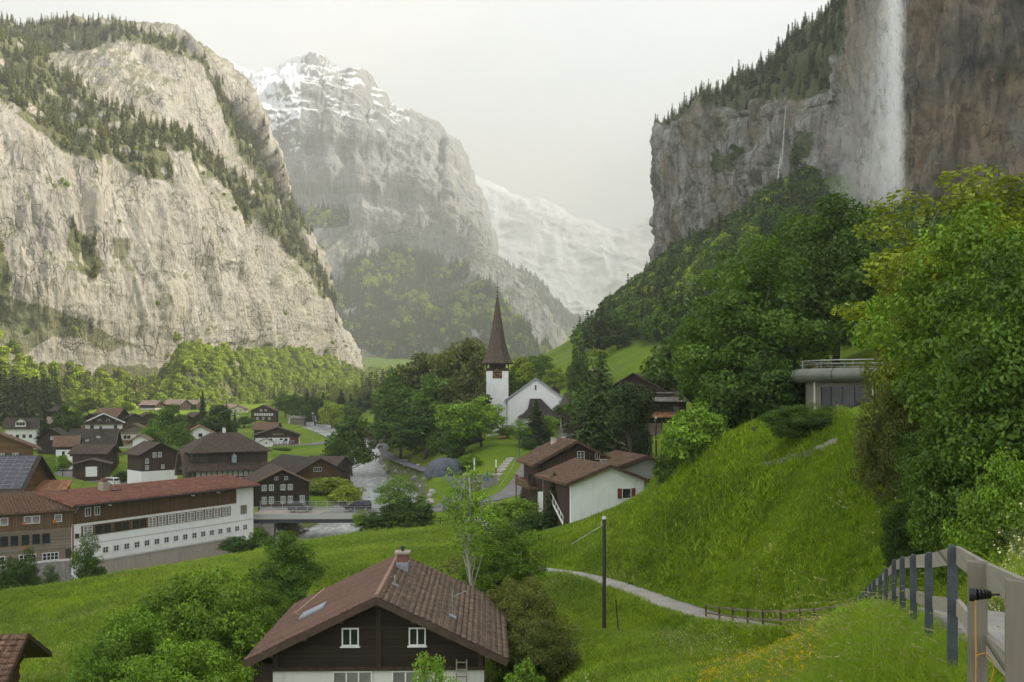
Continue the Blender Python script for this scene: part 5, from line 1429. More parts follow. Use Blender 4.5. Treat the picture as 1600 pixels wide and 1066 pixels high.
def build_village():
    for a, k in VILLAGE: house(*a[:2], **k)
    by = {o['label']: o for o in COL.objects if 'label' in o}
    # dormer of the left house
    e = by['dark roofed house with a white dormer and white ground floor at the left']
    d = MB(); d.prism([(-1.6, 5.2), (1.6, 5.2), (1.6, 6.9), (0, 8.0), (-1.6, 6.9)], 'x', -4.9, -1.5)
    q = d.build('dormer', M('white_old'), e)
    r = MB()
    for sg in (-1, 1): r.prism([(0, 8.05), (sg * 2.1, 6.6), (sg * 2.1, 6.8), (0, 8.25)], 'x', -5.3, -0.8)
    r.build('dormer_roof', M('tile_dark'), e)
    for u in (-0.9, 0, 0.9): window(e, (-4.95, u, 6.2), -math.pi / 2, 0.7, 0.9, frame='wood_dark')
    # garage door
    e = by['low garage with a white door below the dark roofed house']
    MB().bb(-1.4, 1.3, -3.08, -2.98, -0.2, 2.3).build('garage_door', M('white_paint'), e)
    # roof windows
    e = by['large dark roofed village house with roof windows and balconies']
    s = 4.4 / 5.75
    for x, y in ((-3.2, -1.6), (-4.4, 1.2)):
        z = 11.0 - abs(x) * s + 0.30
        m = MB(); m.box((x, y, z), (0.9, 1.0, 0.12), 0, 0, -math.atan(s)); m.build('roof_window', M('glass_pale'), e)
    # red porch and sign board of the car park chalet
    e = by['wide chalet with a white ground floor and shop sign at the car park']
    MB().bb(4.6, 8.2, -6.14, -6.0, 0.0, 2.9).build('red_boarding', M('wood_red'), e)
    sgn = MB().bb(-2.0, 2.0, -6.12, -6.02, 3.9, 4.5).build('sign_board', M('wood_grey'), e)
    st = MB()
    for k in range(8): st.bb(-0.6 - 0.3 * k, -0.3 - 0.3 * k, -7.4, -6.4, -0.2, 2.4 - 0.3 * k)
    st.build('outer_stair', M('white_old'), e)
    # flower boxes and posts of the brown chalet below the church
    e = by['dark brown chalet with striped tile roof and a balcony below the church']
    f = MB(); r_ = random.Random(3)
    for k in range(14): f.box((-7.2 + r_.uniform(-.15, .15), r_.uniform(-4.3, 4.3), 4.45 + r_.uniform(0, .3)), (.22, .22, .2), r_.random())
    f.build('geraniums', M('flower_red'), e)['kind'] = 'stuff'
    for y in (-4.3, 0, 4.3):
        MB().bb(-7.1, -6.95, y - 0.08, y + 0.08, -1, 3.25).build('post', M('beam'), e)
    MB().bb(-5.8, -3.0, -4.62, -4.5, -1, 2.9).build('white_panel', M('white'), e)
    # outside stair of the white house
    e = by['white house with a striped tile roof and red shutters at the meadow edge']
    st = MB()
    st.beam((-5.6, -4.5, 0.6), (-5.6, 0.5, 3.2), 0.08, 0.3).beam((-5.6, -4.5, 1.6), (-5.6, 0.5, 4.2), 0.06, 0.08)
    for k in range(6): st.bb(-5.64, -5.56, -4.5 + k, -4.42 + k, 0.6 + 0.52 * k, 1.7 + 0.52 * k)
    st.build('stair_rail', M('white_paint'), e)
    MB().bb(-5.12, -5.0, -5.3, 5.3, 0, 5.6).build('wood_cladding', M('wood_dark'), e)
# ================================================================ church and other single buildings
CHURCH_AT = (0.0, 301.0, P(0, 673, 301)[2])
HOUSE_PTS += [CHURCH_AT, (8, 300, CHURCH_AT[2]), (14, 304, CHURCH_AT[2])]
def lathe8(profile, n=8, rot=math.pi / 8):
    vs, fs = [], []
    for r, z in profile:
        for k in range(n): vs.append((r * math.cos(rot + 2 * math.pi * k / n), r * math.sin(rot + 2 * math.pi * k / n), z))
    for i in range(len(profile) - 1):
        for k in range(n):
            a, b = i * n + k, i * n + (k + 1) % n
            fs.append((a, b, b + n, a + n))
    fs.append(tuple(range(n))[::-1])
    return vs, fs

def build_church():
    s = 301 / F
    cx, cy, cz = CHURCH_AT
    e = thing('church', 'white village church with a clock tower and a tall brown shingled spire', 'church', CHURCH_AT)
    tx = (777 - 800) * s; hw = 17.3 * s; ty = 1.0
    z = lambda py: (HZ - py) * s - cz
    MB().bb(tx - hw, tx + hw, ty, ty + 2 * hw, -4, z(579)).build('tower', M('white'), e)
    # open belfry: corner posts, rail, arches
    b = MB(); z0, z1 = z(579), z(567)
    b.bb(tx - hw - 0.15, tx + hw + 0.15, ty - 0.15, ty + 2 * hw + 0.15, z0 - 0.1, z0 + 0.75)
    for fx in (0, 1):
        for k in range(6):
            u = -hw + 2 * hw * k / 5
            b.bb(tx + u - 0.16, tx + u + 0.16, ty + fx * (2 * hw) - 0.16, ty + fx * (2 * hw) + 0.16, z0, z1 + 0.2)
            if k < 5:
                m = tx + u + hw / 5
                for sg in (-1, 1): b.beam((m + sg * hw / 5, ty + fx * 2 * hw, z1 - 0.75), (m, ty + fx * 2 * hw, z1 - 0.1), 0.2, 0.22)
    for k in range(1, 5):
        u = 2 * hw * k / 5
        for sx in (-hw, hw): b.bb(tx + sx - 0.16, tx + sx + 0.16, ty + u - 0.16, ty + u + 0.16, z0, z1 + 0.2)
    b.bb(tx - hw + 0.8, tx + hw - 0.8, ty + 0.8, ty + 2 * hw - 0.8, z0, z1)
    b.build('belfry', M('wood_black'), e)
    # spire, flared foot
    prof = []
    for py, hwpx in ((568.5, 24.0), (567, 25.2), (562, 21.5), (552, 17.6), (540, 14.4), (525, 11.2), (508, 8.4), (492, 5.9), (476, 3.6), (466, 2.0), (458, 0.7), (455, 0.25)):
        prof.append((hwpx * s / math.cos(math.pi / 8), z(py)))
    v, f = lathe8(prof)
    sp = MB().add([(a + tx, b_ + ty + hw, c) for a, b_, c in v], f).build('spire', M('shingle'), e)
    c = MB().tube([(tx, ty + hw, z(458)), (tx, ty + hw, z(438))], 0.06, 6)
    c.bb(tx - 0.75, tx + 0.75, ty + hw - 0.05, ty + hw + 0.05, z(447), z(446)).bb(tx - 0.35, tx + 0.35, ty + hw - 0.3, ty + hw + 0.3, z(455.5), z(453.5))
    c.build('cross', M('dark_metal'), sp)
    # clock
    q = 7.3 * s; kz = z(584)
    fc = MB().bb(tx - q, tx + q, ty - 0.12, ty - 0.02, kz - q, kz + q).build('clock', M('clock_red'), e)
    r = MB()
    n = 40
    for k in range(n):
        a0, a1 = 2 * math.pi * k / n, 2 * math.pi * (k + 1) / n
        for R in (q * 0.93,): r.beam((tx + R * math.cos(a0), ty - 0.15, kz + R * math.sin(a0)), (tx + R * math.cos(a1), ty - 0.15, kz + R * math.sin(a1)), 0.03, 0.05, (0, 1, 0))
    r.build('clock_ring', M('gold'), fc)
    NUM = ['XII', 'I', 'II', 'III', 'IIII', 'V', 'VI', 'VII', 'VIII', 'IX', 'X', 'XI']
    for k, tx_ in enumerate(NUM):
        m = MB(); ang = -k * math.pi / 6; sz = q * 0.30; R = q * 0.71
        wch = {'I': 0.16, 'V': 0.34, 'X': 0.34}; tot = sum(wch[ch] for ch in tx_) * sz; x = -tot / 2
        def pl(a, b_):
            ca, sa = math.cos(ang), math.sin(ang)
            return (tx + a * ca - b_ * sa, ty - 0.16, kz + a * sa + b_ * ca)
        for ch in tx_:
            w_ = wch[ch] * sz; lo, hi = R - sz / 2, R + sz / 2
            segs = {'I': [((x + w_ / 2, lo), (x + w_ / 2, hi))], 'V': [((x + w_ * .1, hi), (x + w_ / 2, lo)), ((x + w_ / 2, lo), (x + w_ * .9, hi))], 'X': [((x + w_ * .1, lo), (x + w_ * .9, hi)), ((x + w_ * .1, hi), (x + w_ * .9, lo))]}[ch]
            for a, b_ in segs: m.beam(pl(*a), pl(*b_), 0.03, 0.05, (0, 1, 0))
            x += w_
        m.build('numeral', M('gold'), fc)
    for nm, ang, L, wd in (('hour_hand', math.radians(-118), 0.52, 0.16), ('minute_hand', math.radians(-100), 0.82, 0.10)):
        d = (math.sin(-ang), math.cos(ang))
        MB().beam((tx - d[0] * 0.2 * q, ty - 0.2, kz - d[1] * 0.2 * q), (tx + d[0] * L * q, ty - 0.2, kz + d[1] * L * q), 0.04, wd * 1.2, (0, 1, 0)).build(nm, M('gold'), fc)
    # nave
    x0, x1 = (793 - 800) * s, (884 - 800) * s; mx = (837 - 800) * s; ye = 0.0; L = 24
    ze, zr = z(626), z(592.5)
    MB().prism([(x0, -4), (x1, -4), (x1, ze), (mx, zr), (x0, ze)], 'y', ye, ye + L).build('nave_wall', M('white'), e)
    rf = MB(); sl = (zr - ze) / (x1 - mx)
    for sg, xe in ((-1, x0 - 0.9), (1, x1 + 0.6)):
        zz = zr - abs(xe - mx) * sl
        rf.prism([(mx, zr + 0.05), (xe, zz + 0.05), (xe, zz + 0.32), (mx, zr + 0.32)], 'y', ye - 0.45, ye + L + 0.4)
    ro = rf.build('nave_roof', M('tile_warm'), e)
    v_ = MB()
    for sg, xe in ((-1, x0 - 0.9), (1, x1 + 0.6)):
        zz = zr - abs(xe - mx) * sl
        v_.beam((mx, ye - 0.5, zr + 0.16), (xe, ye - 0.5, zz + 0.16), 0.08, 0.42)
    v_.build('verge', M('lead'), ro)
    MB().bb(mx - 0.22, mx + 0.22, ye - 0.06, ye + 0.0, z(610), z(602)).build('slit_window', M('glass'), e)
    dm = MB(); dx = x1 - 3.2
    dm.prism([(dx - 1.2, ze + 2.0), (dx + 1.6, ze + 1.0), (dx + 1.6, ze + 3.2), (dx + 0.1, ze + 4.4), (dx - 1.2, ze + 3.6)], 'y', ye + 5, ye + 7.5); dm.build('roof_dormer', M('tile_dark'), ro)
    # low porch with a bell cast hip roof
    pl_, pr = (810 - 800) * s, (878 - 800) * s; y1 = -5.2
    t0, t1 = (828 - 800) * s, (845 - 800) * s; zt, ze2 = z(623), z(651)
    def ring(a, b_, y, zz): return [(a, y, zz), (b_, y, zz), (b_, -0.05, zz), (a, -0.05, zz)]
    R = [ring(pl_ - 0.2, pr + 0.2, y1 - 0.5, ze2 - 0.15), ring(pl_ - 0.2, pr + 0.2, y1 - 0.5, ze2), ring(pl_ + 1.5, pr - 1.7, y1 + 0.9, ze2 + 0.95), ring(pl_ + 2.9, pr - 3.6, y1 + 2.4, ze2 + 2.5), ring(t0, t1, -1.0, zt)]
    v = [p for q_ in R for p in q_]; f = [(3, 2, 1, 0)]
    for i in range(len(R) - 1):
        for k in range(4): a, b_ = i * 4 + k, i * 4 + (k + 1) % 4; f.append((a, b_, b_ + 4, a + 4))
    f.append((16, 17, 18, 19))
    MB().add(v, f).build('porch_roof', M('tile_dark'), e)
    MB().bb(pl_ + 1.2, pr - 4.2, y1 + 1.0, -0.02, -3, ze2 - 0.1).build('porch_wall', M('white_old'), e)
    for k, x in enumerate((pr - 0.6, pr - 2.2, pr - 3.8)):
        MB().bb(x - 0.18, x + 0.18, y1 + 0.2, y1 + 0.55, -3, ze2 - 0.05).build('porch_post', M('cream'), e)
    MB().bb(pl_ + 8.0, pr + 0.8, y1 - 0.2, -0.03, -3, 0.9).build('porch_parapet', M('stone'), e)
    MB().tube([(x0 - 0.25, -0.2, ze - 0.4), (x0 - 0.2, -0.15, ze - 1.2), (x0 - 0.2, -0.15, -3)], 0.07, 6).build('downpipe', M('dark_metal'), e)

# ---------------------------------------------------------------- long white building
LONG_A = Vector((-63.9, 145.0, -25.2)); LONG_RZ = math.atan2(31, 18.1)
HOUSE_PTS += [(-66, 152, -24.8), (-50, 178, -24.5), (-75, 160, -24.3)]
def build_long_building():
    e = thing('long_building', 'long white riverside building with brown upper storey and red tile roof', 'building', LONG_A, LONG_RZ)
    L, W = 36.0, 14.8
    MB().bb(0, L, 0, W, -6, 8.5).build('wall', M('white'), e)
    c = MB().bb(-0.06, 31.8, -0.08, W * 0.7, 5.75, 8.5).build('wood_cladding', M('wood_facade'), e)
    MB().bb(31.74, 31.86, -0.1, 0.0, 5.75, 8.5).build('corner_strip', M('shutter_red'), e)
    MB().bb(-0.12, -0.02, -0.12, 0.1, -0.2, 5.7).build('corner_pipe', M('shutter_red'), e)
    MB().bb(0, L, -0.05, 0, 2.55, 2.63).build('string_course', M('grey'), e)
    rf = MB()
    rf.prism([(-0.95, 8.35), (7.4, 9.80), (7.4, 10.05), (-0.95, 8.62)], 'x', -0.7, L + 0.8)
    rf.prism([(7.4, 9.80), (W + 0.9, 8.35), (W + 0.9, 8.62), (7.4, 10.05)], 'x', -0.7, L + 0.8)
    ro = rf.build('roof', M('tile_red'), e)
    sl = math.hypot(8.35, 1.43)
    tiles_geometry(22, 84, L + 1.5, sl, M('tile_red'), 'roof_tiles', ro, [((-0.7, 7.4, 10.05), (1, 0, 0), (0, -8.35 / sl, -1.43 / sl))], 0.05)
    MB().tube([(-0.7, -1.05, 8.42), (L + 0.8, -1.05, 8.42)], 0.10, 8).build('gutter', M('dark_metal'), ro)
    MB().bb(8.4, 9.6, 4.4, 5.6, 9.2, 11.0).build('chimney', M('concrete'), ro); MB().bb(8.6, 9.4, 4.6, 5.4, 10.6, 11.5).build('chimney_pot', M('brick'), ro)
    MB().bb(9.8, 11.6, 4.0, 5.2, 9.45, 9.7).build('roof_hatch', M('dark_metal'), ro)
    # window band
    fx = [1.6]
    widths = [1.5, 2.9, 2.9, 2.7] + [1.5] * 9; gap = 0.42; x = 1.6
    fb = MB().bb(1.3, 30.6, -0.06, 0.0, 3.75, 5.35).build('window_band', M('wood_mid'), e)
    tot = sum(widths) + gap * (len(widths) - 1); k = 28.6 / tot
    for i, w in enumerate(widths):
        w2 = w * k
        window(e, (x + w2 / 2, -0.07, 4.55), 0, w2 - 0.14, 1.25, frame='white_paint' if i not in (1, 2, 3) else 'wood_mid', pane='glass' if i in (1, 2, 3) else 'glass_pale', bars=2, rows=(3 if i not in (1, 2, 3) else 1))
        x += w2 + gap * k
    window(e, (33.6, -0.06, 4.5), 0, 1.2, 1.3, frame='wood_mid', pane='glass_pale')
    for u in (2.3, 3.9): window(e, (u, -0.15, 7.35), 0, 0.8, 1.15)
    for i in range(16):
        u = 5.4 + i * 1.90
        window(e, (u, -0.06, 1.35), 0, 0.85, 0.75, frame='white_old', pane='glass', bars=2, rows=2)
    window(e, (0.55, -0.06, 4.0), 0, 0.5, 0.6, frame='shutter_red', pane='glass', bars=1)
    for u in (6, 22, 27.5):
        MB().box((u, -0.35, 8.0), (0.25, 0.5, 0.18)).build('floodlight', M('white_paint'), e)
    MB().tube([(0.1, -1.05, 8.3), (0.2, -0.5, 7.8), (0.2, -0.14, 7.4)], 0.06, 6).build('downpipe', M('metal'), e)
    w = thing('river_wall', 'stained concrete river wall under the long white building', 'wall', LONG_A, LONG_RZ)
    m = MB()
    for i in range(9):
        m.bb(4.2 + i * 3.0, 7.17 + i * 3.0, -0.75, -0.05, -6.5, -0.15 - 0.02 * (i % 2))
    m.build('concrete', M('concrete'), w); MB().bb(4.1, 31.3, -0.85, -0.04, -0.13, 0.02).build('coping', M('grey'), w)

def build_left_buildings():
    # wooden building joined to the left of the long one
    rz = math.atan2(5.5, 8.2)
    o = Vector((-72.9, 139.4, -25.6))
    e = thing('wooden_building', 'weathered wooden building joined to the long white building', 'building', o, rz)
    L, W = 10.7, 11
    MB().bb(0, L, 0, W, 1.2, 8.3).build('wall', M('wood_grey'), e)
    MB().bb(0, L, -0.06, W, 5.7, 8.3).build('upper_cladding', M('wood_mid'), e)
    MB().bb(0, L, 0.02, W, -5, 0.9).build('foundation', M('stone'), e); MB().bb(0, L, 0.01, W, 0.9, 1.2).build('plinth', M('white_old'), e)
    ro = MB().prism([(-0.9, 8.2), (7.5, 10.3), (7.5, 10.5), (-0.9, 8.42)], 'x', -0.6, L + 0.4).build('roof', M('tile_warm'), e)
    tiles_geometry(20, 26, L + 1.0, 8.66, M('tile_warm'), 'roof_tiles', ro, [((-0.6, 7.5, 10.5), (1, 0, 0), (0, -0.97, -0.24))], 0.04)
    for u, bx in ((1.6, 0), (4.6, 1), (5.7, 0), (8.6, 1)): 
        window(e, (u, -0.12, 7.2), 0, 0.85, 0.95, pane='glass_pale', bars=1)
        if bx: MB().bb(u - 0.75, u - 0.3, -0.3, -0.07, 6.55, 7.0).build('window_box', M('orange_wood'), e)
    for u in (1.6, 2.9, 4.3, 5.7, 7.0): window(e, (u, -0.05, 4.4), 0, 1.0, 1.45, frame='wood_grey', pane='glass', bars=1)
    MB().bb(4.0, 4.7, -0.35, -0.02, 3.2, 3.5).build('flower_box', M('orange_wood'), e)
    for u, w in ((1.0, 1.3), (4.6, 2.1), (7.6, 2.0)): window(e, (u, -0.05, 1.75), 0, w, 0.95, pane='glass', bars=int(w / 0.5), rows=2)
    MB().bb(9.6, 10.4, -0.08, 0.0, 1.3, 2.6).build('door', M('wood_dark'), e)
    # the next one, cut by the frame
    o2 = Vector((-80.0, 136.6, -25.8))
    e = thing('wooden_house', 'gabled wooden house cut by the left edge beside the river', 'house', o2, rz * 0.6)
    MB().prism([(-4.5, -5), (7.0, -5), (7.0, 8.6), (1.2, 11.2), (-4.5, 8.6)], 'y', 0, 10).build('wall', M('wood_grey'), e)
    rf = MB(); 
    for sg in (-1, 1): rf.prism([(1.2, 11.25), (1.2 + sg * 7.4, 7.9), (1.2 + sg * 7.4, 8.15), (1.2, 11.5)], 'y', -1.0, 11)
    rf.build('roof', M('tile_warm'), e)
    for u, z in ((4.6, 6.6), (4.6, 3.4), (1.6, 3.4)): window(e, (u, -0.05, z), 0, 0.9, 1.3, pane='glass', bars=2)
    # building with solar panels
    o3 = Vector((P(0, 0, 172)[0] - 0.6, 168.0, -24.5)); HOUSE_PTS.append((o3.x, o3.y + 5, -24.0))
    e = thing('solar_building', 'building with a roof of dark solar panels at the left edge', 'building', o3, math.radians(4))
    zr, ze = 12.9, 7.7
    MB().prism([(0, -3), (14, -3), (14, ze), (7, zr), (0, ze)], 'x', -14, 5.6).build('wall', M('wood_brown'), e)
    rf = MB()
    rf.prism([(-1.0, ze - 0.75), (7, zr), (7, zr + 0.25), (-1.0, ze - 0.5)], 'x', -15, 6.8).prism([(7, zr), (15, ze - 0.75), (15, ze - 0.5), (7, zr + 0.25)], 'x', -15, 6.8)
    ro = rf.build('roof', M('tile_dark'), e)
    d = Vector((0, -8, -(zr - ze + 0.75))).normalized(); n = Vector((0, -d.z, d.y)); n = n if n.z > 0 else -n
    sl = Vector((0, 8, zr - ze + 0.75)).length
    pm = MB().box((0, 0, 0), (1.62, 1.0, 0.05)).mesh('solar_panel')
    pf = MB()
    for a, b_ in ((-0.81, 0), (0.81, 0)): pf.bb(a - 0.015, a + 0.015, -0.5, 0.5, -0.03, 0.035)
    for b_ in (-0.5, 0.5): pf.bb(-0.83, 0.83, b_ - 0.02, b_ + 0.02, -0.03, 0.04)
    fm = pf.mesh('panel_frame')
    ax = math.atan2(d.z, d.y); 
    for i in range(11):
        for j in range(8):
            p = Vector((5.2 - i * 1.68, 7, zr + 0.25)) + d * (0.8 + j * 1.06) + n * 0.08
            q = omat(link('solar_panel', pm, e), M('solar')); q.location = p; q.rotation_euler = (math.atan2(-d.z, -d.y), 0, 0)
            omat(link('panel_frame', fm, q), M('panel_metal'))
    MB().bb(-14, 6.4, -1.2, -1.05, ze - 0.9, ze - 0.7).build('gutter', M('metal'), ro)
    # open shed with an orange roof
    o4 = Vector((P(82, 0, 176)[0], 176, -24.2)); HOUSE_PTS.append(tuple(o4))
    e = thing('shed', 'open wooden shed with an orange brown roof beside the solar roof', 'shed', o4, math.radians(8))
    ro = MB().prism([(-3.2, 6.0), (3.0, 7.7), (3.0, 7.9), (-3.2, 6.25)], 'y', -2.2, 3.4).build('roof', M('tile_orange'), e) if False else None
    m = MB().prism([(-2.3, 6.15), (3.4, 8.0), (3.4, 8.2), (-2.3, 6.4)], 'x', -4.2, 2.6); m.build('roof', M('tile_orange'), e)
    for x in (-3.6, -1, 2.0):
        for y in (-1.6, 2.8): MB().bb(x - 0.12, x + 0.12, y - 0.12, y + 0.12, -2, 6.6 + y * 0.28).build('post', M('orange_wood'), e)
    MB().bb(-3.8, 2.2, 2.7, 2.9, -2, 6.9).build('back_wall', M('wood_brown'), e)
    MB().bb(-3.8, 2.3, -1.85, -1.6, 5.7, 6.15).build('front_beam', M('orange_wood'), e)

# ---------------------------------------------------------------- hall with the great hip roof
HALL_AT = (P(342, 0, 218)[0], 222.0, -22.0); HOUSE_PTS.append(HALL_AT)
def build_hall():
    e = thing('hall', 'half timbered hall with a great dark hip roof and arched gable', 'building', HALL_AT, math.radians(30))
    w, l = 16.8, 12.5
    def ring(hx, hy, zz, dx=0, dy=0): return [(-hx + dx, -hy + dy, zz), (hx + dx, -hy + dy, zz), (hx + dx, hy + dy, zz), (-hx + dx, hy + dy, zz)]
    def loft(R, cap=True):
        v = [p for q in R for p in q]; f = [(3, 2, 1, 0)] if cap else []
        for i in range(len(R) - 1):
            for k in range(4): a, b = i * 4 + k, i * 4 + (k + 1) % 4; f.append((a, b, b + 4, a + 4))
        if cap: n = len(v); f.append((n - 4, n - 3, n - 2, n - 1))
        return v, f
    MB().bb(-w / 2 + 0.9, w / 2 - 0.9, -l / 2 + 0.9, l / 2 - 0.9, -3, 6).build('wall', M('white_old'), e)
    tb = MB()
    for k in range(14):
        x = -w / 2 + 1.0 + k * (w - 2.0) / 13
        tb.bb(x - 0.1, x + 0.1, -l / 2 + 0.78, -l / 2 + 0.92, 0, 5.4)
    for z in (1.3, 3.2): tb.bb(-w / 2 + 0.9, w / 2 - 0.9, -l / 2 + 0.80, -l / 2 + 0.9, z - 0.1, z + 0.1)
    for k in range(9):
        y = -l / 2 + 1.0 + k * (l - 2) / 8; tb.bb(-w / 2 + 0.78, -w / 2 + 0.92, y - 0.1, y + 0.1, 0, 6)
    for z in (1.3, 3.2): tb.bb(-w / 2 + 0.8, -w / 2 + 0.9, -l / 2 + 1, l / 2 - 1, z - 0.1, z + 0.1)
    tb.build('timber_frame', M('beam'), e)
    v, f = loft([ring(w / 2 + 0.8, l / 2 + 1.2, 4.7), ring(w / 2 + 0.8, l / 2 + 1.2, 4.95), ring(w / 2 - 0.4, l / 2 - 0.5, 6.5), ring(w / 2 - 0.4, l / 2 - 0.5, 6.3)], False)
    MB().add(v, f).build('skirt_roof', M('tile_brown'), e)
    MB().bb(-w / 2 + 0.3, w / 2 - 0.3, -l / 2 + 0.4, l / 2 - 0.4, 5.9, 9.2).build('upper_storey', M('tile_dark'), e)
    v, f = loft([ring(w / 2 + 0.5, l / 2 + 0.5, 8.6), ring(w / 2 + 0.5, l / 2 + 0.5, 8.8), ring(w / 2 - 2.3, l / 2 - 2.5, 10.7), ring(3.0, 0.25, 12.7)])
    ro = MB().add(v, f).build('hip_roof', M('tile_brown'), e)
    # arched gable on the left end
    n = 12; R = 3.6; arc = [(R * math.cos(math.pi * k / n), 3.3 + (R + 1.4) * math.sin(math.pi * k / n)) for k in range(n + 1)]
    poly = [(-l / 2 + 0.2, 2.6), (-R, 3.3)] if False else None
    g = MB()
    outer = [(-4.9, 3.2), (-4.4, 6.0), (-4.0, 9.0), (4.0, 9.0), (4.4, 6.0), (4.9, 3.2)]
    top = [(R * math.cos(math.pi * k / n), 3.3 + (R + 1.5) * math.sin(math.pi * k / n)) for k in range(n + 1)]
    x0, x1 = -w / 2 - 1.3, -w / 2 + 0.35
    def seg(a, b, c, d): g.prism([a, b, c, d], 'x', x0, x1)
    oo = []
    for k in range(n + 1):
        a = math.pi * k / n; oo.append((5.0 * math.cos(a) * (1.0 - 0.12 * math.sin(a)), 3.2 + 5.9 * math.sin(a)))
    for k in range(n): seg(top[k], oo[k], oo[k + 1], top[k + 1])
    g.build('gable_arch', M('shingle'), e)
    window(e, (-w / 2 + 0.86, 0, 6.7), -math.pi / 2, 1.3, 1.3, bars=2, rows=2)
    for y in (-3, -1, 1, 3): window(e, (-w / 2 + 0.76, y, 2.3), -math.pi / 2, 1.1, 1.4, frame='wood_dark', bars=2)
    for x in (-4.5, -2.6, -0.6): window(e, (x, -l / 2 + 0.76, 2.4), 0, 0.9, 1.3, frame='wood_dark')
    d = MB().prism([(-0.45, 6.4), (0.45, 6.4), (0.45, 7.9), (0, 8.4), (-0.45, 7.9)], 'y', -l / 2 - 0.5, -l / 2 + 0.5); q = d.build('dormer', M('lead'), e)
    q.location = (0.6, 0, 0)
    MB().bb(-0.3, 0.3, -0.3, 0.3, 12.4, 13.6).build('chimney', M('white_old'), ro); MB().tube([(0, 0, 13.6), (0, 0, 14.0)], [0.35, 0.1], 8).build('chimney_cap', M('lead'), ro)

# ---------------------------------------------------------------- brown chalet in the foreground
CH_AT = (-7.05, 57.3, -19.75); HOUSE_PTS += [CH_AT, (-12, 51, -19.6), (-2, 51, -19.2), (-12, 63, -19.6), (-2, 63, -19)]
def build_front_chalet():
    e = thing('front_chalet', 'brown wooden chalet with a red and mossy tile roof in the foreground', 'house', CH_AT, math.radians(1.5))
    w, l, h, rise = 11.0, 11.6, 6.35, 2.75; ov, ovf = 1.15, 1.0; s = rise / (w / 2) * 0.96
    zr = h + rise
    MB().prism([(-w / 2, 5.4), (w / 2, 5.4), (w / 2, h), (0, zr), (-w / 2, h)], 'y', -l / 2, l / 2).build('wall', M('wood_black'), e)
    # horizontal boards of the gable, each a piece of its own
    bm_ = None
    z = 5.45; k = 0
    while z < zr - 0.35:
        z2 = z + 0.24
        hw = w / 2 - 0.02 if z2 < h else max(0.2, (zr - z2) / (rise / (w / 2)))
        hw = min(hw, w / 2 - 0.02)
        d = 0.035 + 0.008 * ((k * 7) % 3)
        MB().bb(-hw, hw, -l / 2 - d, -l / 2, z + 0.012, z2).build('board', M('wood_black'), e)
        z = z2; k += 1
    MB().bb(-w / 2 + 0.05, w / 2 - 0.05, -l / 2 + 0.05, l / 2 - 0.05, -3, 5.4).build('plinth', M('white_old'), e)
    MB().bb(-w / 2 - 1.0, -w / 2 + 0.03, -l / 2 + 0.3, l / 2, -3, 5.6).build('side_boarding', M('wood_dark'), e)
    t = 0.20; xe = w / 2 + ov; ze = zr - xe * s
    fr = []
    for sg, mt, nm in ((-1, 'tile_red2', 'red'), (1, 'tile_moss', 'moss')):
        r = MB().prism([(0, zr + 0.02), (sg * xe, ze + 0.02), (sg * xe, ze + t), (0, zr + t)], 'y', -l / 2 - ovf, l / 2 + ovf)
        ro = r.build('roof', M('beam'), e)
        ro['label'] = 'smooth red tiled roof slope' if sg < 0 else 'mossy weathered tiled roof slope'
        sl = math.hypot(xe, xe * s); cs, sn = xe / sl, xe * s / sl
        tiles_geometry(22, 42, l + 2 * ovf, sl + 0.06, M(mt), 'roof_tiles', ro, [((0, -l / 2 - ovf, zr + t - 0.02), (0, 1, 0), (sg * cs, 0, -sn))], 0.035, 3 + sg)
    m = None
    n = 36
    for k in range(n):
        y = -l / 2 - ovf + (l + 2 * ovf) * k / n
        MB().tube([(0, y, zr + t + 0.03), (0, y + (l + 2 * ovf) / n * 1.08, zr + t + 0.05)], [0.12, 0.14], 8).build('ridge_tile', M('tile_ridge'), e)
    for sg in (-1, 1):
        MB().beam((0, -l / 2 - ovf - 0.05, zr - 0.02), (sg * xe, -l / 2 - ovf - 0.05, ze - 0.02), 0.07, 0.30).build('bargeboard', M('beam'), e)
        for q in (0.33, 0.66, 0.97):
            x = sg * w / 2 * q
            MB().bb(x - 0.09, x + 0.09, -l / 2 - ovf + 0.02, -l / 2, zr - abs(x) * s - 0.30, zr - abs(x) * s - 0.08).build('purlin', M('beam'), e)
    for x in (-w / 2 + 0.25, 0.0, w / 2 - 0.25):
        top = zr - abs(x) * rise / (w / 2) - 0.15
        MB().bb(x - 0.12, x + 0.12, -l / 2 - 0.16, -l / 2 - 0.05, 5.45, top).build('gable_post', M('wood_dark'), e)
    MB().bb(-w / 2, w / 2, -l / 2 - 0.14, -l / 2 - 0.02, 5.31, 5.5).build('sill_beam', M('wood_dark'), e)
    for u in (-1.45, 2.0): window(e, (u, -l / 2 - 0.05, 7.05), 0, 0.74, 0.80, pane='glass', bars=2, sill=True)
    for u, ww, b in ((-1.35, 1.9, 3), (1.7, 1.9, 3)): window(e, (u, -l / 2 + 0.04, 4.6), 0, ww, 1.2, pane='glass_pale', bars=b, sill=True)
    # ladder on the right end of the wall
    ld = thing('ladder', 'wooden ladder leaning on the white base of the brown chalet', 'ladder', (CH_AT[0] + 4.45, CH_AT[1] - l / 2 - 0.18, CH_AT[2]))
    for sx in (-0.26, 0.26): MB().beam((sx, -0.5, -0.2), (sx, 0.05, 5.9), 0.07, 0.09, (0, 1, 0)).build('rail', M('wood_pale'), ld)
    for k in range(16): MB().beam((-0.26, -0.47 + 0.034 * k, 0.35 + 0.36 * k), (0.26, -0.47 + 0.034 * k, 0.35 + 0.36 * k), 0.06, 0.05).build('rung', M('wood_pale'), ld)
    # chimney, pipes, roof window
    cx, cy = 0.55, 2.4
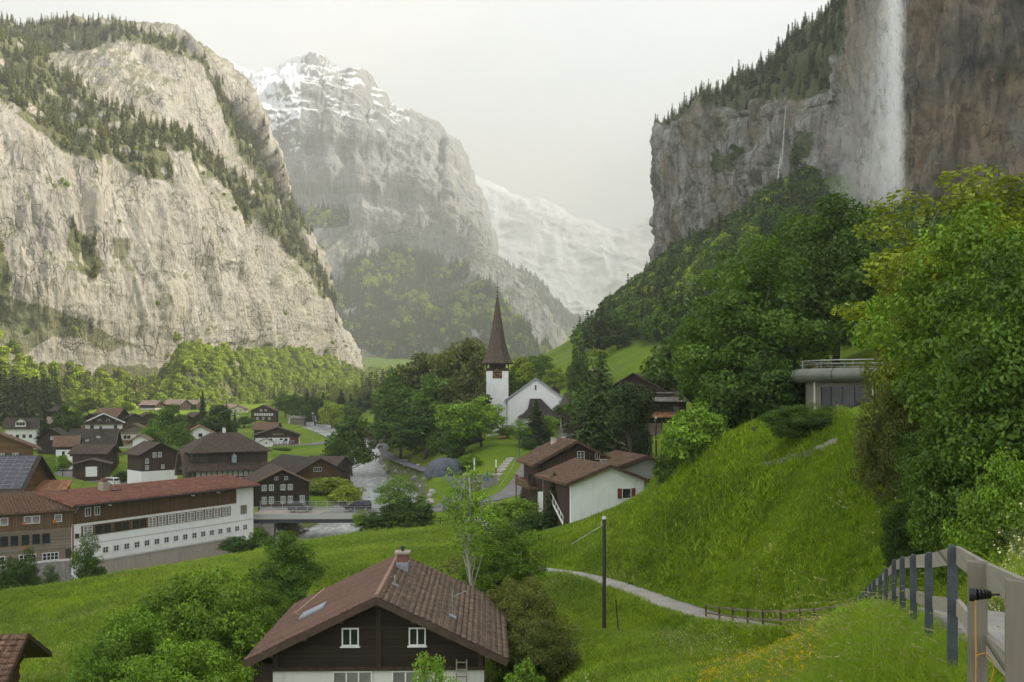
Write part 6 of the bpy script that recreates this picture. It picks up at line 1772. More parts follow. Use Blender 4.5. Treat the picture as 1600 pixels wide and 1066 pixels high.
    MB().bb(cx - 0.36, cx + 0.36, cy - 0.36, cy + 0.36, zr - 0.6, zr + 0.42).build('chimney', M('lead'), e)
    MB().bb(cx - 0.32, cx + 0.32, cy - 0.32, cy + 0.32, zr + 0.42, zr + 0.92).build('chimney_stack', M('brick'), e)
    MB().bb(cx - 0.46, cx + 0.46, cy - 0.46, cy + 0.46, zr + 0.92, zr + 1.04).build('chimney_cap', M('concrete'), e)
    MB().tube([(cx, cy, zr + 1.04), (cx, cy, zr + 1.35)], 0.08, 8).bb(cx - 0.2, cx + 0.2, cy - 0.03, cy + 0.03, zr + 1.25, zr + 1.31).build('chimney_cowl', M('dark_metal'), e)
    for px_, py_, hh in ((0.55, -2.6, 0.6),):
        z0 = zr - px_ * s + t; MB().tube([(px_, py_, z0 - 0.1), (px_, py_, z0 + hh)], 0.06, 8).build('vent_pipe', M('metal'), e); MB().box((px_, py_, z0 + 0.06), (0.34, 0.4, 0.05), 0, 0, math.atan(s)).build('flashing', M('lead'), e)
    px_, py_ = 3.75, -3.6; z0 = zr - px_ * s + t
    MB().tube([(px_, py_, z0 - 0.1), (px_, py_, z0 + 1.5)], 0.035, 6).tube([(px_ - 0.05, py_, z0 + 1.1), (px_ + 0.75, py_, z0 + 1.45)], 0.02, 5).build('antenna', M('metal'), e)
    MB().box((px_, py_, z0 + 0.08), (0.4, 0.5, 0.05), 0, 0, math.atan(s)).build('flashing', M('lead'), e)
    # raised roof window on the red slope
    a = math.atan(s); x, y = -4.15, -1.3; z0 = zr - abs(x) * s + t
    MB().box((x, y, z0 + 0.12), (1.5, 1.5, 0.10), 0, 0, -a).build('roof_window', M('lead'), e)
    MB().box((x + 0.1, y + 0.05, z0 + 0.19), (1.0, 1.1, 0.04), 0, 0, -a).build('roof_window_pane', M('glass'), e)
    MB().beam((x - 0.95, y - 0.3, z0 + 0.02), (x + 0.35, y + 1.6, z0 + 1.0), 0.12, 0.05).beam((x - 0.7, y - 0.5, z0 + 0.0), (x - 1.1, y + 0.4, z0 - 0.05), 0.1, 0.05).build('roof_window_flap', M('tile_ridge'), e)
    MB().tube([(-xe, -l / 2 - ovf, ze + 0.02), (-xe, l / 2 + ovf, ze + 0.02)], 0.08, 8).build('gutter', M('dark_metal'), e)
    MB().tube([(xe, -l / 2 - ovf, ze + 0.02), (xe, l / 2 + ovf, ze + 0.02)], 0.08, 8).build('gutter', M('dark_metal'), e)
MATS['tile_red2'] = mat_tiles('tiles_red_smooth', (0.165, 0.094, 0.070), 0.8, 9.0, 0.10, (0.115, 0.070, 0.054)); MATS['tile_moss'] = mat_tiles('tiles_mossy', (0.195, 0.135, 0.098), 0.32, 0.3, 0.35, (0.095, 0.078, 0.060)); MATS['tile_ridge'] = plain('ridge_tiles', (0.27, 0.17, 0.12), 0.85, 0.3, 3, 0.01)

HUT_AT = (-23.6, 41.5, -19.8); HOUSE_PTS.append((-30, 44, -20.2))
def build_corner_hut():
    e = thing('hut', 'brick hut with a tiled roof cut by the lower left corner', 'hut', (-25.05, 44.0, -17.6), math.radians(8))
    w, l = 4.4, 5.0
    MB().prism([(-l / 2, -4), (l / 2, -4), (l / 2, 5.2), (0, 6.5), (-l / 2, 5.2)], 'x', -w / 2, w / 2).build('wall', M('wood_dark'), e)
    b = MB(); r = random.Random(4)
    k = 0; z = 0.0
    bmesh_ = MB().box((0, 0, 0), (0.12, 0.31, 0.20)).mesh('brick')
    while z < 5.0:
        y = -l / 2 + (0.17 if k % 2 else 0)
        while y < l / 2 - 0.1 and y > -9:
            q = omat(link('brick', bmesh_, e), M('brick')); q.location = (w / 2 + 0.02 + r.uniform(-.012, .012), y + 0.16, z + 0.11); y += 0.34
        z += 0.225; k += 1
    for sg in (-1, 1):
        yl = l / 2 + 0.8; ro = MB().prism([(0, 6.55), (sg * yl, 6.55 - yl * 0.52), (sg * yl, 6.7 - yl * 0.52), (0, 6.72)], 'x', -w / 2 - 0.8, w / 2 + 1.3).build('roof', M('beam'), e)
        sl = math.hypot(yl, yl * .52)
        tiles_geometry(10, 18, w + 2.1, sl, M('tile_warm'), 'roof_tiles', ro, [((-w / 2 - 0.8, 0, 6.70), (1, 0, 0), (0, sg * yl / sl, -yl * .52 / sl))], 0.04)
    MB().beam((w / 2, -l / 2 + 0.2, 3.9), (w / 2 + 1.1, -l / 2 + 0.2, 5.0), 0.12, 0.12).build('brace', M('beam'), e)
    MB().beam((w / 2, 0, 4.2), (w / 2 + 1.1, 0, 5.8), 0.12, 0.12).build('brace', M('beam'), e)
    # bundle of poles leaning on it
    g = thing('pole_bundle', 'bundle of grey poles leaning on the brick hut', 'poles', (-22.3, 42.0, -15.8))
    for k in range(7): MB().tube([(-0.35 + 0.13 * k, -0.3, -2), (-0.5 + 0.12 * k, 0.3 + 0.03 * k, 2.0 - 0.1 * (k % 3))], 0.05, 6).build('pole', M('wood_pale'), g)

# ---------------------------------------------------------------- pavilion and barn on the right
PAV_AT = (P(1346, 0, 92)[0], 93.0, P(0, 652, 92)[2]); HOUSE_PTS += [PAV_AT, (PAV_AT[0] + 6, 94, PAV_AT[2]), (PAV_AT[0], 100, PAV_AT[2])]
def build_pavilion():
    e = thing('pavilion', 'round concrete pavilion with a curved grey roof edge among the trees', 'pavilion', PAV_AT, math.radians(0))
    n = 28; R = 6.4; cx, cy = 2.6, 5.2
    def arc(r, a): return (cx + r * math.cos(a), cy + r * math.sin(a))
    A = [math.radians(180 + 8 + 150 * k / n) for k in range(n + 1)]
    ang = [math.radians(150 + 240 * k / n) for k in range(n + 1)]
    wl = MB(); ring = [arc(5.7, a) for a in [2 * math.pi * k / 40 for k in range(40)]]
    wl.prism(ring, 'z', -3, 3.25); wl.build('wall', M('pavilion_wall'), e)
    prof = [(5.9, 3.2), (6.5, 3.25), (7.0, 3.55), (7.15, 3.95), (7.0, 4.3), (6.7, 4.55), (6.2, 4.6), (0.01, 4.65)]
    v, f = [], []; m = 48
    for r, z in prof:
        for k in range(m): a = 2 * math.pi * k / m; v.append((cx + r * math.cos(a), cy + r * math.sin(a), z))
    for i in range(len(prof) - 1):
        for k in range(m): a, b = i * m + k, i * m + (k + 1) % m; f.append((a, b, b + m, a + m))
    MB().add(v, f).build('roof', M('roof_metal'), e, True)
    for k in range(0, 48, 6):
        a = 2 * math.pi * k / 48
        MB().tube([(cx + q * math.cos(a), cy + q * math.sin(a), z) for q, z in ((6.5, 3.24), (7.02, 3.55), (7.18, 3.95), (7.02, 4.32), (6.7, 4.57))], 0.03, 5).build('roof_seam', M('dark_metal'), e)
    rl = MB(); q = [(cx + 6.2 * math.cos(2 * math.pi * k / 36), cy + 6.2 * math.sin(2 * math.pi * k / 36), 5.35) for k in range(37)]
    rl.tube(q, 0.045, 6)
    rl.tube([(a, b, c - 0.35) for a, b, c in q], 0.025, 5); rl.build('roof_railing', M('metal'), e)
    for k in range(0, 36, 3): MB().tube([(q[k][0], q[k][1], 4.6), q[k]], 0.03, 5).build('railing_post', M('metal'), e)
    # dark glazed front in tall panes
    for k in range(4):
        a = math.radians(212 + 11.5 * k)
        window(e, (cx + 5.74 * math.cos(a), cy + 5.74 * math.sin(a), 1.9), a + math.pi / 2, 1.0, 1.7, frame='dark_metal', pane='glass', bars=1)
        b = MB().box((0, 0, 0), (1.15, 0.05, 1.6)); p = b.build('dark_panel', M('shutter_slate'), e); p.location = (cx + 5.74 * math.cos(a), cy + 5.74 * math.sin(a), 0.15); p.rotation_euler = (0, 0, a + math.pi / 2)
    for a in (math.radians(203), math.radians(256)):
        MB().tube([(cx + 6.3 * math.cos(a), cy + 6.3 * math.sin(a), -3), (cx + 6.3 * math.cos(a), cy + 6.3 * math.sin(a), 3.3)], 0.09, 8).build('column', M('cream'), e)
    for k, (deg, z, w_, h_, m_) in enumerate(((272, 1.9, 0.5, 0.6, 'sign_blue'), (278, 2.1, 0.5, 0.4, 'sign_blue'), (284, 2.5, 0.45, 0.5, 'white_paint'), (275, 1.3, 0.3, 0.5, 'metal'), (291, 2.6, 0.5, 0.6, 'white_paint'), (291, 1.5, 0.4, 0.35, 'white_paint'))):
        a = math.radians(deg); q_ = MB().box((0, 0, 0), (w_, 0.08, h_)).build('wall_sign' if k != 3 else 'wall_lamp', M(m_), e); q_.location = (cx + 5.78 * math.cos(a), cy + 5.78 * math.sin(a), z); q_.rotation_euler = (0, 0, a + math.pi / 2)
    MB().box((0, 0, 0), (1.0, 0.06, 2.1)).build('door', M('wood_dark'), e).location = (cx + 5.74 * math.cos(math.radians(262)), cy + 5.76 * math.sin(math.radians(262)), 1.1)
    # climbing stems of the dry vine on the roof
    r = random.Random(8); m_ = MB()
    for k in range(90):
        a = r.uniform(math.radians(190), math.radians(330)); rr = r.uniform(5.2, 6.3); p = Vector((cx + rr * math.cos(a), cy + rr * math.sin(a), 4.62))
        m_.tube([p, p + Vector((r.uniform(-.3, .3), r.uniform(-.3, .3), r.uniform(.15, .4))), p + Vector((r.uniform(-.6, .6), r.uniform(-.6, .6), r.uniform(.1, .7)))], [0.02, 0.015, 0.006], 4, False)
    o = m_.build('dry_vine', M('vine'), e); o['kind'] = 'stuff'
MATS['pavilion_wall'] = mat_render('pavilion_render', (0.20, 0.185, 0.15), 0.6); MATS['roof_metal'] = plain('aged_roof_metal', (0.145, 0.155, 0.13), 0.5, 0.2, 0.8, 0.0, 0.2); MATS['shutter_slate'] = plain('dark_slate_panel', (0.045, 0.042, 0.042), 0.7, 0.2); MATS['sign_blue'] = plain('blue_sign', (0.10, 0.20, 0.32), 0.5, 0.3, 6); MATS['vine'] = plain('dry_vine_stem', (0.20, 0.12, 0.08), 0.9, 0.3)

BARN_AT = (P(1015, 0, 192)[0], 196.0, P(0, 690, 190)[2]); HOUSE_PTS.append(BARN_AT)
def build_barn():
    e = thing('barn', 'large stepped barn with grey and rusty roofs behind the pine', 'barn', BARN_AT, math.radians(-12))
    MB().bb(-6.0, 7.5, -4.5, 6, -3, 3.4).build('plinth', M('concrete'), e)
    MB().bb(-5.9, 7.4, -4.4, 5.9, 3.4, 9.2).build('wall', M('wood_black'), e)
    MB().prism([(-8.5, 9.0), (4.6, 9.0), (-2.6, 12.9)], 'y', -1.0, 8).build('gable', M('wood_dark'), e)
    r = MB()
    r.prism([(-2.6, 13.0), (5.4, 8.7), (5.4, 8.95), (-2.6, 13.25)], 'y', -2.0, 9).prism([(-9.3, 8.9), (-2.6, 13.0), (-2.6, 13.25), (-9.3, 9.15)], 'y', -2.0, 9)
    r.build('roof', M('tile_brown'), e)
    MB().prism([(-6.2, 7.6), (-2.2, 9.2), (-2.2, 9.4), (-6.2, 7.8)], 'x', -2.0, 8.6).build('upper_lean_to_roof', M('tile_grey'), e)
    MB().prism([(-6.6, 4.6), (-4.0, 5.6), (-4.0, 5.8), (-6.6, 4.8)], 'x', -6.6, 6.2).build('lower_lean_to_roof', M('tile_orange'), e)
    MB().prism([(-4, 8.6), (4, 9.9), (4, 10.1), (-4, 8.8)], 'x', 3.6, 9.5).build('side_roof', M('tile_pale'), e)
    for k in range(5): MB().bb(-4.6 + k * 2.6, -4.4 + k * 2.6, -6.3, -6.1, -3, 4.8).build('post', M('beam'), e)
    for k in range(6): window(e, (-3.6 + 1.9 * k, -4.46, 6.4), 0, 0.9, 0.8, frame='wood_dark', bars=2)
    MB().bb(-0.5, 6.5, -4.62, -4.5, 0.5, 3.3).build('grey_gate', M('wood_grey'), e)
# ================================================================ bridges, fences, poles
def build_bridge():
    z = -22.5
    e = thing('road_bridge', 'grey concrete road bridge with a metal railing over the river', 'bridge', (-33.5, 184.4, z), math.radians(1.5))
    MB().bb(-14, 15.5, -4.5, 4.2, -0.75, -0.08).build('deck', M('concrete'), e)
    MB().bb(-14, 15.5, -4.75, -4.35, -0.62, 0.32).build('edge_beam', M('grey'), e)
    MB().bb(-14, 15.5, 4.1, 4.45, -0.62, 0.32).build('edge_beam', M('grey'), e)
    MB().bb(-14, 15.5, -4.6, 4.0, -1.35, -0.76).build('girder', M('dark_metal'), e)
    for x0, x1 in ((-14.5, -9.6), (9.5, 15.5)): MB().bb(x0, x1, -4.4, 4.1, -9, -0.77).build('abutment', M('stone'), e)
    for sy in (-4.55, 4.28):
        for k in range(15): MB().bb(-14 + k * 2.1 - 0.04, -14 + k * 2.1 + 0.04, sy - 0.04, sy + 0.04, 0.3, 1.55).build('railing_post', M('metal'), e)
        r = MB()
        for zz in (1.55, 1.2, 0.95, 0.7, 0.45): r.tube([(-14, sy, zz), (15.4, sy, zz)], 0.035 if zz > 1.5 else 0.018, 6)
        r.build('railing_bars', M('metal'), e)
    # covered footbridge upstream
    c = P(580, 683, 425)
    e = thing('covered_bridge', 'small covered wooden footbridge over the river upstream', 'bridge', c, math.radians(4))
    MB().bb(-9, 9, -1.2, 1.2, -0.35, 0).build('deck', M('wood_grey'), e)
    MB().bb(-9, 9, -1.25, -1.15, 0, 0.9).build('parapet', M('wood_dark'), e)
    for k in range(8): MB().bb(-9 + k * 18 / 7 - 0.08, -9 + k * 18 / 7 + 0.08, -1.25, -1.1, 0.9, 2.5).build('post', M('wood_dark'), e)
    for k in range(7):
        x = -9 + k * 18 / 7; MB().beam((x, -1.2, 1.7), (x + 18 / 14, -1.2, 2.5), 0.1, 0.12).beam((x + 18 / 7, -1.2, 1.7), (x + 18 / 14, -1.2, 2.5), 0.1, 0.12).build('brace', M('wood_dark'), e)
    MB().prism([(-2.0, 2.4), (0, 4.0), (2.0, 2.4), (2.0, 2.55), (0, 4.15), (-2.0, 2.55)], 'x', -9.8, 9.8).build('roof', M('tile_pale'), e)
    for x in (-9, 9): MB().bb(x - 0.6, x + 0.6, -1.4, 1.4, -5, -0.36).build('pier', M('stone'), e)

def fence_line(name, label, pts, post_h, post_mat, rail_mat, rails=(0.95, 0.5), post_r=0.06, rail_w=0.05, rail_h=0.14, group=None, square=True):
    x0, y0, z0 = pts[0]
    e = thing(name, label, 'fence', (x0, y0, z0), 0, group)
    q = [(a - x0, b - y0, c - z0) for a, b, c in pts]
    for a, b, c in q:
        if square: MB().bb(a - post_r, a + post_r, b - post_r, b + post_r, c - 0.7, c + post_h).build('post', M(post_mat), e)
        else: MB().tube([(a, b, c - 0.7), (a, b, c + post_h)], post_r, 8).build('post', M(post_mat), e)
    for (a, b) in zip(q[:-1], q[1:]):
        for h in rails: MB().beam((a[0], a[1], a[2] + h), (b[0], b[1], b[2] + h), rail_w, rail_h).build('rail', M(rail_mat), e)
    return e

def build_fences():
    # handrail fence of the footpath: near part with tall steel posts and wide pale boards
    steel = [(1488, 852, 11.2), (1451, 863, 13.6), (1427, 866.5, 16.2), (1410, 870, 18.8), (1397, 874.5, 21.4), (1384.5, 888, 24), (1375.5, 897, 26.6), (1365.5, 905, 29.0), (1359.5, 911, 31.2), (1353, 918, 33.4), (1348, 924, 35.6), (1343.5, 928.5, 37.6), (1339, 933, 39.6)]
    wood = [(1590, 906, 6.6), (1527, 877, 8.3)]
    P0 = P(*steel[0]); base = (P0[0], P0[1], P0[2] - 1.25)
    e = thing('path_fence', 'tall grey steel posts with pale wooden rails along the near footpath', 'fence', base)
    loc = lambda p: (p[0] - base[0], p[1] - base[1], p[2] - base[2])
    tops = [loc(P(*s)) for s in steel]
    for (a, b, c) in tops:
        m = MB(); w = 0.052
        prof = [(-w, -1.95), (w, -1.95), (w, -0.06), (w * 0.45, 0.0), (-w * 0.45, 0.0), (-w, -0.06)]
        m.prism(prof, 'y', -0.045, 0.045)
        o = m.build('post', M('steel_post'), e); o.location = (a, b, c); o.rotation_euler = (0, 0, math.radians(-18))
    wt = [loc(P(*s)) for s in wood]
    for i, (a, b, c) in enumerate(wt):
        m = MB().bb(-0.075, 0.075, -0.075, 0.075, -2.0, 0)
        o = m.build('post', M('post_wood'), e); o.location = (a, b, c); o.rotation_euler = (0, 0, math.radians(-24))
        o['label'] = 'grey weathered timber post'
    # board rails on the path side
    line = [tuple(v + d for v, d in zip(wt[0], (0.10, 0.05, 0))), tuple(v + d for v, d in zip(wt[1], (0.10, 0.06, 0)))] + [tuple(v + d for v, d in zip(p, (0.08, 0.05, 0))) for p in tops]
    for a, b in zip(line[:-1], line[1:]):
        for dz, hh in ((-0.12, 0.20), (-0.70, 0.18)):
            MB().beam((a[0], a[1], a[2] + dz), (b[0], b[1], b[2] + dz), 0.05, hh).build('rail', M('rail_wood'), e)
    # reel of the fence wire with its orange cord
    a = wt[1]; b = wt[0]
    q = tuple(x + (y - x) * 0.42 for x, y in zip(a, b))
    qx, qy, qz = q[0] - 0.10, q[1] - 0.02, q[2] - 0.20
    wx, wy, wz = base
    c = thing('cord_reel', 'black insulator reel with an orange cord hanging on the near fence', 'reel', (qx + wx, qy + wy, qz + wz))
    MB().tube([(-0.075, 0.02, 0), (-0.03, 0.0, 0)], 0.052, 14).build('reel_disc', M('black'), c)
    for k in range(4): MB().tube([(-0.03 + 0.028 * k, 0, 0.004), (-0.012 + 0.028 * k, 0, 0.004)], 0.045 - 0.004 * k, 12).build('rib', M('black'), c)
    MB().tube([(0.07, 0, 0), (0.20, 0.01, 0.0)], 0.008, 6).build('hook', M('dark_metal'), c)
    pts = [(-0.05, -0.03, -0.02), (-0.05, -0.03, -0.30), (-0.045, -0.03, -0.46), (-0.05, -0.03, -0.8), (-0.045, -0.03, -1.6)]
    MB().tube(pts, 0.006, 6).build('cord', M('cord'), c)
    lp = [(-0.05, -0.035, -0.47)] + [(0.02 + 0.085 * math.cos(t) - 0.02, -0.04, -0.56 + 0.13 * math.sin(t)) for t in [math.radians(d) for d in (120, 80, 40, 0, -40, -75)]] + [(-0.05, -0.03, -0.78), (-0.16, -0.03, -0.80), (-0.26, -0.03, -0.81)]
    MB().tube(lp, 0.005, 6).build('loop', M('cord'), c)
    # lower part with thin posts
    low = [(1330, 941, 44), (1297, 947, 47), (1272, 951, 49), (1250, 952, 51.2), (1220, 953.5, 53.6), (1192, 953.5, 56), (1168, 952, 58.6), (1145, 950, 61.4), (1124, 948, 64), (1103, 945, 67)]
    pts = [(p[0], p[1], p[2] - 1.05) for p in [P(1337, 936, 41.4)] + [P(*s) for s in low]]
    fence_line('path_railing', 'thin wooden railing along the lower bend of the footpath', pts, 1.08, 'beam', 'wood_grey', (1.0, 0.52), 0.05, 0.06, 0.11)
    # rails along the road bend
    pts = [P(660, 803, 172), P(688, 806, 170), P(715, 810, 168), P(745, 816, 165), P(765, 820, 163), P(788, 822, 161)]
    pts = [(a, b, ground(a, b)) for a, b, c in pts]
    fence_line('road_railing', 'brown wooden railing along the road below the lawn', pts, 1.1, 'beam', 'beam', (1.0, 0.55), 0.07, 0.06, 0.12)
    pts = [P(q, 0, Y) for q, Y in ((742, 186), (760, 187), (778, 189), (800, 191), (818, 193))]
    pts = [(a, b - 0.0, ground(a, b)) for a, b, c in pts]
    fence_line('bend_railing', 'brown wooden railing on the inside of the road bend', pts, 1.1, 'beam', 'beam', (1.0, 0.55), 0.07, 0.06, 0.12)
    pts = [(x - 6.6 - 0.2 * i, y + 0.5, 0) for i, (x, y) in enumerate([(4.0, 205), (5.5, 213), (7.0, 224), (8.6, 243), (11.5, 267), (16, 290)])]
    pts = [(a, b, ground(a, b)) for a, b, c in pts]
    fence_line('stair_railing', 'thin metal handrail between the church steps and the road', pts, 0.95, 'metal', 'metal', (0.92,), 0.03, 0.05, 0.05)
    pts = [P(q, 0, Y) for q, Y in ((82, 262), (98, 252), (114, 243), (130, 234), (146, 227), (160, 221))]
    pts = [(a, b, ground(a, b)) for a, b, c in pts]
    fence_line('street_fence', 'low dark post fence along the village street', pts, 0.9, 'dark_metal', 'dark_metal', (0.85, 0.4), 0.04, 0.03, 0.03)
    pts = [P(q, 0, Y) for q, Y in ((600, 330), (616, 305), (640, 284), (660, 266))]
    pts = [(a + 3.4, b, ground(a + 3.4, b)) for a, b, c in pts]
    fence_line('lane_railing', 'grey railing of the riverside lane before the grove', pts, 1.0, 'wood_grey', 'wood_grey', (0.9, 0.5), 0.06, 0.05, 0.1)
MATS['steel_post'] = plain('steel_post', (0.066, 0.078, 0.088), 0.55, 0.25, 5, 0.004, 0.25); MATS['post_wood'] = mat_planks('post_timber', (0.21, 0.185, 0.15), 0.9); MATS['rail_wood'] = mat_planks('rail_timber', (0.29, 0.265, 0.225), 0.9, False, 0.3); MATS['cord'] = plain('orange_cord', (0.50, 0.24, 0.03), 0.7, 0.2, 30)

def build_poles():
    def pole(label, px, top, base, Y, r, name='power_pole'):
        x, y, zt = P(px, top, Y); z0 = ground(x, y)
        e = thing(name, label, 'pole', (x, y, z0))
        h = zt - z0
        MB().tube([(0, 0, -1), (0, 0, h * 0.5), (0, 0, h - 0.12)], [r, r * 0.93, r * 0.85], 12).build('shaft', M('pole_wood'), e)
        MB().tube([(0, 0, h - 0.14), (0, 0, h + 0.03)], [r * 1.1, r * 0.9], 12).build('cap', M('white_old'), e)
        MB().tube([(0, 0, h - 0.5), (-0.22, -0.05, h - 0.5), (-0.22, -0.05, h - 0.32)], 0.025, 6).build('insulator', M('white_paint'), e)
        return e, h
    e, h = pole('tall dark timber pole standing in the front meadow', 944, 808, 986, 70, 0.14)
    MB().tube([(0, 0, h - 0.5), (-0.85, 0.2, h - 1.05), (-2.3, 0.5, h - 2.0)], 0.02, 5).build('stay_wire', M('metal'), e)
    e, h = pole('tall dark pole beside the rear wing of the white house', 1025, 652, 770, 134, 0.14)
    x, y, zt = P(962, 937, 68); z0 = ground(x, y)
    s = thing('stake', 'thin leaning stake beside the timber pole in the meadow', 'stake', (x, y, z0))
    MB().tube([(0.25, 0, -0.5), (0, 0, zt - z0)], 0.045, 7).build('shaft', M('pole_wood'), s)
    # wire between the poles
    a = Vector(P(944, 816, 70)); b = Vector(P(1025, 660, 134))
    w = [a.lerp(b, t) - Vector((0, 0, 2.2 * 4 * t * (1 - t))) for t in [k / 16 for k in range(17)]]
    tag(MB().tube(w, 0.013, 5).build('power_line', M('dark_metal')), 'thin cable sagging between the two timber poles', 'cable')
    # street lamps
    for px, top, Y, lab in ((489, 646, 400, 'tall street lamp by the car park chalet'), (364, 648, 375, 'tall lamp post left of the car park, left of a pair'), (371, 650, 375, 'tall lamp post left of the car park, right of a pair')):
        x, y, zt = P(px, top, Y); z0 = ground(x, y); e = thing('street_lamp', lab, 'lamp', (x, y, z0)); h = zt - z0
        MB().tube([(0, 0, -0.5), (0, 0, h)], [0.13, 0.08], 8).build('post', M('metal'), e)
        MB().box((0, 0, h + 0.1), (0.9, 0.5, 0.22)).build('lamp_head', M('white_paint'), e)
    for px, top, Y, lab in ((741, 717, 222, 'left white topped bollard lamp at the lawn edge'), (775, 718, 222, 'right white topped bollard lamp at the lawn edge')):
        x, y, zt = P(px, top, Y); z0 = ground(x, y); e = thing('bollard_lamp', lab, 'lamp', (x, y, z0)); h = max(1.2, zt - z0)
        MB().tube([(0, 0, -0.5), (0, 0, h * 0.55)], 0.14, 10).build('post', M('dark_metal'), e)
        MB().tube([(0, 0, h * 0.55), (0, 0, h)], 0.16, 10).build('lamp_shade', M('white_paint'), e)
    # slim post on the church lawn
    x, y, zt = P(811, 685, 240); z0 = ground(x, y); e = thing('lamp_post', 'slim dark lamp post beside the church steps', 'lamp', (x, y, z0))
    MB().tube([(0, 0, -0.5), (0, 0, zt - z0)], 0.07, 8).build('post', M('dark_metal'), e); MB().box((0, 0, zt - z0 + 0.12), (0.5, 0.5, 0.25)).build('lamp_head', M('dark_metal'), e)
MATS['pole_wood'] = plain('pole_timber', (0.055, 0.042, 0.034), 0.85, 0.35, 4, 0.01, stretch=(1, 1, 0.1))

# ---------------------------------------------------------------- cars
_CAR = {}
def car_meshes(kind):
    if kind in _CAR: return _CAR[kind]
    if kind == 'van': L, W, H, prof, cab = 4.9, 1.9, 1.9, [(-2.45, .35), (2.40, .35), (2.45, .75), (2.38, 1.0), (1.55, 1.12), (-2.40, 1.12), (-2.45, .8)], [(-2.38, 1.1), (1.55, 1.1), (0.75, 1.82), (0.5, 1.9), (-2.1, 1.9), (-2.25, 1.8)]
    elif kind == 'suv': L, W, H, prof, cab = 4.5, 1.85, 1.65, [(-2.2, .35), (2.15, .35), (2.22, .7), (2.1, .95), (1.1, 1.05), (-2.15, 1.05), (-2.25, .75)], [(-2.1, 1.03), (1.1, 1.03), (0.3, 1.6), (-0.1, 1.66), (-1.5, 1.64), (-1.85, 1.5)]
    else: L, W, H, prof, cab = 4.2, 1.75, 1.45, [(-2.05, .32), (2.0, .32), (2.1, .6), (1.95, .82), (0.95, .93), (-1.95, .95), (-2.1, .65)], [(-1.9, .93), (0.95, .92), (0.15, 1.40), (-0.25, 1.45), (-1.25, 1.43), (-1.6, 1.3)]
    def solid(pf, w0, w1, zmin, zmax, ins=0.0):
        vs, n = [], len(pf)
        for sg in (-1, 1):
            for x, z in pf:
                t = (z - zmin) / max(1e-3, zmax - zmin); vs.append((x, sg * (w0 + (w1 - w0) * t) / 2, z))
        f = [tuple(range(n)), tuple(range(2 * n - 1, n - 1, -1))] + [(i, i + n, (i + 1) % n + n, (i + 1) % n) for i in range(n)]
        return MB().add(vs, f)
    zs = [z for x, z in cab]
    body = solid(prof, W, W, 0, 1); top = solid(cab, W - 0.08, W - 0.42, min(zs), max(zs)); body.add(top.v, top.f)
    bm = body.mesh('body')
    b = bmesh.new(); b.from_mesh(bm); bmesh.ops.bevel(b, geom=[e_ for e_ in b.edges if e_.calc_face_angle(0) > 0.5], offset=0.06, segments=2, affect='EDGES'); b.to_mesh(bm); b.free()
    cx = sum(x for x, z in cab) / len(cab); cz = (min(zs) + max(zs)) / 2
    g = MB()
    gp = [(cx + (x - cx) * 0.90, cz + (z - cz) * 0.74 + 0.0) for x, z in cab]
    n = len(gp); zmin, zmax = min(zs), max(zs)
    sd = solid(gp, W - 0.08 + 0.03, W - 0.42 + 0.03, zmin, zmax); g.add(sd.v, sd.f)
    fp = [(cx + (x - cx) * 1.012, cz + (z - cz) * 0.72) for x, z in cab]
    sd = solid(fp, W - 0.30, W - 0.60, zmin, zmax); g.add(sd.v, sd.f)
    wh = MB().tube([(0, -0.11, 0), (0, 0.11, 0)], 0.34, 16).mesh('tyre'); rim = MB().tube([(0, -0.125, 0), (0, 0.125, 0)], 0.20, 12).mesh('rim')
    lt = MB().box((0, 0, 0), (0.08, 0.34, 0.16)).mesh('light'); pl = MB().box((0, 0, 0), (0.05, 0.5, 0.12)).mesh('plate')
    _CAR[kind] = (bm, g.mesh('windows'), wh, rim, lt, pl, L, W, [x for x, z in prof]); return _CAR[kind]

def car(kind, label, at, rz, paint):
    bm, gm, wh, rim, lt, pl, L, W, xs = car_meshes(kind)
    e = thing('van' if kind == 'van' else 'car', label, 'van' if kind == 'van' else 'car', at, rz)
    omat(link('body', bm, e), M(paint)); omat(link('windows', gm, e), M('glass'))
    for sx in (-1.35, 1.35):
        for sy in (-1, 1):
            t = omat(link('wheel', wh, e), M('rubber')); t.location = (sx, sy * (W / 2 - 0.10), 0.34); omat(link('rim', rim, t), M('metal'))
    for sy in (-1, 1):
        q = omat(link('headlight', lt, e), M('white_paint')); q.location = (max(xs) - 0.07, sy * (W / 2 - 0.28), 0.72)
        q = omat(link('tail_light', lt, e), M('tail_red')); q.location = (min(xs) + 0.03, sy * (W / 2 - 0.26), 0.80)
    q = omat(link('number_plate', pl, e), M('white_paint')); q.location = (min(xs) - 0.01, 0, 0.62)
MATS['tail_red'] = plain('tail_light', (0.35, 0.02, 0.02), 0.3, 0.1)
for k, c in dict(paint_black=(0.012, 0.012, 0.014), paint_white=(0.72, 0.72, 0.70), paint_silver=(0.42, 0.43, 0.44), paint_red=(0.10, 0.018, 0.018), paint_grey=(0.07, 0.075, 0.08)).items():
    MATS[k] = plain(k, c, 0.25, 0.06, 2, spec=0.6)

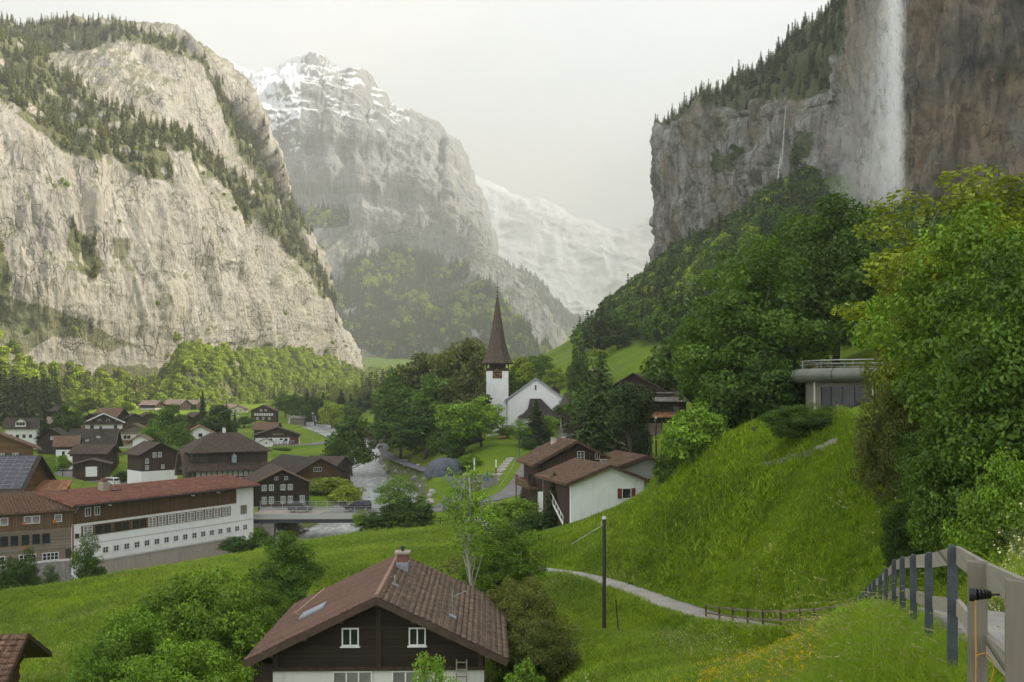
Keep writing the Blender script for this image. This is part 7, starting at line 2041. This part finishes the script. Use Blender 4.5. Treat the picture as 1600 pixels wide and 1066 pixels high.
def build_cars():
    def g(px, Y, dz=0.0):
        x = (px - 800) / F * Y; return (x, Y, ground(x, Y) + 0.12 + dz)
    def r(px, Y, z): x = (px - 800) / F * Y; return (x, Y, z)
    car('van', 'black van driving over the road bridge', r(560, 186.2, -22.40), math.radians(184), 'paint_black')
    car('suv', 'dark estate car on the left end of the road bridge', r(470, 185.5, -22.50), math.radians(4), 'paint_grey')
    car('car', 'white car driving down the road beside the church', r(880, 271, -13.95), math.radians(-112), 'paint_white')
    car('car', 'silver car half hidden behind the brown chalet on the road bend', r(840, 240, -16.4), math.radians(80), 'paint_silver')
    car('car', 'white car parked before the car park chalet', r(442, 389, -20.75), math.radians(80), 'paint_white')
    car('suv', 'dark car parked beside the white one at the chalet', r(456, 388, -20.75), math.radians(95), 'paint_grey')
    car('suv', 'dark red car on the village street', r(139, 262, -22.9), math.radians(175), 'paint_red')
    car('van', 'white loaded van parked behind the long building', r(172, 234, -22.2), math.radians(150), 'paint_white')
    car('car', 'black car parked by the white walled annex', g(89, 302), math.radians(160), 'paint_black')
    car('car', 'silver car parked left of the dark barn', g(64, 320), math.radians(60), 'paint_silver')
    car('car', 'pale car parked behind the red roof near the hall', r(248, 214, -22.4), math.radians(170), 'paint_white')

# ---------------------------------------------------------------- lawn below the church, stone heap, benches
def build_lawn():
    # stone retaining wall
    a, b = P(724, 0, 214), P(779, 0, 216)
    zt = -17.9
    w = thing('retaining_wall', 'grey stone retaining wall with a door under the church lawn', 'wall', (a[0], a[1], zt))
    L = b[0] - a[0]
    MB().bb(0, L, 0, 0.6, -7, -0.25).build('masonry', M('grey'), w)
    r = random.Random(2)
    sm = [MB().box((0, 0, 0), (s, 0.16, 0.36)).mesh('stone') for s in (0.5, 0.62, 0.74)]
    z = -4.6; k = 0
    while z < -0.4:
        x = 0.1 + 0.25 * (k % 2)
        while x < L - 0.5:
            i = r.randrange(3); s = (0.5, 0.62, 0.74)[i]
            if not (2.0 < x < 4.0 and z < -1.7):
                o = omat(link('stone', sm[i], w), M('stone')); o.location = (x + s / 2, -0.02 + r.uniform(-.03, .03), z + 0.2)
            x += s + 0.04
        z += 0.40; k += 1
    MB().bb(-0.2, L + 0.2, -0.2, 0.8, -0.25, 0.02).build('coping', M('step_stone'), w)
    MB().bb(2.1, 3.9, -0.05, 0.1, -4.8, -1.75).build('door', M('wood_grey'), w)
    MB().bb(4.9, 5.5, -0.2, -0.1, -1.4, 0.3).build('blue_sign', M('sign_blue'), w)
    # steps
    st = [(800.5, 706, 246), (797, 712, 243), (793, 719, 239), (789.5, 727, 234), (785.5, 735, 229), (781, 744, 224), (776.5, 754, 219)]
    e = thing('church_steps', 'flight of pale stone steps beside the church lawn', 'steps', P(776.5, 760, 219))
    o0 = Vector(P(776.5, 760, 219))
    for i, q in enumerate(st):
        p = Vector(P(*q)); x, y = p.x, p.y; zz = ground(x, y) + 0.12
        s = MB().box((0, 0, -0.25), (2.0, 4.2, 0.7)).build('step', M('step_stone'), e); s.location = Vector((x, y, zz)) - o0; s.rotation_euler = (0, 0, math.radians(-22))
    # stone heap
    c = P(694, 732, 246); z0 = ground(c[0], c[1])
    n, m = 44, 14; v = []
    for i in range(m + 1):
        t = i / m; rr = 5.2 * math.cos(t * math.pi / 2) ** 0.8; zz = 4.6 * math.sin(t * math.pi / 2)
        for k in range(n):
            a_ = 2 * math.pi * k / n; q = 1 + 0.10 * math.sin(3 * a_ + 1) + 0.05 * math.sin(7 * a_)
            v.append((rr * q * math.cos(a_), rr * q * 0.85 * math.sin(a_), zz - 0.4))
    v = np.array(v); v += 0.22 * np.stack([vnoise(v * 1.3), vnoise(v * 1.3 + 9), vnoise(v * 1.1 + 20)], -1)
    f = [(i * n + k, i * n + (k + 1) % n, (i + 1) * n + (k + 1) % n, (i + 1) * n + k) for i in range(m) for k in range(n)]
    o = link('stone_heap', np_mesh('stone_heap', v, f)); o.data.materials.append(M('slate')); o.location = (c[0], c[1], z0)
    tag(o, 'dome of blue grey slate stones beside the riverside lane', 'stone heap')
    # benches
    for px, Y, lab in ((784, 283, 'yellow bench on the church lawn, left of two'), (803, 281, 'yellow bench on the church lawn, right of two')):
        x = (px - 800) / F * Y; e = thing('bench', lab, 'bench', (x, Y, ground(x, Y)), math.radians(4))
        MB().bb(-1.1, 1.1, -0.25, 0.25, 0.42, 0.50).build('seat', M('yellow_wood'), e)
        MB().bb(-1.1, 1.1, 0.24, 0.30, 0.6, 1.0).build('backrest', M('yellow_wood'), e)
        for s in (-0.9, 0.9): MB().bb(s - 0.06, s + 0.06, -0.22, 0.28, -0.2, 0.42).build('leg', M('dark_metal'), e)
    # boulders at the junction
    for i, (px, py, Y, s, lab) in enumerate(((672, 783, 196, 0.9, 'pale boulder at the road junction'), (675, 752, 214, 0.8, 'pale marker stone on the bank left of the lane'), (672, 760, 210, 0.6, 'smaller marker stone below the pale one'))):
        x = (px - 800) / F * Y; bmm = bmesh.new(); bmesh.ops.create_icosphere(bmm, subdivisions=2, radius=s)
        for vv in bmm.verts: vv.co *= 1 + 0.25 * float(vnoise(np.array([[vv.co.x * 1.3 + i * 9, vv.co.y * 1.3, vv.co.z * 1.3]]))[0])
        me = bpy.data.meshes.new('boulder'); bmm.to_mesh(me); bmm.free(); me.materials.append(M('step_stone'))
        o = link('boulder', me); o.location = (x, Y, ground(x, Y) + 0.3 * s); tag(o, lab, 'boulder')
    # low terrace wall in the meadow
    pts = [P(*q) for q in ((1184, 736, 84), (1210, 727, 81), (1240, 716, 78), (1272, 706, 75), (1310, 694, 71.5))]
    e = thing('terrace_wall', 'low dry stone wall across the upper meadow', 'wall', pts[0])
    r = random.Random(6); k = 0
    for p, q in zip(pts[:-1], pts[1:]):
        p, q = Vector(p), Vector(q); n = max(3, int((q - p).length / 0.55))
        for i in range(n):
            c = p.lerp(q, (i + 0.5) / n); z = ground(c.x, c.y)
            s = MB().box((0, 0, 0), (0.6, 0.34, 0.42), 0, r.uniform(-.1, .1), r.uniform(-.12, .12)).build('stone', M('stone'), e)
            s.location = Vector((c.x, c.y, z + 0.14 + r.uniform(-.06, .06))) - Vector(pts[0]); s.rotation_euler = (0, 0, math.atan2(q.y - p.y, q.x - p.x) + r.uniform(-.1, .1))
    # tree stump by the wall
    x, y, z = P(1179, 660, 93); z = ground(x, y)
    e = thing('stump', 'short tree stump on the meadow crest', 'stump', (x, y, z)); MB().tube([(0, 0, -0.3), (0, 0, 0.7)], [0.36, 0.28], 9).build('stump_body', BARK, e)

def build_rocks():
    """loose river stones: one mass along the banks"""
    r = np.random.default_rng(15); V_, Q_ = [], []
    p = np.array(resample(RIVER, 1.2)); p = p[(p[:, 1] > 120) & (p[:, 1] < 480)]
    tg = np.gradient(p[:, :2], axis=0); tg /= np.linalg.norm(tg, axis=1)[:, None]; nr = np.stack([-tg[:, 1], tg[:, 0]], -1)
    bmm = bmesh.new(); bmesh.ops.create_icosphere(bmm, subdivisions=1, radius=1.0); base = np.array([v.co[:] for v in bmm.verts]); tri = np.array([[v.index for v in f.verts] for f in bmm.faces]); bmm.free()
    n = 1500
    i = r.integers(0, len(p), n); side = r.choice([-1, 1], n); off = RIVER_HALF - 1.0 + np.abs(r.normal(size=n)) * 1.5
    x = p[i, 0] + nr[i, 0] * side * off + r.normal(size=n) * .6; y = p[i, 1] + nr[i, 1] * side * off + r.normal(size=n) * .6
    z = height(x, y); s = r.uniform(0.18, 0.75, n) * np.where(r.random(n) < 0.12, 1.7, 1)
    for k in range(n):
        b = base * (1 + 0.28 * r.normal(size=(len(base), 1))) * (s[k] * np.array([1, r.uniform(.7, 1.1), r.uniform(.5, .8)]))
        V_.append(b + [x[k], y[k], z[k] + 0.1 * s[k]]); Q_.append(tri + k * len(base))
    me = np_mesh('river_stones', np.concatenate(V_), np.concatenate(Q_), False)
    t = NT('river_stone'); g = t.node('ShaderNodeNewGeometry')
    c = t.ramp(g.outputs['Random Per Island'], [(0.0, (0.13, 0.125, 0.12)), (0.5, (0.26, 0.245, 0.23)), (1.0, (0.42, 0.40, 0.38))]); t.bsdf(c, 0.85); me.materials.append(t.m)
    o = link('river_stones', me); tag(o, 'loose grey stones along the river banks', kind='stuff')

# ---------------------------------------------------------------- waterfall
def build_waterfall():
    t = NT('falling_water')
    uv = t.node('ShaderNodeAttribute', attribute_name='uvw')
    sp = t.node('ShaderNodeSeparateXYZ', {0: uv.outputs['Vector']})
    u, v = sp.outputs[0], sp.outputs[1]
    q = t.coords((1, 1, 0.10))
    n = t.noise(q, 0.55, 6, 0.66, 0.8)
    n2 = t.noise(t.coords((1, 1, 0.3)), 0.16, 4, 0.6, 1.0)
    edge = t.math('SUBTRACT', 1.0, t.math('POWER', t.math('ABSOLUTE', u), 1.6))
    n3 = t.noise(t.coords((1, 1, 0.45)), 0.30, 6, 0.7, 1.4)
    puff = t.math('ADD', t.math('MULTIPLY', t.math('SUBTRACT', n3, 0.5), 3.0), t.math('MULTIPLY', t.math('SUBTRACT', n, 0.5), 0.9))
    soft = t.ramp(t.math('ADD', edge, puff), [(0.2, 0.0), (1.25 / 1.25, 0.9)], 'EASE')
    a = t.math('MULTIPLY', t.math('MULTIPLY', soft, edge), v)
    d = t.node('ShaderNodeBsdfDiffuse', {'Color': (0.93, 0.93, 0.93, 1)}); tr = t.node('ShaderNodeBsdfTranslucent', {'Color': (0.93, 0.93, 0.93, 1)})
    m1 = t.node('ShaderNodeMixShader', {0: 0.5, 1: d.outputs[0], 2: tr.outputs[0]}); tp = t.node('ShaderNodeBsdfTransparent')
    m2 = t.node('ShaderNodeMixShader', {0: a, 1: tp.outputs[0], 2: m1.outputs[0]}); t.l.new(m2.outputs[0], t.out.inputs['Surface'])
    def fall(name, label, curtains, n=26, m=90):
        e = thing(name, label, 'waterfall', (curtains[0][0], curtains[0][1], curtains[0][3]))
        ox, oy, oz = e.location
        for ci, (x, y, ztop, zbot, w0, w1, op0, op1, bow, drift) in enumerate(curtains):
            vs, at = [], []
            for j in range(m + 1):
                tt = j / m; z = ztop + (zbot - ztop) * tt; w = w0 + (w1 - w0) * tt ** 0.8
                for i in range(n + 1):
                    uu = -1 + 2 * i / n
                    wob = 0.35 * w0 * float(math.sin(tt * 9 + ci * 1.7) * 0.3 + math.sin(tt * 23 + ci) * 0.12)
                    vs.append((x - ox + uu * w + wob + drift * tt, y - oy - bow * (1 - uu * uu) * (0.4 + tt), z - oz)); at.append((uu, min(1.0, (op0 + (op1 - op0) * tt) * min(1, (1 - tt) * 7 + 0.02)), tt))
            me = np_mesh('curtain', np.array(vs), grid_quads(n + 1, m + 1))
            A = me.attributes.new('uvw', 'FLOAT_VECTOR', 'POINT'); A.data.foreach_set('vector', np.array(at, dtype=np.float32).ravel())
            me.materials.append(t.m); link('curtain', me, e)
    y = 486; x = (1388 - 800) / F * y
    y = 438; x = (1402 - 800) / F * y
    fall('waterfall', 'tall white waterfall drifting down the right cliff as spray', [
        (x - 1, y, 290, 68, 4.4, 5.0, 1.25, 0.85, 2.0, 0.0), (x - 1.4, y + 2, 290, 70, 5.8, 7.2, 0.95, 0.8, 3.0, -0.5), (x - 1.5, y + 4, 288, 70, 7.4, 11, 0.5, 0.7, 3.0, -1.5), (x - 5, y + 7, 225, 72, 6, 15, 0.1, 0.5, 2.5, -4), (x - 11, y + 14, 195, 74, 8, 18, 0.06, 0.42, 2.5, -6), (x - 2, y + 5, 180, 70, 7, 16, 0.1, 0.5, 2.5, -2)])
    c = P(1212, 330, 742)
    fall('waterfall', 'thin double waterfall in the recess of the right cliff', [(c[0], c[1] - 14, P(0, 240, 728)[2], P(0, 282, 728)[2], 0.9, 1.8, 1.2, 0.9, 0.3, -2.5), (c[0] + 3.5, c[1] - 14, P(0, 168, 728)[2], P(0, 268, 728)[2], 0.6, 1.3, 0.8, 0.8, 0.3, -3.5)], 8, 40)

def build_small():
    # motorcycles before the shuttered house
    for i, (px, Y, rz, m, lab) in enumerate(((408, 193, 70, 'paint_black', 'black motorcycle beside the left end of the bridge, leftmost of three'), (414, 194, 62, 'paint_red', 'dark red motorcycle, middle of three by the bridge'), (421, 195, 75, 'paint_silver', 'silver motorcycle, rightmost of three by the bridge'))):
        x = (px - 800) / F * Y; e = thing('motorcycle', lab, 'motorcycle', (x, Y, ground(x, Y) + 0.02), math.radians(rz))
        for sx in (-0.7, 0.7):
            w = MB().tube([(sx, -0.06, 0.31), (sx, 0.06, 0.31)], 0.31, 14).build('wheel', M('rubber'), e)
        MB().prism([(-0.55, 0.45), (0.45, 0.42), (0.55, 0.75), (0.3, 0.95), (-0.1, 0.85), (-0.75, 0.88), (-0.8, 0.72)], 'y', -0.14, 0.14).build('body', M(m), e)
        MB().tube([(0.70, 0, 0.31), (0.50, 0, 1.02)], 0.035, 6).build('fork', M('metal'), e)
        MB().tube([(0.46, -0.36, 1.06), (0.50, 0, 1.0), (0.46, 0.36, 1.06)], 0.025, 6).build('handlebar', M('dark_metal'), e)
        MB().box((-0.35, 0, 0.92), (0.7, 0.24, 0.09)).build('seat', M('black'), e)
    x, y, z = P(394, 698, 378); e = thing('crate_box', 'bright orange wooden box beside the small brown hut', 'box', (x, y, ground(x, y)))
    MB().bb(-1.3, 1.3, -1.0, 1.0, -0.4, 1.9).build('box_side', M('orange_wood'), e); MB().bb(-1.4, 1.4, -1.1, 1.1, 1.9, 2.02).build('lid', M('wood_brown'), e)
    # white camper by the far river
    x, y, z = P(616, 668, 470); e = thing('camper', 'small white camper under the trees behind the covered bridge', 'camper', (x, y, ground(x, y)), math.radians(8))
    MB().bb(-2.2, 2.2, -1.1, 1.1, 0.5, 2.6).build('body', M('white_paint'), e); MB().bb(-1.4, 1.0, -1.14, -1.1, 1.4, 2.1).build('window', M('glass'), e)
    for sx in (-1.3, 1.3): MB().tube([(sx, -1.1, 0.35), (sx, -0.9, 0.35)], 0.36, 12).build('wheel', M('rubber'), e)
# ================================================================ grass, flowers
def build_grass():
    r = np.random.default_rng(77)
    def mat_blade(name, lo, hi):
        return mat_leaf(name, lo, hi, 0.5, 0.35, 0.6, 0.11)
    gm = mat_blade('grass_blade', (0.105, 0.195, 0.004), (0.240, 0.350, 0.014)); dry = mat_blade('grass_seed', (0.20, 0.20, 0.075), (0.36, 0.34, 0.15)); yel = mat_blade('yellow_flower', (0.50, 0.36, 0.01), (0.70, 0.52, 0.02)); wht = mat_blade('white_flower', (0.55, 0.55, 0.50), (0.78, 0.78, 0.74)); hum = mat_blade('silver_leaf', (0.13, 0.18, 0.11), (0.27, 0.33, 0.22))
    def tuft(name, n, h, spread, bend, width, seed, heads=0, head_mat=None, head_size=0.02, arch=0.0, blade=gm):
        q = np.random.default_rng(seed); V_, F_, mi = [], [], []
        for k in range(n):
            a = q.uniform(0, 6.283); rr = spread * math.sqrt(q.random()); b = np.array([rr * math.cos(a), rr * math.sin(a), 0]); hh = h * q.uniform(0.5, 1.15); d = q.uniform(0, 6.283); bd = bend * q.uniform(0.3, 1.3) * hh; dv = np.array([math.cos(d), math.sin(d), 0]) * bd; sv = np.array([-math.sin(d + q.normal() * .5), math.cos(d), 0]) * width / 2
            base = len(V_)
            for t_, w_ in ((0, 1.0), (0.5, 0.8), (0.85, 0.45)):
                c = b + dv * t_ ** 2 + np.array([0, 0, hh * (t_ - arch * t_ ** 3)]); V_ += [c - sv * w_, c + sv * w_]
            V_.append(b + dv * 1.25 + np.array([0, 0, hh * (1 - arch * 1.3)])); F_ += [(base, base + 1, base + 3, base + 2), (base + 2, base + 3, base + 5, base + 4), (base + 4, base + 5, base + 6)]; mi += [0, 0, 0]
            if k < heads:
                tip = np.array(V_[-1]); prev = (np.array(V_[-2]) + np.array(V_[-3])) / 2; ax = tip - prev; ax = ax / (np.linalg.norm(ax) + 1e-6)
                for j in range(3 if arch == 0 else 7):
                    p = tip + (ax * head_size * 0.9 * (j - 2) if arch else q.normal(size=3) * head_size * 0.8)
                    e1 = unit(q.normal(size=(1, 3)))[0] * head_size * (0.45 if arch else 0.9); e2 = np.cross(e1, unit(q.normal(size=(1, 3)))[0]) * 1.0 + (ax * head_size * 0.9 if arch else 0)
                    b2 = len(V_); V_ += [p - e1, p - e2, p + e1, p + e2]; F_.append((b2, b2 + 1, b2 + 2, b2 + 3)); mi.append(1)
        me = bpy.data.meshes.new(name); me.from_pydata([tuple(v) for v in V_], [], F_); me.materials.append(blade); me.materials.append(head_mat or dry)
        me.polygons.foreach_set('material_index', mi); me.update(); vattr(me, 'tint', np.full(len(V_), 0.55)); o = bpy.data.objects.new(name, me); return o
    def coll(name, obs):
        c = bpy.data.collections.new(name)
        for o in obs: c.objects.link(o)
        return c
    c_short = coll('tufts', [tuft('tuft_a', 26, 0.30, 0.30, 0.5, 0.022, 1), tuft('tuft_b', 26, 0.36, 0.34, 0.6, 0.024, 2), tuft('tuft_c', 24, 0.42, 0.3, 0.45, 0.022, 3, 2, dry, 0.02)])
    c_tall = coll('tall_tufts', [tuft('tall_a', 46, 0.62, 0.28, 0.7, 0.011, 4), tuft('tall_b', 46, 0.75, 0.3, 0.9, 0.011, 5), tuft('tall_c', 40, 0.7, 0.3, 0.8, 0.010, 6, 3, dry, 0.012, 0.15)])
    c_seed = coll('seed_tufts', [tuft('seed_a', 9, 1.0, 0.2, 0.85, 0.006, 7, 9, dry, 0.024, 0.22), tuft('seed_b', 8, 1.15, 0.2, 0.95, 0.006, 8, 8, dry, 0.026, 0.25)])
    c_yel = coll('yellow_plants', [tuft('yellow_a', 16, 0.42, 0.24, 0.35, 0.014, 9, 12, yel, 0.026), tuft('yellow_b', 14, 0.5, 0.24, 0.4, 0.014, 10, 10, yel, 0.024)])
    c_wht = coll('pale_plants', [tuft('pale_a', 14, 0.4, 0.3, 0.4, 0.014, 11, 5, wht, 0.020), tuft('pale_b', 12, 0.45, 0.3, 0.4, 0.014, 12, 7, dry, 0.035)])
    c_snow = coll('white_bush_plants', [tuft('snow_a', 34, 0.34, 0.26, 0.55, 0.012, 13, 15, wht, 0.011, 0.0, hum), tuft('snow_b', 34, 0.3, 0.28, 0.55, 0.012, 14, 12, wht, 0.010, 0.0, hum)])
    def clear(p, path=1.15):
        keep = np.ones(len(p), bool)
        for k, (hw, pts) in ROADS_S.items():
            d, _ = poly_dist(p[:, 0], p[:, 1], pts); keep &= d > hw + (0.18 if k == 'footpath' else 0.3)
        d, _ = poly_dist(p[:, 0], p[:, 1], RIVER_S); keep &= d > RIVER_HALF + 3
        keep &= ~((np.abs(p[:, 0] + 7.3) < 5.4) & (np.abs(p[:, 1] - 57.3) < 5.7))
        return p[keep]
    FRAME = [(-60, 640), (1660, 640), (1660, 1110), (-60, 1110)]
    def pts(n, y0, y1, seed, poly=FRAME, power=1.0):
        q = np.random.default_rng(seed); y = (y0 ** power + (y1 ** power - y0 ** power) * q.random(n)) ** (1 / power); x = q.uniform(-0.56, 0.55, n) * y
        z = height(x, y); a, b = project(x, y, z); k = inpoly(a, b, poly)
        return clear(np.stack([x, y, z], -1)[k])
    MEADOW = [(-40, 935), (160, 905), (335, 878), (480, 848), (690, 826), (760, 838), (870, 836), (1000, 781), (1060, 722), (1200, 655), (1310, 640), (1420, 700), (1660, 820), (1660, 1110), (-40, 1110)]
    def size(p, lo, hi, seed, far=0.0):
        q = np.random.default_rng(seed); s = q.uniform(lo, hi, len(p)) * (0.75 + 0.5 * (fbm(p / 6.0, 3) + 0.5)); return s * (1 + far * np.clip(p[:, 1] - 40, 0, 120) / 100)
    p = pts(90000, 22, 75, 1, MEADOW, 1.6); s = size(p, 0.7, 1.25, 2); fx = np.interp(p[:, 1], [20, 24, 31, 37, 44], [7.8, 9.0, 11.2, 12.9, 15]); hk = np.where((p[:, 1] < 46) & (p[:, 0] > fx - 5), 0.30, 0.75); o = scatter('meadow_grass', p, s * 1.25, s * hk, c_short, 3, 3, 0.12); tag(o, 'green meadow grass on the near hillside')
    p = pts(90000, 75, 152, 4, MEADOW, 1.6); s = size(p, 0.9, 1.5, 5, 0.5); o = scatter('far_meadow_grass', p, s * 1.6, s * 0.8, c_short, 3, 6, 0.12); tag(o, 'green meadow grass by the river')
    p = pts(16000, 7, 24, 7, FRAME, 1.4); p = p[(p[:, 0] < 0.5 * p[:, 1])]
    ln = np.array(ROADS_S['footpath'][1]); cx = np.interp(p[:, 1], ln[:, 1], ln[:, 0]); right = p[:, 0] > cx
    s = size(p, 0.65, 1.15, 8); s = np.where(right, s * 0.3, s * 0.82); s = s * np.where(~right, np.clip(0.24 + 0.30 * (cx - 1.75 - p[:, 0]) / 2.4, 0.24, 0.62), 1.0); o = scatter('tall_grass', p, np.maximum(s * 1.3, 0.45), s, c_tall, 3, 9, 0.15); tag(o, 'tall grass left of the near fence')
    q = pts(1500, 9, 22, 10, [(1180, 900), (1470, 930), (1530, 1010), (1540, 1120), (1160, 1120)], 1.3); cx = np.interp(q[:, 1], ln[:, 1], ln[:, 0]); q = q[q[:, 0] < cx - 2.3][:420]; s = size(q, 0.5, 0.85, 11); o = scatter('seed_grass', q, s, s, c_seed, 2, 12, 0.2); tag(o, 'pale arching seed heads in the tall grass')
    q = pts(9000, 18, 42, 13, [(1030, 1010), (1170, 985), (1290, 1000), (1330, 1060), (1250, 1120), (1010, 1120)], 1.5); k = fbm(q / 3.0, 3) > 0.02; q = q[k][:300]; s = size(q, 0.6, 1.0, 14); o = scatter('yellow_flowers', q, s, s, c_yel, 2, 15, 0.15); tag(o, 'yellow meadow flowers below the lower path railing')
    q = pts(16000, 45, 100, 16, MEADOW, 1.6); k = fbm(q / 9.0 + 5, 3) > 0.20; q = q[k][:2200]; s = size(q, 0.8, 1.4, 17, 0.3); o = scatter('pale_flowers', q, s, s, c_wht, 2, 18, 0.15); tag(o, 'pale flower patches in the hillside meadow')
    # white flowering cushion on the bank right of the path
    ys = r.uniform(19, 27, 5200); xs = r.uniform(0.455, 0.56, 5200) * ys; zs = height(xs, ys); a, b = project(xs, ys, zs)
    w = np.stack([xs, ys, zs], -1); cx = np.interp(ys, ln[:, 1], ln[:, 0]); k = (xs > cx + 1.25) & (fbm(w / 1.5, 3) > -0.25); w = w[k]; w[:, 2] += 0.0; s = size(w, 0.9, 1.6, 20) * (0.8 + 0.35 * np.clip((w[:, 0] - np.interp(w[:, 1], ln[:, 1], ln[:, 0]) - 1.2), 0, 3)); o = scatter('white_flower_cushion', w, s * 1.4, s * 1.6, c_snow, 2, 21, 0.25); tag(o, 'silvery bush of tiny white flowers at the right edge')
    ys = r.uniform(16, 34, 2600); cx = np.interp(ys, ln[:, 1], ln[:, 0]); xs = cx + 1.2 + r.uniform(0, 2.2, 2600); zs = height(xs, ys); w = np.stack([xs, ys, zs], -1); s = size(w, 0.6, 1.2, 22); o = scatter('bank_grass', w, s * 1.3, s * 1.3, c_tall, 3, 23, 0.2); tag(o, 'dark grass on the bank behind the footpath')
build_ground()
build_roads()
GL = build_left_wall()
build_mid_mountain()
build_far_mountains()
build_right_wall()
build_waterfall()
build_church()
build_long_building()
build_left_buildings()
build_hall()
build_front_chalet()
build_corner_hut()
build_pavilion()
build_barn()
build_village()
build_bridge()
build_fences()
build_poles()
build_cars()
build_lawn()
build_small()
build_rocks()
make_kinds()
build_forests()
build_trees()
build_grass()
# ================================================================ the air of the valley
def build_haze():
    mb = MB(); mb.bb(-8000, 8000, -500, 11250, -60, 2480)
    t = NT('valley_haze')
    pv = t.node('ShaderNodeVolumePrincipled', {'Color': (0.52, 0.525, 0.52, 1), 'Density': HAZE_DENSITY, 'Anisotropy': 0.1})
    t.l.new(pv.outputs[0], t.out.inputs['Volume'])
    o = mb.build('haze', t.m)
    tag(o, kind='stuff')
build_haze()
